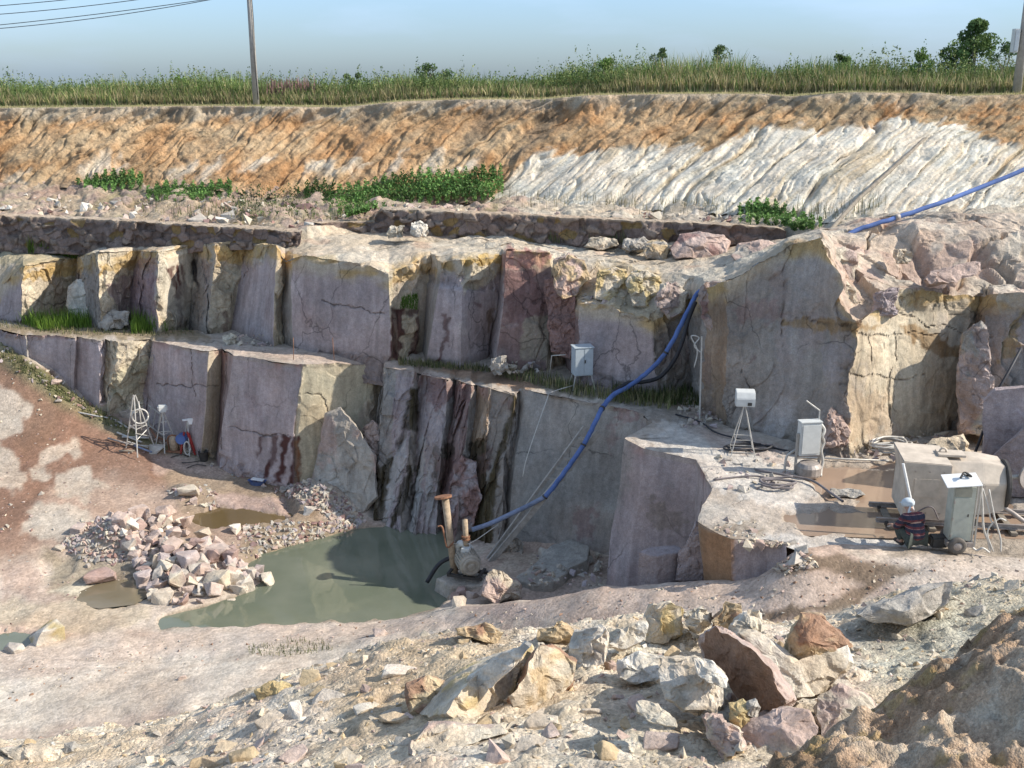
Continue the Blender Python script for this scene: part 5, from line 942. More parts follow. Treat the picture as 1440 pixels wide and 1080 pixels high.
# ------------------------------------------------------------------ rough stone walls on the terrace
def stone_wall(cols, label, thick=.7):
    """cols: px, top py, bottom py, distance"""
    t_ = np.array([pj(c[0], c[1], c[3]) for c in cols]); b_ = np.array([pj(c[0], c[2], c[3]) for c in cols]) - np.array([0, 0, .15])
    bk = t_ + np.array([0, thick, 0]); bb = b_ + np.array([0, thick, 0])
    P, us, vs = loft([bb, b_, t_, bk], .045)
    # end caps by pulling the outermost columns closed
    mid_ = P.copy(); ends = []
    for q in (0, -1):
        c0 = P[:, q]; ctr = c0.mean(0); ends.append(np.stack([c0, c0 * .5 + ctr * .5, c0 * 0 + ctr], 1))
    g = Grid()
    for E, fl in ((P, False), (ends[0], True), (ends[1], False)):
        px, py = proj(E); q = np.stack([E[..., 0] * 2.4, E[..., 1] * 2.4, E[..., 2] * 3.6], -1) + .3 * vec(E, 2, 2, 401); d1, d2, c = voro(q, 400)
        e = sst(d2 - d1, 0, .14); C = np.array([.25, .19, .165]) * (.78 + .5 * c)[..., None]; C = mixc(C, [.28, .23, .19], (c > .75) * .7); C = mixc(C, [.12, .09, .075], (1 - e) * .6)
        C = mixc(C, [.30, .20, .06], (np.abs(c - .3) < .03) * .7)
        vv = (vs[:, None] + 0 * px) if E is P else np.full(px.shape, 1.5)
        C = mixc(C, [.47, .38, .29], sst(vv, 1.9, 2.02)); D = ((c - .5) * .26 * e)[..., None] * np.array([0, -1, .0]) + .07 * vec(E, 2.2, 4, 402)
        D[..., 2] *= .6; g.add(E + D, C, 1.0)
    return tag(g.build('stone_wall', M_ROCK), label, 'wall')
stone_wall([(-420, 293, 352, 43.2), (0, 303, 350, 42.0), (140, 309, 354, 40.8), (300, 318, 348, 38.6), (421, 326, 340, 37.3)], 'long low dark stone wall running in from the left edge')
stone_wall([(436, 313, 332, 38.6), (480, 312, 326, 38.9), (528, 313, 326, 39.0)], 'short low stone wall between the two long ones')
stone_wall([(526, 305, 326, 39.0), (537, 294, 330, 38.9), (700, 301, 338, 37.6), (800, 306, 348, 36.6), (960, 314, 346, 35.2), (1098, 320, 342, 34.0), (1106, 324, 340, 33.9)], 'higher dark stone wall crossing behind the pink boulder')
# ------------------------------------------------------------------ vegetation
def blades(name, pts, hts, cols, width=.02, lean=.35, seed=0, parent=None, kind='stuff', per=1, origin=None):
    rg = np.random.RandomState(seed); pts = np.repeat(np.asarray(pts), per, 0); hts = np.repeat(np.asarray(hts), per) * rg.uniform(.6, 1.1, len(pts)); n = len(pts)
    cols = np.repeat(np.asarray(cols), per, 0) * rg.uniform(.75, 1.25, (n, 1))
    if per > 1: pts = pts + rg.normal(0, .05, (n, 3)) * [1, 1, 0]
    a = rg.uniform(0, 6.28, n); d = np.stack([np.cos(a), np.sin(a), 0 * a], -1); b = rg.uniform(0, 6.28, n); l = np.stack([np.cos(b), np.sin(b), 0 * b], -1) * (lean * hts * rg.uniform(.1, 1, n))[:, None]
    w_ = (width * rg.uniform(.6, 1.4, n))[:, None]; up = np.array([0, 0, 1.]) * hts[:, None]
    v = np.stack([pts - d * w_, pts + d * w_, pts + up * .55 + l * .35 - d * w_ * .7, pts + up * .55 + l * .35 + d * w_ * .7, pts + up + l], 1)
    f = np.array([[0, 1, 3], [0, 3, 2], [2, 3, 4]])[None] + (np.arange(n) * 5)[:, None, None]
    g = Grid(); g.raw(v.reshape(-1, 3), f.reshape(-1, 3), np.repeat(cols, 5, 0)); o = g.build(name, M_LEAF, parent, smooth=False, origin=origin)
    if kind: o['kind'] = kind
    return o
def leaves_geo(g, pts, size, cols, seed=0, tilt=1.0):
    rg = np.random.RandomState(seed); n = len(pts); s = (size * rg.uniform(.6, 1.4, n))[:, None]
    a = rg.normal(0, 1, (n, 3)); a /= np.linalg.norm(a, axis=1, keepdims=True); a[:, 2] *= tilt; b = np.cross(a, rg.normal(0, 1, (n, 3))); b /= np.linalg.norm(b, axis=1, keepdims=True) + 1e-6; c = np.cross(a, b)
    v = np.stack([pts - b * s, pts - c * s * .55 + b * s * .1, pts + b * s, pts + c * s * .55 + b * s * .1], 1)
    f = np.arange(4)[None] + (np.arange(n) * 4)[:, None]
    g.raw(v.reshape(-1, 3), f, np.repeat(np.asarray(cols) * rg.uniform(.7, 1.3, (n, 1)), 4, 0))
GR = np.array([[.12, .185, .05], [.17, .23, .07], [.22, .25, .09], [.10, .155, .055], [.30, .26, .13], [.38, .32, .18]])
rg = np.random.RandomState(50)
# meadow on top: a belt of tall weeds behind a dry margin
n = 95000; X = rg.uniform(-38, 36, n); tpx, tpy = None, None
cY = np.interp(X, crest[:, 0], crest[:, 1]); cZ = np.interp(X, crest[:, 0], crest[:, 2])
dist = 1.6 + rg.exponential(2.6, n); Y = cY + np.clip(dist, 0, 16)
plZ = lambda X, Y: np.interp(X, crest[:, 0], crest[:, 2]) - .08
cl = fbm(np.stack([X * .35, Y * .35, X * 0], -1), 1, 3, 51); cl2 = fbm(np.stack([X * .12, Y * .1, X * 0 + 4], -1), 1, 3, 55)
ht = np.clip(.50 + .15 * cl + .07 * cl2, .15, .9) * rg.uniform(.65, 1.25, n) * (.55 + .45 * sst(dist, 1.6, 3.6))
wd = np.clip((dist - 1.6) / 2.5, 0, 1); pick = rg.randint(0, 4, n); dry = (rg.uniform(0, 1, n) > .34 + .66 * wd) | (rg.uniform(0, 1, n) < .04 + .10 * cl2)
cols = np.where(dry[:, None], GR[4 + rg.randint(0, 2, n)], GR[pick]); cols = cols * (1 + .35 * cl)[:, None]
tag(blades('meadow_grass', np.stack([X, Y, plZ(X, Y)], -1), ht * 2.2, cols * .98, .028, .5, 52), 'tall mixed grass and weeds growing along the top of the earth bank', 'grass')
n = 16000; X = rg.uniform(-38, 36, n); cY = np.interp(X, crest[:, 0], crest[:, 1]); Y = cY + rg.uniform(-.05, 2.4, n)
cols = GR[np.where(rg.uniform(0, 1, n) < .7, 5, 2)] * 1.1
tag(blades('dry_grass', np.stack([X, Y, plZ(X, Y)], -1), rg.uniform(.08, .30, n), cols, .016, .6, 53), 'short dry straw coloured grass on the rim of the bank', 'grass')
# taller leafy weed stalks standing out of the meadow
g = Grid(); n = 9000; X = rg.uniform(-36, 34, n); cY = np.interp(X, crest[:, 0], crest[:, 1]); Y = cY + rg.uniform(2.5, 9, n); hh = np.clip(rg.gamma(14, .075, n) * (1 + .3 * fbm(np.stack([X * .25, Y * .2, X * 0], -1), 1, 3, 88)), .6, 2.3)
P = []; Cc = []
for i in range(n):
    m = int(22 * hh[i]); t = rg.uniform(.1, 1, m) ** 1.25; P.append(np.stack([X[i] + rg.normal(0, .22, m) * (1.08 - t), Y[i] + rg.normal(0, .22, m) * (1.08 - t), plZ(X[i], Y[i]) + t * hh[i]], -1)); c = GR[rg.choice([0, 1, 2, 3, 3, 2])]; Cc.append(np.repeat(c[None], m, 0))
leaves_geo(g, np.concatenate(P), .046, np.concatenate(Cc), 54)
o = tag(g.build('tall_weeds', M_LEAF, smooth=False), 'tall leafy weeds sticking up out of the meadow against the sky', 'weeds', kind='stuff')

def leafy(name, label, cat, base, w_, h, n, col, size=.05, seed=0, dens=None, origin_z=0, group=None, clumps=14, trunk=True, depth=None):
    """shrub or tree: trunk with limbs, crown of many small leaves in uneven clumps"""
    rg = np.random.RandomState(seed); root = empty(name, V(base)); tag(root, label, cat, group); depth = depth or w_
    cen = []; g = Grid(); tg = []
    for k in range(clumps):
        a = rg.uniform(0, 6.28); r = rg.uniform(.1, 1) ** .7; z = rg.uniform(.3, .97); prof = math.sin(min(1, (z * .95 + .12)) * math.pi) ** .6
        cen.append([math.cos(a) * r * w_ * .5 * prof, math.sin(a) * r * depth * .5 * prof, z * h]); tg.append(rg.uniform(.10, .20) * (w_ + h) * .5)
    cen = np.array(cen); pts = []; cc = []
    for c, s in zip(cen, tg):
        m = n // clumps; q = rg.normal(0, 1, (m, 3)); q /= np.linalg.norm(q, axis=1, keepdims=True); q *= (rg.uniform(.2, 1, m) ** .5)[:, None] * s * np.array([1, 1, .7]); pts.append(c + q); cc.append(np.repeat(np.asarray(col)[None] * rg.uniform(.75, 1.3), m, 0))
    leaves_geo(g, np.concatenate(pts), size, np.concatenate(cc), seed + 1); cr_ = g.build('crown', M_LEAF, root, smooth=False)
    if trunk:
        bm = bmesh.new()
        def limb(a, b, r0, r1, k=6):
            a = Vector(a); b = Vector(b); d = (b - a).normalized(); x = d.orthogonal().normalized(); y = d.cross(x); rr = []
            for i in range(4):
                t = i / 3; c = a.lerp(b, t) + Vector(rg.normal(0, .015 * h, 3)) * (0 < i < 3); r = r0 + (r1 - r0) * t
                rr.append([bm.verts.new(c + (x * math.cos(j * 6.283 / k) + y * math.sin(j * 6.283 / k)) * r) for j in range(k)])
            for p, q in zip(rr[:-1], rr[1:]):
                for j in range(k): bm.faces.new([p[j], p[(j + 1) % k], q[(j + 1) % k], q[j]])
        tr = .02 * h + .01; limb((0, 0, -.1), (0, 0, h * .4), tr * 1.4, tr)
        for c in cen[:9]: limb((0, 0, h * rg.uniform(.2, .4)), c, tr * .7, tr * .2)
        me = bpy.data.meshes.new('trunk'); bm.to_mesh(me); bm.free(); me.materials.append(M_WOOD); link(bpy.data.objects.new('trunk', me), root)
    return root
def top_at(px, back=3.0):
    x = float(pj(px, 120, float(ip(px, BX, BD)) + back)[0]); return np.array([x, float(ip(px, BX, BD)) + back, float(plZ(x, 0))])
# (px, top py, width px, label)
b0 = top_at(1366, 7); m = mpp(b0)
leafy('tree', 'small dark green tree on the bank top beside the right pole', 'tree', b0, 86 * m, (125 - 30) * m, 7500, (.13, .20, .065), .06, 60, clumps=20)
SH = [(1290, 70, 34, 'bright green round bush left of the small tree'), (1008, 62, 40, 'wispy dark bush standing above the meadow right of centre'), (612, 76, 66, 'wide bright green bush on the bank top above the leafy patch'), (250, 92, 40, 'dark pointed bush left of the left pole'), (185, 108, 30, 'bright green shrub near the left end of the meadow'),
      (1410, 62, 50, 'greyish green bush crowded between the small tree and the right pole'), (848, 82, 44, 'dark green bush near the middle of the meadow'), (498, 80, 38, 'grey green tall bush right of the left pole'), (1180, 78, 50, 'low dark bush in the right half of the meadow'), (30, 108, 60, 'pale green bush at the far left of the meadow'), (930, 70, 36, 'feathery tall bush above the start of the white bank')]
for i, (x, ty, ww, lb_) in enumerate(SH):
    b0 = top_at(x, 5.0); m = mpp(b0); leafy('bush', lb_, 'bush', b0, ww * m, (132 - ty) * m * .98, 1500, [(.15, .24, .06), (.12, .17, .07), (.10, .16, .055)][i % 3], .05, 70 + i, clumps=11)
# rusty seed heads right of the left pole
b0 = top_at(412, 3.5); m = mpp(b0); n = 260; X = b0[0] + rg.uniform(-34, 34, n) * m; Y = b0[1] + rg.uniform(-.6, .6, n)
tag(blades('flowering_dock', np.stack([X, Y, plZ(X, Y) + .55], -1), rg.uniform(.5, .95, n), np.repeat([[.22, .13, .12]], n, 0), .03, .12, 58), 'patch of reddish brown seed heads right of the left pole', 'weeds')

# green creepers on the bank toe
def bank_pt(px, py):
    t = (py - float(ip(px, BX, BY))) / (float(ip(px, TX, TY)) - float(ip(px, BX, BY))); Yb = float(ip(px, BX, BD)); Yt = float(ip(px, TX, TD)); v_ = (540 - py) / F
    # solve along the slope
    a = pj(px, float(ip(px, BX, BY)), Yb); b = pj(px, float(ip(px, TX, TY)), Yt)
    if t <= 1:
        k = -(v_ * cP - sP) ; lo, hi = 0., 1.
        for _ in range(30):
            md = (lo + hi) / 2; q = a + (b - a) * md
            if proj(q)[1] < py: lo = md
            else: hi = md
        return a + (b - a) * lo
    wy = float(ip(px, [0, 420, 530, 1105, 1112, 1440], [303, 325, 294, 318, 325, 301])); f_ = min(1, (py - float(ip(px, TX, TY))) / max(4, wy - float(ip(px, TX, TY)))); w0 = pj(px, wy, float(ip(px, WBX, WBD)) + .3)
    return b + (w0 - b) * f_
def creeper(poly, n, seed, label, col=(.15, .27, .075), lift=.16, size=.058):
    rg = np.random.RandomState(seed); p = np.array(poly); pts = []; n = int(n * 1.6)
    while len(pts) < n:
        x = rg.uniform(p[:, 0].min() - 6, p[:, 0].max() + 6); y = rg.uniform(p[:, 1].min() - 4, p[:, 1].max() + 4)
        if float(sd_poly(np.array([x]), np.array([y]), poly)[0]) + rg.exponential(1.6) < 5 * math.sin(x * .5 + seed) + 2: pts.append(bank_pt(x, y) + np.array([0, -.1 - rg.uniform(0, .2), rg.uniform(0.05, lift)]))
    g = Grid(); q = np.array(pts); sh = (.75 + .45 * fbm(q, 1.5, 3, seed))[:, None] * np.random.RandomState(seed + 9).uniform(.7, 1.35, (len(q), 1)) * np.where(np.random.RandomState(seed).uniform(0, 1, len(q)) < .12, 1.4, 1)[:, None]; leaves_geo(g, q, size, np.asarray(col)[None] * sh, seed, .8); o = g.build('creeping_plant', M_LEAF, smooth=False); tag(o, label, 'plants', kind='stuff')
creeper([(460, 290), (478, 268), (520, 262), (560, 250), (600, 246), (640, 248), (700, 240), (708, 268), (690, 280), (640, 282), (560, 286), (520, 300), (500, 306)], 5200, 1, 'widest bright green leafy patch at the bottom of the orange bank', lift=.25)
creeper([(116, 258), (150, 248), (190, 244), (206, 256), (190, 264), (130, 266)], 1300, 2, 'small bright green patch at the left of the bank foot')
creeper([(210, 270), (235, 262), (290, 264), (328, 258), (330, 272), (290, 280), (240, 282), (212, 278)], 1800, 3, 'long bright green patch under the orange bank left of centre')
creeper([(1040, 300), (1060, 290), (1090, 296), (1120, 312), (1148, 318), (1140, 330), (1112, 328), (1090, 318), (1044, 314)], 1700, 4, 'bright green clump behind the right end of the stone wall', lift=.3)
creeper([(425, 272), (440, 258), (470, 262), (466, 288), (440, 286)], 500, 5, 'thin green plants left of the wide leafy patch', (.07, .13, .035))
creeper([(340, 268), (420, 262), (450, 300), (380, 306), (320, 300)], 500, 6, 'sparse green growth on the debris above the left stone wall', (.10, .14, .05), .2, .05)
creeper([(480, 300), (520, 288), (524, 300), (500, 312)], 420, 7, 'green plants where the higher stone wall begins', (.07, .14, .03))

def tuft_px(name, poly, n, hts, col, seed, label, fn, width=.012, cat='grass', lean=.35):
    rg = np.random.RandomState(seed); p = np.array(poly); pts = []
    while len(pts) < n:
        x = rg.uniform(p[:, 0].min(), p[:, 0].max()); y = rg.uniform(p[:, 1].min(), p[:, 1].max())
        if float(sd_poly(np.array([x]), np.array([y]), poly)[0]) < 0: pts.append(fn(x, y))
    cols = np.array(col)[rg.randint(0, len(col), n)]
    o = blades(name, np.array(pts), rg.uniform(hts[0], hts[1], n), cols, width, lean, seed); tag(o, label, cat)
bench_fn = lambda x, y: gz(x, y, ZB - .03)
G1 = [(.13, .22, .03), (.17, .27, .04), (.10, .17, .03)]; G2 = [(.11, .13, .05), (.18, .18, .08), (.28, .24, .13), (.07, .09, .035)]
tuft_px('reeds', [(20, 455), (125, 447), (130, 462), (60, 466)], 1500, (.25, .75), G1, 81, 'bright green reeds at the foot of the upper wall near the left edge', bench_fn)
tuft_px('reeds', [(185, 458), (232, 456), (236, 468), (185, 470)], 900, (.3, .95), G1, 82, 'bright green reeds below the white cliff with red streaks', bench_fn)
tuft_px('dry_grass', [(0, 452), (260, 464), (280, 474), (100, 472), (0, 462)], 1500, (.06, .25), G2, 83, 'thin dull grass along the left part of the bench', bench_fn, .01)
tuft_px('bench_grass', [(690, 515), (800, 540), (850, 556), (960, 562), (940, 580), (860, 566), (800, 556), (700, 530)], 1500, (.10, .55), G2 + [(.36, .32, .18), (.2, .24, .08)], 84, 'dry and green grass around the cabinet on the bench', bench_fn, .01)
tuft_px('bench_grass', [(560, 507), (690, 518), (690, 524), (560, 514)], 900, (.05, .3), G2, 85, 'thin grass at the foot of the upper wall in the middle', bench_fn, .01)
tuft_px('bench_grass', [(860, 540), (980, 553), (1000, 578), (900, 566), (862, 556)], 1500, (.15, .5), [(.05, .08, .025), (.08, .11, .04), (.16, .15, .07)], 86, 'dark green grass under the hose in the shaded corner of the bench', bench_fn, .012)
tuft_px('weeds', [(5, 490), (110, 560), (200, 614), (150, 600), (60, 545), (0, 505)], 1500, (.05, .28), G2, 87, 'weeds growing along the foot of the long low wall at left', on_floor, .012)
tuft_px('sand_grass', [(345, 910), (450, 898), (470, 915), (400, 925), (350, 922)], 420, (.05, .20), [(.13, .15, .07), (.22, .22, .13)], 88, 'sparse green grass on the sandy strip above the mound', on_floor, .008)
tuft_px('terrace_weeds', [(40, 350), (135, 346), (142, 358), (100, 366), (40, 362)], 1100, (.2, .8), G1 + G2[:2], 89, 'green weeds in front of the left stone wall', lambda x, y: pj(x, y, 41.6), .014)
tuft_px('terrace_weeds', [(565, 335), (700, 345), (880, 345), (900, 338), (700, 336), (600, 326)], 420, (.15, .75), G2 + [(.13, .17, .08)], 90, 'scattered grey green weeds along the foot of the higher stone wall', lambda x, y: pj(x, y, float(ip(x, WBX, WBD)) - .35), .012)
tuft_px('terrace_weeds', [(200, 285), (520, 285), (520, 305), (430, 315), (200, 305)], 900, (.1, .5), G2, 91, 'dry weeds among the debris above the left stone wall', bank_pt, .012)
tuft_px('terrace_weeds', [(700, 280), (1000, 288), (1040, 306), (700, 296)], 420, (.15, .8), [(.16, .15, .08), (.22, .19, .11)], 92, 'dry wiry weeds on the pale sand at the foot of the white bank', bank_pt, .010)
tuft_px('terrace_weeds', [(1080, 300), (1250, 290), (1200, 312), (1100, 316)], 200, (.2, .8), [(.14, .15, .07), (.20, .17, .10)], 93, 'wiry weeds in the corner below the white bank at right', bank_pt, .010)
tuft_px('hanging_moss', [(566, 418), (588, 414), (587, 436), (562, 434)], 500, (.05, .2), [(.06, .12, .02), (.10, .16, .03)], 94, 'small green tuft in the notch above the dark stained rock', lambda x, y: pj(x, y, 34.0), .012)

# ------------------------------------------------------------------ part builders
def bm_obj(bm, name, mat, parent=None, smooth=False, loc=None):
    bmesh.ops.recalc_face_normals(bm, faces=bm.faces)
    me = bpy.data.meshes.new(name); bm.to_mesh(me); bm.free()
    for p in me.polygons: p.use_smooth = smooth
    me.materials.append(mat); o = bpy.data.objects.new(name, me); link(o, parent)
    if loc is not None: o.location = V(loc)
    return o
def bx(bm, c, s, rot=None, bev=.008):
    """bevelled box centred at c"""
    n = bmesh.new(); bmesh.ops.create_cube(n, size=1); bmesh.ops.scale(n, vec=s, verts=n.verts)
    if bev: bmesh.ops.bevel(n, geom=list(n.edges), offset=min(bev, min(s) * .3), segments=2, affect='EDGES')
    M = Matrix.Translation(c) @ (rot.to_4x4() if rot else Matrix.Identity(4)); bmesh.ops.transform(n, matrix=M, verts=n.verts)
    vm = [bm.verts.new(v.co) for v in n.verts]; n.verts.index_update()
    for f in n.faces: bm.faces.new([vm[v.index] for v in f.verts])
    n.free()
def smooth_path(pts, n=6):
    pts = [Vector(p) for p in pts]
    if len(pts) < 3: return pts
    out = []; q = [pts[0] * 2 - pts[1]] + pts + [pts[-1] * 2 - pts[-2]]
    for i in range(1, len(q) - 2):
        for k in range(n):
            t = k / n; a, b, c, d = q[i - 1], q[i], q[i + 1], q[i + 2]
            out.append(.5 * ((2 * b) + (c - a) * t + (2 * a - 5 * b + 4 * c - d) * t * t + (3 * b - a - 3 * c + d) * t ** 3))
    return out + [pts[-1]]
def tube(bm, pts, r, k=8, r2=None, cap=True):
    pts = [Vector(p) for p in pts]; rings = []; x = None
    for i, p in enumerate(pts):
        d = (pts[min(i + 1, len(pts) - 1)] - pts[max(i - 1, 0)]).normalized()
        x = d.orthogonal().normalized() if x is None else (x - d * x.dot(d)).normalized()
        y = d.cross(x); rr = r + ((r2 if r2 is not None else r) - r) * i / max(1, len(pts) - 1)
        rings.append([bm.verts.new(p + (x * math.cos(j * 2 * math.pi / k) + y * math.sin(j * 2 * math.pi / k)) * rr) for j in range(k)])
    for a, b in zip(rings[:-1], rings[1:]):
        for j in range(k): bm.faces.new([a[j], a[(j + 1) % k], b[(j + 1) % k], b[j]])
    if cap: bm.faces.new(rings[0][::-1]); bm.faces.new(rings[-1])
def lathe(bm, prof, M, k=20):
    rings = []
    for r, z in prof: rings.append([bm.verts.new(M @ Vector((r * math.cos(j * 2 * math.pi / k), r * math.sin(j * 2 * math.pi / k), z))) for j in range(k)])
    for a, b in zip(rings[:-1], rings[1:]):
        for j in range(k): bm.faces.new([a[j], a[(j + 1) % k], b[(j + 1) % k], b[j]])
    bm.faces.new(rings[0][::-1]); bm.faces.new(rings[-1])
def T(loc=(0, 0, 0), ax=None):
    M = Matrix.Translation(loc)
    if ax is not None: M = M @ Vector(ax).to_track_quat('Z', 'Y').to_matrix().to_4x4()
    return M
NB = bmesh.new
def wire_thing(name, label, cat, pts, r, mat, group=None, k=7, smooth_n=6):
    bm = NB(); tube(bm, smooth_path(pts, smooth_n) if smooth_n else pts, r, k); o = bm_obj(bm, name, mat, smooth=True); return tag(o, label, cat, group)

# ------------------------------------------------------------------ poles and overhead wires
def pole(px, py, wpx, hgt, label, box=False):
    Y0 = float(ip(px, BX, BD)) + 1.2; b0 = pj(px, py, Y0); m = mpp(b0); w_ = wpx * m; root = empty('utility_pole', V(b0)); tag(root, label, 'utility pole')
    bm = NB(); tube(bm, [(0, 0, -.3), (0, 0, hgt * .5), (-.01, 0, hgt)], w_ * .56, 10, w_ * .4); bm_obj(bm, 'post', M_CONC, root, True)
    bm = NB(); bx(bm, (0, 0, hgt - .3), (1.7, .12, .12)); bm_obj(bm, 'crossarm', M_STEEL, root)
    for s in (-.75, -.3, .3, .75): bm = NB(); lathe(bm, [(.02, 0), (.05, .03), (.03, .07), (.055, .1), (.02, .16)], T((s, 0, hgt - .24)), 10); bm_obj(bm, 'insulator', M_PALE, root)
    if box:
        bm = NB(); bx(bm, (-.30, 0, 1.78), (.20, .28, .85)); b = bm_obj(bm, 'meter_box', M_PALE, root); bm = NB(); bx(bm, (-.30, -.15, 1.78), (.15, .02, .75)); bm_obj(bm, 'door', M_BLUEGREY, b)
        bm = NB(); tube(bm, smooth_path([(-.1, -.02, 2.25), (-.16, -.05, 2.05), (-.2, 0, 2.2)]), .012, 6); bm_obj(bm, 'cable', M_BLACK, root)
        bm = NB(); bx(bm, (0, -.16, 2.55), (.05, .04, .09)); bm_obj(bm, 'lamp', M_WHITE, root)
    else:
        bm = NB(); tube(bm, smooth_path([(.13, -.1, 0), (.1, -.13, hgt * .3), (.14, -.1, hgt * .55), (.06, -.1, hgt * .9)]), .018, 6); bm_obj(bm, 'cable', M_BLACK, root)
    return root, b0
pl, b0 = pole(360, 140, 8, 6.6, 'slim weathered pole rising from the meadow left of centre'); pr, b1 = pole(1430, 126, 11, 6.6, 'pale concrete pole with a grey box at the right edge', True)
for i, (q_, lb_) in enumerate([([(0, 8), (90, 0), (358, -34)], 'topmost overhead wire crossing the sky at upper left'), ([(0, 20), (190, 0), (358, -27)], 'second overhead wire from the top at upper left'), ([(0, 35), (285, 0), (358, -11)], 'third overhead wire from the top at upper left'), ([(0, 40), (293, 0), (358, -13)], 'lowest overhead wire at upper left')]):
    cf = np.polyfit([p[0] for p in q_], [p[1] for p in q_], 2); wire_thing('overhead_wire', lb_, 'wire', [V(pj(x, float(np.polyval(cf, x)), 50.2 + i * .3)) for x in np.linspace(-420, 358, 26)], .016, M_BLACK, smooth_n=0, k=5)

# ------------------------------------------------------------------ blue hose
root = empty('blue_hose', V(pj(665, 745, 27.0))); tag(root, 'long blue hose running from the pump up the wall and over the terrace', 'hose')
org = root.location.copy()
def rel(pts): return [V(p) - org for p in pts]
hp = [pj(664, 745, 27.0), pj(690, 736, 27.2), pj(720, 722, 27.4), pj(745, 710, 27.6), pj(766, 699, 27.5)]
bm = NB(); tube(bm, smooth_path(rel(hp)), .068, 10); bm_obj(bm, 'lower_section', M_BLUEDUST, root, True)
hp = [pj(766, 699, 27.5), pj(782, 680, 27.5), pj(800, 655, 27.5), pj(820, 626, 27.6), pj(834, 600, 27.8), pj(846, 575, 28.1), pj(862, 556, 28.9), pj(885, 543, 29.6), pj(912, 522, 29.5), pj(936, 496, 29.5), pj(952, 468, 29.5), pj(964, 444, 29.6), pj(976, 420, 29.9), pj(985, 409, 30.1), pj(1000, 404, 30.4), pj(1035, 396, 30.6), pj(1070, 389, 30.2), pj(1112, 378, 30.0), pj(1160, 350, 30.2), pj(1205, 324, 30.4), pj(1260, 306, 30.6), pj(1340, 279, 31), pj(1440, 238, 31.6), pj(1600, 165, 32.5)]
bm = NB(); sp = smooth_path(rel(hp)); rg_ = random.Random(4); sp = [p + Vector((rg_.uniform(-.01, .01), 0, rg_.uniform(-.015, .01))) for p in sp]; tube(bm, sp, .068, 10); bm_obj(bm, 'upper_section', M_BLUE, root, True)
for i in (0, 3, 5, 9, 20): bm = NB(); p, q = V(hp[i]) - org, V(hp[i + 1]) - org; tube(bm, [p.lerp(q, -.02), p.lerp(q, .06)], .084, 12); bm_obj(bm, 'coupling', M_DARK if i < 20 else M_STEEL, root, True)
def beam(name, label, a, b, w_, d, mat, cat='beam', group=None):
    a = V(a); b = V(b); bm = NB(); L_ = (b - a).length; bx(bm, (0, 0, 0), (w_, d, L_), bev=.006); o = bm_obj(bm, name, mat); o.location = (a + b) / 2; o.rotation_euler = (b - a).to_track_quat('Z', 'X').to_euler(); return tag(o, label, cat, group)
beam('timber', 'grey timber rail along the right side of the hose on the shaded wall', pj(690, 790, 27.5), pj(842, 607, 27.9), .16, .10, M_GREYWOOD, 'timber')
beam('timber', 'thinner timber rail along the left side of the hose on the shaded wall', pj(686, 786, 27.8), pj(822, 600, 28.5), .10, .08, M_GREYWOOD, 'timber')
for i, (t, s) in enumerate([(.2, 0), (.35, 0), (.5, 0), (.65, 0), (.8, 0)]):
    a = pj(770 + (838 - 770) * t, 695 + (600 - 695) * t, 28.0); o = beam('rung', 'short wooden cross bar tying the timber rails together under the hose', a + np.array([-.22, .1, .02]), a + np.array([.22, .1, -.02]), .06, .06, M_GREYWOOD, 'cross bar', 'cross bars under the blue hose')
wire_thing('black_hose', 'black hose hanging beside the blue hose down to the grassy bench', 'hose', [pj(978, 425, 29.7), pj(968, 450, 29.4), pj(958, 485, 29.3), pj(946, 510, 29.4), pj(928, 530, 29.6), pj(905, 537, 29.7), pj(885, 538, 29.7), pj(872, 545, 29.5), pj(862, 552, 29.2)], .06, M_BLACK)
wire_thing('cable', 'thin pale cable running straight down the shaded wall from the bench', 'cable', [pj(806, 542, 30.3), pj(775, 552, 29.7), pj(768, 565, 29.2), pj(742, 640, 28.6), pj(735, 670, 28.4)], .014, M_TUBE, smooth_n=4)
wire_thing('black_hose', 'old black hose lying down the white bank to its right end', 'hose', [pj(1330, 165, 40.5), pj(1290, 205, 38.6), pj(1235, 255, 36.3), pj(1205, 282, 34.9), pj(1178, 312, 32.8), pj(1165, 328, 31.5)], .07, M_WOOD)
wire_thing('cable', 'dark cable hanging down the rocks above the pale blocks at right', 'cable', [pj(1436, 490, 24.8), pj(1420, 520, 24.2), pj(1398, 560, 23.9), pj(1385, 600, 23.9), pj(1370, 640, 23.9)], .035, M_BLACK)

# ------------------------------------------------------------------ pump on its block
def zpt(px, py, Y): return V(pj(px, py, Y))
PB = zpt(655, 808, 26.35); root = empty('pump', PB); tag(root, 'dusty electric pump with a round motor standing on the block by the pool', 'pump'); root.rotation_euler = (0, 0, R(-18))
bm = NB(); 
for s in (-.22, .22): bx(bm, (.05, s, .04), (1.0, .10, .08))
for s in (-.4, 0, .45): bx(bm, (s, 0, .10), (.09, .6, .05))
bm_obj(bm, 'skid', M_DARK, root)
ax = Vector((.55, -.8, .0)).normalized(); Mo = T((.10, -.06, .42), ax)
bm = NB(); lathe(bm, [(.05, -.40), (.27, -.40), (.29, -.36), (.29, .22), (.26, .28), (.20, .30), (.05, .30)], Mo, 28)
for k in range(24):
    a = k * 2 * math.pi / 24; c = Mo @ Vector((.305 * math.cos(a), .305 * math.sin(a), -.06)); rot = (Mo.to_3x3() @ Matrix.Rotation(a, 3, 'Z')); bx(bm, c, (.035, .014, .5), rot, 0)
mo = bm_obj(bm, 'motor', M_MOTOR, root)
bm = NB(); lathe(bm, [(.05, .30), (.235, .30), (.235, .36), (.20, .385), (.12, .37), (.10, .40), (.03, .41)], Mo, 24)
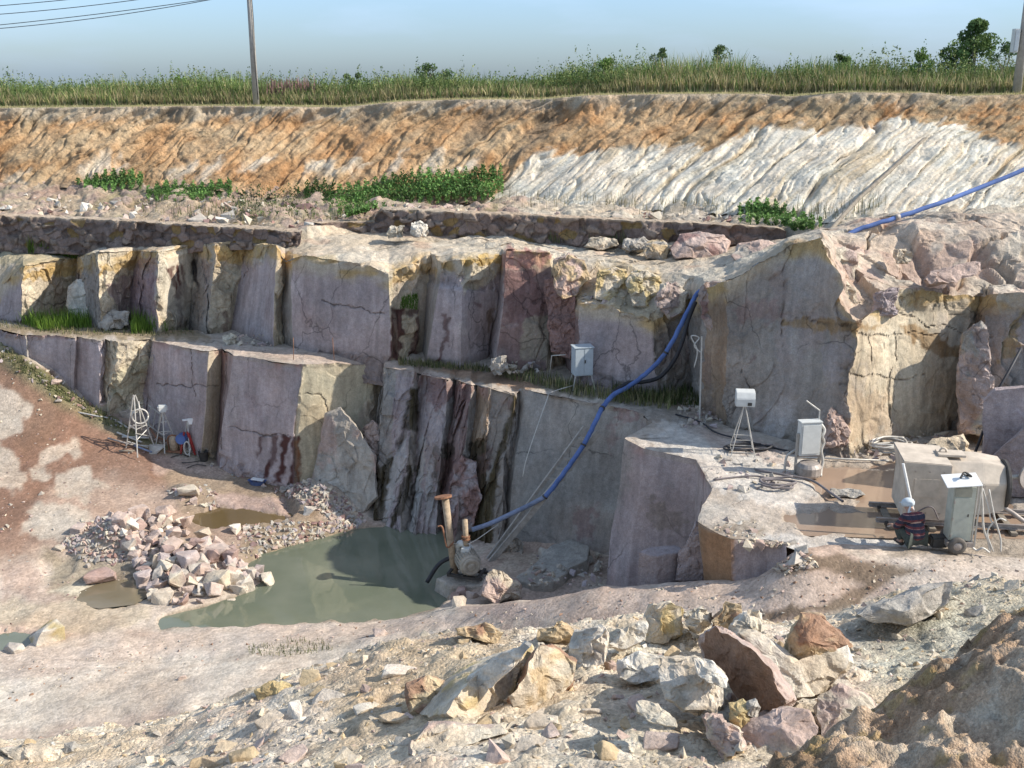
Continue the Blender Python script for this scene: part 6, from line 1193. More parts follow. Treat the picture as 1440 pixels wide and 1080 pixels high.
for k in range(12): a = k * math.pi / 6; bx(bm, Mo @ Vector((.165 * math.cos(a), .165 * math.sin(a), .375)), (.04, .012, .02), Mo.to_3x3() @ Matrix.Rotation(a, 3, 'Z'), 0)
bm_obj(bm, 'fan_cover', M_MOTOR, mo)
bm = NB(); bx(bm, (.02, .0, .74), (.22, .2, .12)); bm_obj(bm, 'terminal_box', M_PALE, mo)
bm = NB(); lathe(bm, [(.06, -.75), (.20, -.75), (.30, -.68), (.32, -.58), (.30, -.50), (.14, -.46), (.12, -.40)], Mo, 22); tube(bm, smooth_path([(-.22, .30, .42), (-.30, .28, .62), (-.24, .22, .78), (-.06, .15, .84)]), .10, 10); bm_obj(bm, 'pump_casing', M_PALE, root, True)
bm = NB(); tube(bm, [(-.02, .12, .78), (-.03, .12, 1.05), (-.05, .12, 1.55)], .075, 10); bm_obj(bm, 'outlet_pipe', M_BROWNPIPE, root, True)
for z_ in (.98, 1.06): bm = NB(); lathe(bm, [(.05, 0), (.12, 0), (.12, .035), (.05, .035)], T((-.03, .12, z_), (0, 0, 1)), 14); bm_obj(bm, 'flange', M_RUST, root)
bm = NB(); tube(bm, smooth_path([(-.3, .2, .4), (-.6, .15, .30), (-.85, .05, .1), (-1.1, -.1, -.35)]), .06, 8); bm_obj(bm, 'suction_hose', M_BLACK, root, True)
a, b = zpt(640, 800, 26.5), zpt(626, 700, 26.9); root = empty('standpipe', a); tag(root, 'rusty upright pipe with a flange standing left of the pump', 'pipe')
bm = NB(); tube(bm, [(0, 0, -.3), b - a], .095, 10, .10); bm_obj(bm, 'pipe', M_BROWNPIPE, root, True)
bm = NB(); lathe(bm, [(.05, 0), (.24, 0), (.24, .05), (.05, .05)], T(b - a - Vector((0.05, 0, 0)), (b - a)), 16); bm_obj(bm, 'flange', M_RUST, root)
bm = NB(); tube(bm, smooth_path([(-.02, 0, .8), (-.2, -.02, .65), (-.28, 0, 1.0), (-.34, 0, 1.25), (-.45, 0, 1.25)]), .025, 6); bm_obj(bm, 'bent_rod', M_RUST, root, True)
wire_thing('cable', 'thin cord strung between the standpipe and the pump outlet', 'cable', [zpt(635, 764, 26.6), zpt(650, 765, 26.5), zpt(665, 762, 26.4), zpt(700, 738, 26.9)], .012, M_TUBE)

# ------------------------------------------------------------------ cabinets and stands
def bench_pt(px, py): return V(gz(px, py, ZB))
b0 = bench_pt(818, 545); root = empty('switch_cabinet', b0, R(12)); tag(root, 'blue grey steel cabinet on splayed legs standing in the grass of the bench', 'cabinet')
bm = NB(); bx(bm, (0, 0, .84), (.56, .42, .84)); bx(bm, (0, 0, 1.275), (.62, .48, .03)); bm_obj(bm, 'box', M_BLUEGREY, root)
for s in (-.14, .14): bm = NB(); bx(bm, (s, -.217, .84), (.265, .02, .79)); d = bm_obj(bm, 'door', M_BLUEGREY, root)
bm = NB(); bx(bm, (.03, -.235, .86), (.035, .03, .10)); bm_obj(bm, 'handle', M_DARK, d)
for sx in (-1, 1):
    for sy in (-1, 1): bm = NB(); tube(bm, [(sx * .24, sy * .16, .44), (sx * .34, sy * .26, -.02)], .018, 6); bm_obj(bm, 'leg', M_TUBE, root)
wire_thing('bent_pipe', 'thin bent pipe frame left of the blue grey cabinet', 'pipe', [bench_pt(772, 537), V(pj(776, 500, 31.2)), V(pj(795, 499, 31.0))], .018, M_TUBE, smooth_n=0)
# lamp on tripod
b0 = bench_pt(1043, 638); root = empty('floodlight_stand', b0, R(-6)); tag(root, 'white floodlight on a slim wire tripod standing on the platform', 'floodlight')
bm = NB()
pr_ = [(-.16, 0), (-.17, .20), (-.10, .34), (.06, .37), (.17, .37), (.17, 0)]
for s in (-.2, .2): pass
f1 = [bm.verts.new((-.23, p[0], 1.26 + p[1])) for p in pr_]; f2 = [bm.verts.new((.23, p[0], 1.26 + p[1])) for p in pr_]
for i in range(6): bm.faces.new([f1[i], f1[(i + 1) % 6], f2[(i + 1) % 6], f2[i]])
bm.faces.new(f1[::-1]); bm.faces.new(f2); bmesh.ops.bevel(bm, geom=list(bm.edges), offset=.012, segments=2, affect='EDGES'); hd = bm_obj(bm, 'lamp_housing', M_PALE, root)
bm = NB(); bx(bm, (.10, -.17, 1.33), (.10, .02, .08)); bm_obj(bm, 'meter_window', M_DARK, hd)
bm = NB(); bx(bm, (0, 0, 1.44), (.44, .30, .012), Matrix.Rotation(.0, 3, 'X')); bm_obj(bm, 'bracket', M_STEEL, root)
for a in range(4):
    an = R(45 + 90 * a); bm = NB(); tube(bm, [(.02 * math.cos(an), .02 * math.sin(an), 1.24), (.42 * math.cos(an), .42 * math.sin(an), 0)], .012, 6); bm_obj(bm, 'leg', M_TUBE, root)
for z_ in (.42, .12):
    r_ = .42 * (1.24 - z_) / 1.24; bm = NB(); ps = [(r_ * math.cos(R(45 + 90 * a)), r_ * math.sin(R(45 + 90 * a)), z_) for a in range(5)]; tube(bm, ps, .010, 5); bm_obj(bm, 'brace', M_TUBE, root)
b0 = bench_pt(984, 592); root = empty('stake', b0); tag(root, 'tall thin stake with ragged wire tied to its top in the shade of the corner', 'stake')
bm = NB(); tube(bm, [(0, 0, -.1), (-.03, 0, 1.2), (-.06, 0, 2.35)], .025, 6); bm_obj(bm, 'post', M_TUBE, root)
bm = NB(); tube(bm, smooth_path([(-.05, 0, 1.9), (-.25, 0, 2.1), (-.12, .05, 2.3), (-.34, 0, 2.35), (-.16, 0, 1.95), (-.22, 0, 1.5)]), .018, 5); bm_obj(bm, 'wire', M_TUBE, root, True)
# white cabinet with side posts
b0 = bench_pt(1134, 665); root = empty('control_cabinet', b0, R(8)); tag(root, 'pale cabinet between two posts over a grey motor on the white platform', 'cabinet')
bm = NB(); bx(bm, (0, .02, .86), (.50, .22, .80)); bx(bm, (0, .02, 1.275), (.53, .26, .03)); c_ = bm_obj(bm, 'cabinet_box', M_PALE, root)
bm = NB(); bx(bm, (0, -.102, .86), (.42, .02, .70)); bm_obj(bm, 'door', M_PALE, c_)
for s in (-1, 1): bm = NB(); bx(bm, (s * .285, 0, .50), (.055, .06, 1.0)); bm_obj(bm, 'post', M_GREYWOOD, root)
bm = NB(); bx(bm, (0, 0, .44), (.56, .08, .05)); bm_obj(bm, 'crossbar', M_STEEL, root)
bm = NB(); lathe(bm, [(.10, 0), (.27, 0), (.29, .05), (.29, .22), (.22, .30), (.08, .32)], T((.0, -.12, .0)), 18); bm_obj(bm, 'motor', M_STEEL, root)
bm = NB(); tube(bm, smooth_path([(.27, .05, 1.2), (.36, .0, 1.05), (.30, -.05, .9), (.37, 0, .75), (.31, -.03, .55), (.36, -.05, .3), (.30, -.12, .1), (.22, -.3, .02)]), .035, 7); bm_obj(bm, 'cable', M_TUBE, root, True)
bm = NB(); tube(bm, [(.24, .08, 1.28), (.24, .09, 1.5), (-.10, .10, 1.75)], .018, 6); bm_obj(bm, 'lever', M_TUBE, root)
wire_thing('pipe_hook', 'pale bent pipe curving up left of the white cabinet', 'pipe', [bench_pt(1103, 664), V(bench_pt(1104, 664)) + Vector((0, 0, .35)), V(bench_pt(1107, 664)) + Vector((.04, 0, .48)), V(bench_pt(1112, 662)) + Vector((.08, 0, .52))], .03, M_TUBE)
rg = random.Random(9)
def coil(cx, cy, w_, h, n, lb_, seed, mat=M_CABLE):
    rg = random.Random(seed); pts = []
    for k in range(n * 7):
        a = k * 2 * math.pi / 7; s = rg.uniform(.65, 1.1); p = bench_pt(cx + w_ * .5 * math.cos(a) * s, cy + h * .5 * math.sin(a) * s); p.z += .04 + rg.uniform(0, .06) + .004 * k; pts.append(p)
    wire_thing('cable_coil', lb_, 'cable coil', pts, .028, mat)
coil(1095, 685, 56, 12, 3, 'loose coil of pale dusty cable in front of the white cabinet', 1); coil(1050, 634, 70, 8, 2, 'black cable loops lying under the floodlight tripod', 2, M_BLACK); coil(1250, 634, 60, 12, 7, 'tangled heap of pale hose under the lit cliff', 3, M_TUBE)
wire_thing('cable', 'dark cable snaking along the back of the platform from the shaded corner', 'cable', [bench_pt(950, 585) + Vector((0, 0, .05)), bench_pt(985, 596) + Vector((0, 0, .05)), bench_pt(1005, 610) + Vector((0, 0, .05)), bench_pt(1035, 619) + Vector((0, 0, .05)), bench_pt(1062, 626) + Vector((0, 0, .05)), bench_pt(1120, 640) + Vector((0, 0, .05))], .022, M_BLACK)
wire_thing('cable', 'grey cable running from the coil towards the muddy puddle', 'cable', [bench_pt(1062, 664) + Vector((0, 0, .06)), bench_pt(1100, 672) + Vector((0, 0, .08)), bench_pt(1140, 678) + Vector((0, 0, .05)), bench_pt(1165, 694) + Vector((0, 0, .05)), bench_pt(1185, 708) + Vector((0, 0, .05))], .03, M_CABLE)
wire_thing('cable', 'pale cable lying across the white platform to its left edge', 'cable', [bench_pt(1004, 677) + Vector((0, 0, .05)), bench_pt(1030, 674) + Vector((0, 0, .05)), bench_pt(1060, 672) + Vector((0, 0, .05)), bench_pt(1085, 676) + Vector((0, 0, .05))], .022, M_CABLE)
wire_thing('rod', 'long straight pale rod on the ground behind the upper puddle', 'rod', [bench_pt(1120, 645) + Vector((0, 0, .04)), bench_pt(1250, 650) + Vector((0, 0, .04))], .022, M_TUBE, smooth_n=0)

# ------------------------------------------------------------------ stone cutting machine on rails
b0 = bench_pt(1296, 728); YM = b0.y
root = empty('cutting_machine', b0, R(-8)); tag(root, 'large boxy dust covered stone cutting machine standing on rails', 'machine')
m = mpp(np.array(b0))
bm = NB(); pf = [(-.52, .16), (.20, .16), (.36, .16), (.36, 1.38), (-.60, 1.42), (-.50, 1.0)]
f1 = [bm.verts.new((p[0], -.50, p[1])) for p in pf]; f2 = [bm.verts.new((p[0], .62, p[1] + .04)) for p in pf]
for i in range(6): bm.faces.new([f1[i], f1[(i + 1) % 6], f2[(i + 1) % 6], f2[i]])
bm.faces.new(f1[::-1]); bm.faces.new(f2); bmesh.ops.bevel(bm, geom=list(bm.edges), offset=.015, segments=2, affect='EDGES'); hs = bm_obj(bm, 'housing', M_DUST, root)
bm = NB(); sec = [(-.44, .30), (-.44, .98), (-.16, 1.34), (.50, 1.36), (.62, 1.0), (.62, .30)]; rr = []
for (x, s, dz) in ((.37, 1, 0), (1.05, 1, 0), (1.50, .86, .02)): rr.append([bm.verts.new((x, .05 + (p[0] - .05) * s, .80 + (p[1] - .80) * s + dz)) for p in sec])
for a, b in zip(rr[:-1], rr[1:]):
    for i in range(6): bm.faces.new([a[i], a[(i + 1) % 6], b[(i + 1) % 6], b[i]])
bm.faces.new(rr[0][::-1]); bm.faces.new(rr[-1]); bmesh.ops.bevel(bm, geom=list(bm.edges), offset=.015, segments=2, affect='EDGES'); bm_obj(bm, 'motor_cover', M_DUST, root)
bm = NB(); bx(bm, (.62, -.42, .40), (.50, .06, .26)); bm_obj(bm, 'recess', M_RUST, root)
bm = NB(); lathe(bm, [(.1, 0), (.50, 0), (.53, .02), (.53, .07), (.48, .09), (.1, .09)], T((1.50, .05, .82), (1, 0, 0)), 28); bm_obj(bm, 'drive_ring', M_DARK, root)
bm = NB(); tube(bm, [(1.55, .05, .98), (2.05, .05, 1.02)], .035, 10); 
for k in range(9): lathe(bm, [(.02, 0), (.06, .01), (.02, .02)], T((1.72 + k * .035, .05, .995 + k * .003), (1, 0, 0)), 10)
bm_obj(bm, 'shaft', M_PALE, root, True)
bm = NB(); lathe(bm, [(.03, 0), (.26, 0), (.27, .02), (.26, .05), (.03, .05)], T((2.02, .05, 1.02), (.45, -.85, .1)), 24); bm_obj(bm, 'wire_wheel', M_STEEL, root)
bm = NB(); tube(bm, smooth_path([(1.50, -.30, .45), (1.68, -.38, .36), (1.86, -.42, .24), (1.98, -.42, .20)]), .05, 8); bm_obj(bm, 'guide_arm', M_STEEL, root, True)
bm = NB(); ps = [(.30 + .07 * math.cos(a), .1, 1.45 + .09 * math.sin(a)) for a in [math.pi * k / 8 for k in range(9)]]; tube(bm, ps, .022, 6); bm_obj(bm, 'lifting_eye', M_DUST, root, True)
bm = NB(); bx(bm, (.45, .1, 1.43), (.55, .35, .05)); bm_obj(bm, 'top_plate', M_DUST, root)
for k in range(6): bm = NB(); bx(bm, (-.35 + (k % 3) * .28, -.515, 1.22 - .9 * (k // 3)), (.03, .02, .03)); bm_obj(bm, 'bolt', M_STEEL, hs)
bm = NB(); bx(bm, (-.10, -.51, .86), (.50, .015, .40), bev=.004); bm_obj(bm, 'side_panel', M_DUST, hs)
bm = NB()
for k in range(6): bx(bm, (.75, -.452, .62 + k * .05), (.32, .012, .016), bev=0)
bm_obj(bm, 'vent', M_DARK, hs)
bm = NB(); tube(bm, smooth_path([(.2, -.53, .2), (.0, -.60, .5), (-.3, -.56, .3), (-.55, -.62, .05)]), .016, 6); bm_obj(bm, 'cable', M_CABLE, root, True)
for sx in (-.3, .9):
    for sy in (-.35, .5): bm = NB(); lathe(bm, [(.03, -.04), (.11, -.04), (.11, .04), (.03, .04)], T((sx, sy, .11), (0, 1, 0)), 14); bm_obj(bm, 'wheel', M_DARK, root)
for i, (sy, lb_) in enumerate([(-.35, 'front rail of the track under the cutting machine'), (.5, 'rear rail of the track under the cutting machine')]):
    r_ = empty('rail', b0 + Matrix.Rotation(R(-8), 3, 'Z') @ Vector((0, sy, 0)), R(-8)); tag(r_, lb_, 'rail')
    bm = NB(); bx(bm, (1.3, 0, .02), (4.6, .16, .02)); bx(bm, (1.3, 0, .055), (4.6, .04, .06), bev=.004); bx(bm, (1.3, 0, .09), (4.6, .075, .02)); bm_obj(bm, 'rail_bar', M_STEEL, r_)
    for k in range(7): bm = NB(); bx(bm, (-.8 + k * .7, -.09, .03), (.07, .06, .06)); bm_obj(bm, 'clamp', M_DARK, r_)
for k in range(6):
    q = b0 + Matrix.Rotation(R(-8), 3, 'Z') @ Vector((-.7 + k * .8, .07, -.03)); bm = NB(); bx(bm, (0, 0, 0), (.14, 1.3, .07)); o = bm_obj(bm, 'sleeper', M_WOOD); o.location = q; o.rotation_euler = (0, 0, R(-8)); tag(o, 'dark timber sleeper under the rails of the cutting machine', 'sleeper', 'sleepers under the rails')
a, b = V(pj(1284, 718, YM - .80)), V(pj(1270, 652, YM - .70)); bm = NB(); tube(bm, [(0, 0, 0), b - a], .028, 8); o = bm_obj(bm, 'pole', M_WHITE); o.location = a; tag(o, 'white pole leaning against the left end of the cutting machine', 'pole')
# tall cabinet on a wheeled frame
b0 = bench_pt(1343, 771); root = empty('wheeled_cabinet', b0, R(-4)); tag(root, 'tall narrow grey green cabinet on a wheeled tube frame beside the crouching person', 'cabinet')
bm = NB(); bx(bm, (.0, 0, .80), (.42, .34, 1.12)); c_ = bm_obj(bm, 'cabinet_box', M_GREENGREY, root)
bm = NB(); bx(bm, (-.03, -.175, .70), (.32, .02, .88)); bm_obj(bm, 'door', M_GREENGREY, c_)
bm = NB(); bx(bm, (-.03, -.175, 1.25), (.32, .02, .18)); bm_obj(bm, 'upper_panel', M_DARKDOOR, c_)
bm = NB(); bx(bm, (.10, -.19, .78), (.02, .02, .06)); bm_obj(bm, 'handle', M_DARK, c_)
for z_ in (.35, .70, 1.05): bm = NB(); bx(bm, (-.185, -.187, z_), (.02, .02, .06), bev=.003); bm_obj(bm, 'hinge', M_STEEL, c_)
bm = NB(); bx(bm, (-.06, -.06, 1.46), (.66, .46, .02), Matrix.Rotation(R(12), 3, 'X') @ Matrix.Rotation(R(-6), 3, 'Y')); bm_obj(bm, 'cover_sheet', M_WHITE, root)
bm = NB(); tube(bm, smooth_path([(-.1, -.1, 1.52), (.0, 0, 1.60), (.12, -.05, 1.54), (.05, .05, 1.53), (-.02, -.08, 1.58)]), .02, 6); bm_obj(bm, 'wire', M_DARK, root, True)
for x in (.25, .31): bm = NB(); tube(bm, [(x, -.12, .10), (x, -.12, 1.45)], .018, 6); bm_obj(bm, 'frame_tube', M_TUBE, root)
bm = NB(); tube(bm, smooth_path([(.30, -.1, 1.42), (.38, -.12, .9), (.44, -.15, .5), (.56, -.16, .22), (.60, -.18, .04)]), .022, 6); tube(bm, smooth_path([(.36, -.05, 1.3), (.50, -.1, .9), (.60, -.1, .62), (.74, -.1, .70), (.86, -.1, .66)]), .016, 6); tube(bm, smooth_path([(.46, -.1, 1.3), (.62, -.12, .75), (.78, -.16, .3), (.80, -.2, .04)]), .018, 6); tube(bm, smooth_path([(.62, -.1, .62), (.52, -.15, .4), (.66, -.2, .04)]), .016, 6); tube(bm, smooth_path([(.20, -.16, .16), (.34, -.2, .06), (.44, -.22, .12), (.58, -.22, .03)]), .022, 6); bm_obj(bm, 'bent_tubes', M_TUBE, root, True)
bm = NB(); bx(bm, (.02, 0, .16), (.52, .40, .10)); bm_obj(bm, 'chassis', M_STEEL, root)
for sx, sy in ((-.06, -.26), (-.06, .26)):
    bm = NB(); lathe(bm, [(.09, -.04), (.155, -.05), (.175, -.02), (.175, .02), (.155, .05), (.09, .04)], T((sx, sy, .165), (0, 1, 0)), 22); wh = bm_obj(bm, 'wheel', M_TYRE, root, True)
    bm = NB(); lathe(bm, [(.02, -.055), (.05, -.05), (.10, -.035), (.10, .035), (.05, .05), (.02, .055)], T((sx, sy, .165), (0, 1, 0)), 18); bm_obj(bm, 'rim', M_STEEL, wh, True)

# ------------------------------------------------------------------ crouching person
def person():
    b0 = bench_pt(1286, 770); root = empty('person', b0, R(14)); tag(root, 'person in a dark red checked shirt and pale cap crouching with their back to us', 'person')
    def skin(name, vs, es, rs, mat, sub=2):
        me = bpy.data.meshes.new(name); me.from_pydata(vs, es, []); o = bpy.data.objects.new(name, me); COL.objects.link(o)
        md = o.modifiers.new('s', 'SKIN'); md.use_smooth_shade = True
        for i, r in enumerate(rs): me.skin_vertices[0].data[i].radius = (r, r) if not isinstance(r, tuple) else r
        me.skin_vertices[0].data[0].use_root = True
        sb = o.modifiers.new('b', 'SUBSURF'); sb.levels = sub; sb.render_levels = sub
        dg = bpy.context.evaluated_depsgraph_get(); m2 = bpy.data.meshes.new_from_object(o.evaluated_get(dg)); bpy.data.objects.remove(o); m2.name = name
        m2.materials.clear(); m2.materials.append(mat); o = bpy.data.objects.new(name, m2)
        for p in m2.polygons: p.use_smooth = True
        return link(o, root)
    # seen from behind: forward is +Y
    vs = [(0, 0, .22), (0, .04, .36), (0, .12, .50), (0, .20, .60), (0, .26, .68), (0, .33, .73), (0, .36, .78),        # pelvis..head
          (-.11, .03, .20), (-.20, .38, .36), (-.18, .16, .08), (-.18, .34, .035),  # left leg: hip, knee, ankle, toe
          (.11, .03, .20), (.20, .38, .36), (.18, .16, .08), (.18, .34, .035),
          (-.18, .17, .58), (-.27, .24, .38), (-.22, .46, .30), (-.20, .54, .29), (.18, .17, .58), (.27, .24, .38), (.22, .46, .30), (.20, .54, .29)]
    es = [(0, 1), (1, 2), (2, 3), (3, 4), (4, 5), (5, 6), (0, 7), (7, 8), (8, 9), (9, 10), (0, 11), (11, 12), (12, 13), (13, 14), (3, 15), (15, 16), (16, 17), (17, 18), (3, 19), (19, 20), (20, 21), (21, 22)]
    rs = [.15, .14, .15, .13, .055, .09, .085, .10, .065, .045, .035, .10, .065, .045, .035, .065, .045, .032, .03, .065, .045, .032, .03]
    skin('body', vs, es, rs, M_SKIN)
    pv = [(0, -.01, .19), (-.11, .03, .20), (-.20, .38, .36), (-.18, .17, .10), (.11, .03, .20), (.20, .38, .36), (.18, .17, .10)]
    skin('trousers', pv, [(0, 1), (1, 2), (2, 3), (0, 4), (4, 5), (5, 6)], [.165, .125, .09, .07, .125, .09, .07], M_PANTS)
    sv = [(0, -.01, .14), (0, .02, .34), (0, .10, .48), (0, .17, .58), (0, .22, .64), (-.18, .17, .58), (-.275, .24, .38), (-.25, .36, .33), (.18, .17, .58), (.275, .24, .38), (.25, .36, .33)]
    sh = skin('shirt', sv, [(0, 1), (1, 2), (2, 3), (3, 4), (3, 5), (5, 6), (6, 7), (3, 8), (8, 9), (9, 10)], [(.215, .18), (.205, .175), (.215, .17), (.19, .145), (.085, .08), .10, .075, .06, .10, .075, .06], None)
    m = bpy.data.materials.new('checked_cloth'); m.use_nodes = True; nt = m.node_tree; b = nt.nodes['Principled BSDF']; b.inputs['Roughness'].default_value = .95; L = nt.links
    tc = node(nt, 'ShaderNodeTexCoord'); sx = node(nt, 'ShaderNodeSeparateXYZ'); L.new(tc.outputs['Object'], sx.inputs[0])
    def band(src, per, wd_, ph=0):
        a = node(nt, 'ShaderNodeMath', operation='MULTIPLY_ADD'); a.inputs[1].default_value = 1 / per; a.inputs[2].default_value = ph + 20; L.new(src, a.inputs[0]); f = node(nt, 'ShaderNodeMath', operation='FRACT'); L.new(a.outputs[0], f.inputs[0]); c = node(nt, 'ShaderNodeMath', operation='LESS_THAN'); c.inputs[1].default_value = wd_; L.new(f.outputs[0], c.inputs[0]); return c.outputs[0]
    cur = None
    for (src, per, wd_, ph, col, fac) in [(sx.outputs[2], .115, .30, .2, (.16, .035, .035), .9), (sx.outputs[2], .115, .07, .30, (.45, .22, .18), .9), (sx.outputs[0], .13, .10, .0, (.10, .05, .07), .6), (sx.outputs[0], .13, .5, .0, (.012, .014, .03), .35)]:
        mx = node(nt, 'ShaderNodeMixRGB'); q = node(nt, 'ShaderNodeMath', operation='MULTIPLY'); q.inputs[1].default_value = fac; L.new(band(src, per, wd_, ph), q.inputs[0]); L.new(q.outputs[0], mx.inputs[0]); mx.inputs[2].default_value = (*col, 1)
        if cur is None: mx.inputs[1].default_value = (.03, .03, .05, 1)
        else: L.new(cur, mx.inputs[1])
        cur = mx.outputs[0]
    L.new(cur, b.inputs['Base Color']); sh.data.materials.clear(); sh.data.materials.append(m)
    M_CAP = plain_mat('pale_cap_cloth', (.50, .56, .60), .9, 0, .15, 9)
    bm = NB(); lathe(bm, [(.10, -.06), (.125, -.03), (.13, .02), (.11, .07), (.06, .105), (.01, .115)], T((0, .36, .80), (0, .35, 1)), 20); bx(bm, (0, .49, .77), (.16, .10, .015), Matrix.Rotation(R(-15), 3, 'X')); tube(bm, smooth_path([(-.05, .2, .80), (-.10, .17, .72), (-.08, .19, .66), (-.03, .2, .70)]), .018, 6); bm_obj(bm, 'cap', M_CAP, root, True)
    for s in (-1, 1):   # hands with fingers
        bm = NB()
        for k in range(4): x = s * .20 + (k - 1.5) * .017; tube(bm, smooth_path([(x, .55, .29), (x, .60, .285 - .004 * abs(k - 1)), (x, .62, .262), (x, .605, .245)], 3), .0085, 6, .007)
        tube(bm, smooth_path([(s * .20 - s * .035, .545, .285), (s * .20 - s * .055, .58, .28), (s * .20 - s * .045, .605, .27)], 3), .010, 6, .008); bx(bm, (s * .20, .545, .288), (.075, .06, .028), bev=.012); bm_obj(bm, 'hand', M_SKIN, root, True)
        bm = NB(); bx(bm, (s * .18, .27, .035), (.10, .28, .075), bev=.03); bm_obj(bm, 'shoe', M_DARK, root)
    return root
person()
wire_thing('rod', 'thin rod held low to the left by the crouching person', 'rod', [bench_pt(1247, 748) + Vector((0, 0, .12)), bench_pt(1268, 758) + Vector((0, .2, .25))], .014, M_TUBE, smooth_n=0)
bm = NB(); bx(bm, (0, 0, .12), (.34, .26, .22), bev=.03); o = bm_obj(bm, 'tool_bag', M_DARK); o.location = bench_pt(1318, 768); tag(o, 'dark bag on the ground between the person and the wheeled cabinet', 'bag')

# ------------------------------------------------------------------ equipment at the foot of the left wall
def fpt(px, py): return V(on_floor(px, py))
def tripod(px, py, hpx, wpx, label, head=None, mid=True, extra=0):
    b = fpt(px, py); m = mpp(np.array(b)); h = hpx * m; r = wpx * m * .5; root = empty('tripod', b, R(20)); tag(root, label, 'tripod')
    feet = [(r * math.cos(a), r * math.sin(a), 0) for a in (R(-100), R(20), R(150))]
    for f_ in feet: bm = NB(); tube(bm, [(f_[0] * .06, f_[1] * .06, h), f_], .022, 6); bm_obj(bm, 'leg', M_TUBE, root)
    if mid:
        for t in (.45, .72):
            bm = NB(); ps = [(f_[0] * (1 - t * .94), f_[1] * (1 - t * .94), h * t) for f_ in feet]; tube(bm, ps + ps[:1], .014, 5); bm_obj(bm, 'brace', M_TUBE, root)
    for k in range(extra):
        rg = random.Random(k + 3); a = Vector(feet[k % 3]); bm = NB(); tube(bm, [a * rg.uniform(.4, 1) + Vector((0, 0, h * rg.uniform(0, .5))), Vector(feet[(k + 1) % 3]) * rg.uniform(.5, 1.2) + Vector((0, 0, h * rg.uniform(.1, .6)))], .016, 5); bm_obj(bm, 'brace', M_TUBE, root)
    if head == 'lamp':
        bm = NB(); bx(bm, (0, 0, h + .12), (.32, .24, .22), bev=.04); bx(bm, (0, -.1, h + .03), (.22, .06, .06)); bm_obj(bm, 'lamp_head', M_PALE, root)
    if head == 'panel': bm = NB(); bx(bm, (.12, -.05, h + .02), (.26, .03, .22), Matrix.Rotation(R(-15), 3, 'Z')); bx(bm, (-.08, 0, h + .08), (.2, .1, .05)); bm_obj(bm, 'lamp_head', M_WHITE, root)
    if head == 'reel': bm = NB(); ps = [(.12 + .26 * math.cos(a), -.1, h * .64 + .26 * math.sin(a)) for a in [k * math.pi / 8 for k in range(17)]]; tube(bm, ps, .03, 6); tube(bm, [(.12, -.1, h * .4), (.12, -.1, h * .9)], .02, 6); bm_obj(bm, 'hoop', M_TUBE, root, True)
    return root
tripod(197, 636, 84, 44, 'tallest bare steel tripod with a hoop at the foot of the left wall', 'reel', True, 6)
tripod(234, 632, 56, 34, 'tripod with a grey lamp head in the middle of the equipment by the left wall', 'lamp', True)
tripod(268, 637, 46, 26, 'short tripod with a small white panel at the right of the equipment', 'panel', False)
a, b = fpt(238, 620), fpt(206, 603); root = empty('ladder', a); tag(root, 'old grey ladder leaning low against the left wall behind the tripods', 'ladder')
u = Vector((b.x - a.x, b.y - a.y, .55)); up = Vector((.10, .15, .62))
for s in (0, 1): bm = NB(); tube(bm, [up * s, up * s + u], .03, 6); bm_obj(bm, 'side_rail', M_GREYWOOD, root)
for k in range(5): bm = NB(); t = (k + .5) / 5; tube(bm, [u * t, u * t + up], .022, 6); bm_obj(bm, 'rung', M_GREYWOOD, root)
b = fpt(264, 640); root = empty('winch', b, R(10)); tag(root, 'red painted winch with a blue drum standing under the small white panel', 'winch')
bm = NB(); tube(bm, [(-.25, 0, 0), (-.05, 0, .85)], .035, 6); tube(bm, [(.25, 0, 0), (.05, 0, .85)], .035, 6); bx(bm, (.15, .05, .45), (.10, .08, .7), Matrix.Rotation(R(-14), 3, 'Y')); bm_obj(bm, 'frame', M_RED, root)
bm = NB(); lathe(bm, [(.03, -.12), (.18, -.12), (.18, -.10), (.10, -.09), (.10, .09), (.18, .10), (.18, .12), (.03, .12)], T((-.15, 0, .62), (.3, 1, 0)), 16); bm_obj(bm, 'drum', M_BLUE, root)
bm = NB(); ps = [(.02 + .10 * math.cos(a), -.14, .30 + .24 * math.sin(a)) for a in [k * math.pi / 8 for k in range(17)]]; tube(bm, ps, .03, 6); bm_obj(bm, 'rope_loop', M_TUBE, root, True)
b = fpt(246, 636); root = empty('compressor', b, R(-10)); tag(root, 'rusty little machine with pipes between the lamp tripod and the red winch', 'machine')
bm = NB(); lathe(bm, [(.05, 0), (.15, .03), (.16, .4), (.12, .5), (.04, .52)], T((0, 0, .08)), 14); bm_obj(bm, 'tank', M_BROWNPIPE, root, True)
bm = NB(); tube(bm, smooth_path([(-.2, 0, .05), (-.22, 0, .5), (0, 0, .62), (.2, 0, .5), (.22, 0, .05)]), .03, 6); bx(bm, (0, 0, .06), (.55, .3, .06)); bm_obj(bm, 'frame', M_RUST, root)
b = fpt(287, 648); root = empty('bucket', b); tag(root, 'black bucket against the left wall right of the winch', 'bucket')
bm = NB(); lathe(bm, [(.12, 0), (.13, .02), (.17, .34), (.185, .35), (.16, .34), (.12, .05)], T(), 16); bm_obj(bm, 'pail', M_DARK, root, True); bm = NB(); tube(bm, [(.17 * math.cos(a), 0, .34 + .14 * math.sin(a)) for a in [k * math.pi / 8 for k in range(9)]], .008, 5); bm_obj(bm, 'handle', M_STEEL, root)
b = fpt(362, 682); root = empty('basin', b, R(-8)); tag(root, 'blue tub holding a pale sheet at the foot of the streaked wall', 'tub')
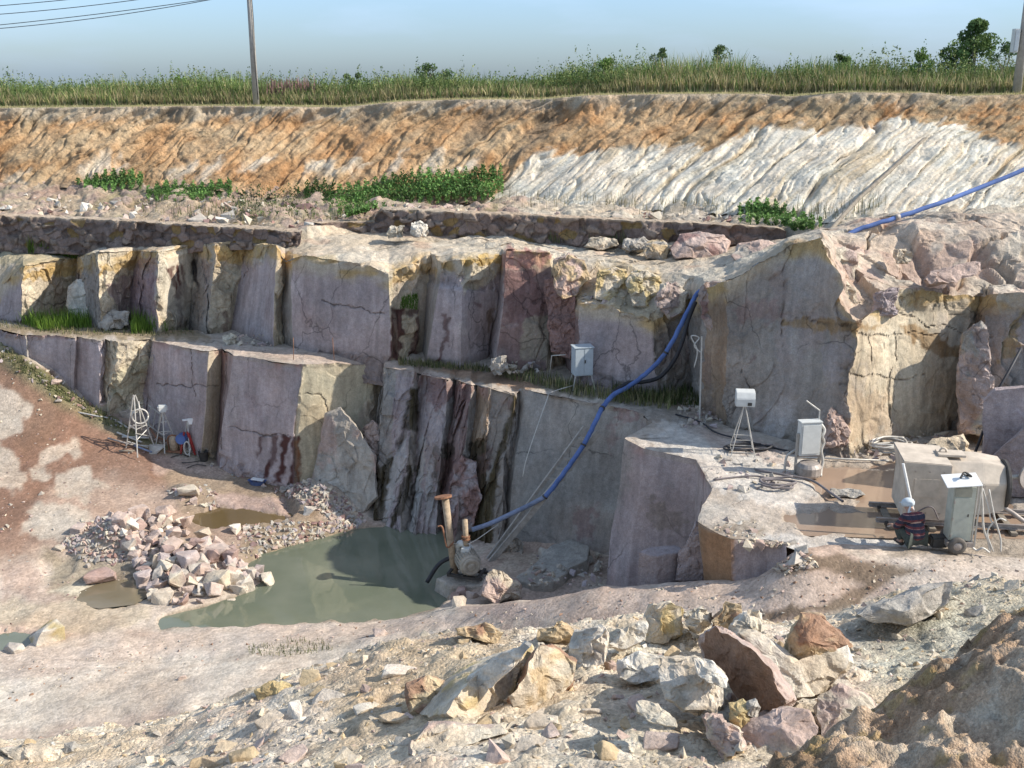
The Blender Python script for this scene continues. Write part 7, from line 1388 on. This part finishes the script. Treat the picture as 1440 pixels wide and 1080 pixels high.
bm = NB(); lathe(bm, [(.18, 0), (.24, .03), (.30, .24), (.33, .25), (.28, .23), (.22, .06)], T(), 18); bmesh.ops.scale(bm, vec=(1.0, .6, .7), verts=bm.verts); bm_obj(bm, 'tub', M_BLUE, root, True); bm = NB(); bx(bm, (.02, 0, .20), (.42, .2, .03), Matrix.Rotation(R(6), 3, 'Y')); bm_obj(bm, 'sheet', M_WHITE, root)
rg = random.Random(21)
for i, (x0, y0, x1, y1, lb_, mt) in enumerate([(152, 620, 188, 632, 'grey pipe lying leftmost in the scrap under the tall tripod', M_STEEL), (165, 612, 200, 628, 'pale pipe lying across the scrap under the tall tripod', M_TUBE), (168, 638, 190, 640, 'yellowish plank end lying in front of the tall tripod', M_WOOD), (188, 630, 214, 642, 'dark blue pipe in front of the tall tripod', M_BLUEDUST), (172, 618, 210, 622, 'thin rod across the scrap under the tall tripod', M_TUBE), (220, 618, 234, 626, 'rusty bar lying below the lamp tripod', M_RUST), (210, 604, 222, 624, 'brown board under the ladder', M_RUST)]):
    a, b = fpt(x0, y0) + Vector((0, 0, .10)), fpt(x1, y1) + Vector((0, 0, .16)); wire_thing('scrap_bar', lb_, 'bar', [a, b], .035, mt, smooth_n=0, k=6)
stone('boulder', on_floor(222, 634), (.55, .4, .28), 'grey', 901, label='pale grey stone in front of the lamp tripod', cat='boulder')
for i, (x, lb_) in enumerate([(413, 'thin rusty rod standing near the front corner of the bench, left of two'), (470, 'thin rusty rod standing on the bench, right of two')]):
    b = bench_pt(x, 506); wire_thing('iron_rod', lb_, 'rod', [b, b + Vector((.03 - .05 * i, 0, .75))], .012, M_RUST, smooth_n=0, k=5)
wire_thing('hose', 'pale hose lying along the dirt below the long wall towards the tripods', 'hose', [fpt(110, 582) + Vector((0, 0, .06)), fpt(135, 587) + Vector((0, 0, .06)), fpt(160, 592) + Vector((0, 0, .06)), fpt(180, 604) + Vector((0, 0, .06))], .03, M_TUBE)
for i, (x, y) in enumerate([(240, 645), (256, 652), (262, 660)]):
    rg = random.Random(i); a = fpt(x, y); wire_thing('twig', 'dark dry twig lying on the pink rock floor in front of the equipment', 'twig', [a + Vector((0, 0, .04)), a + Vector((.3, rg.uniform(-.2, .2), .10)), a + Vector((.6, rg.uniform(-.3, .3), .03))], .018, M_DARK, 'dry twigs before the equipment')
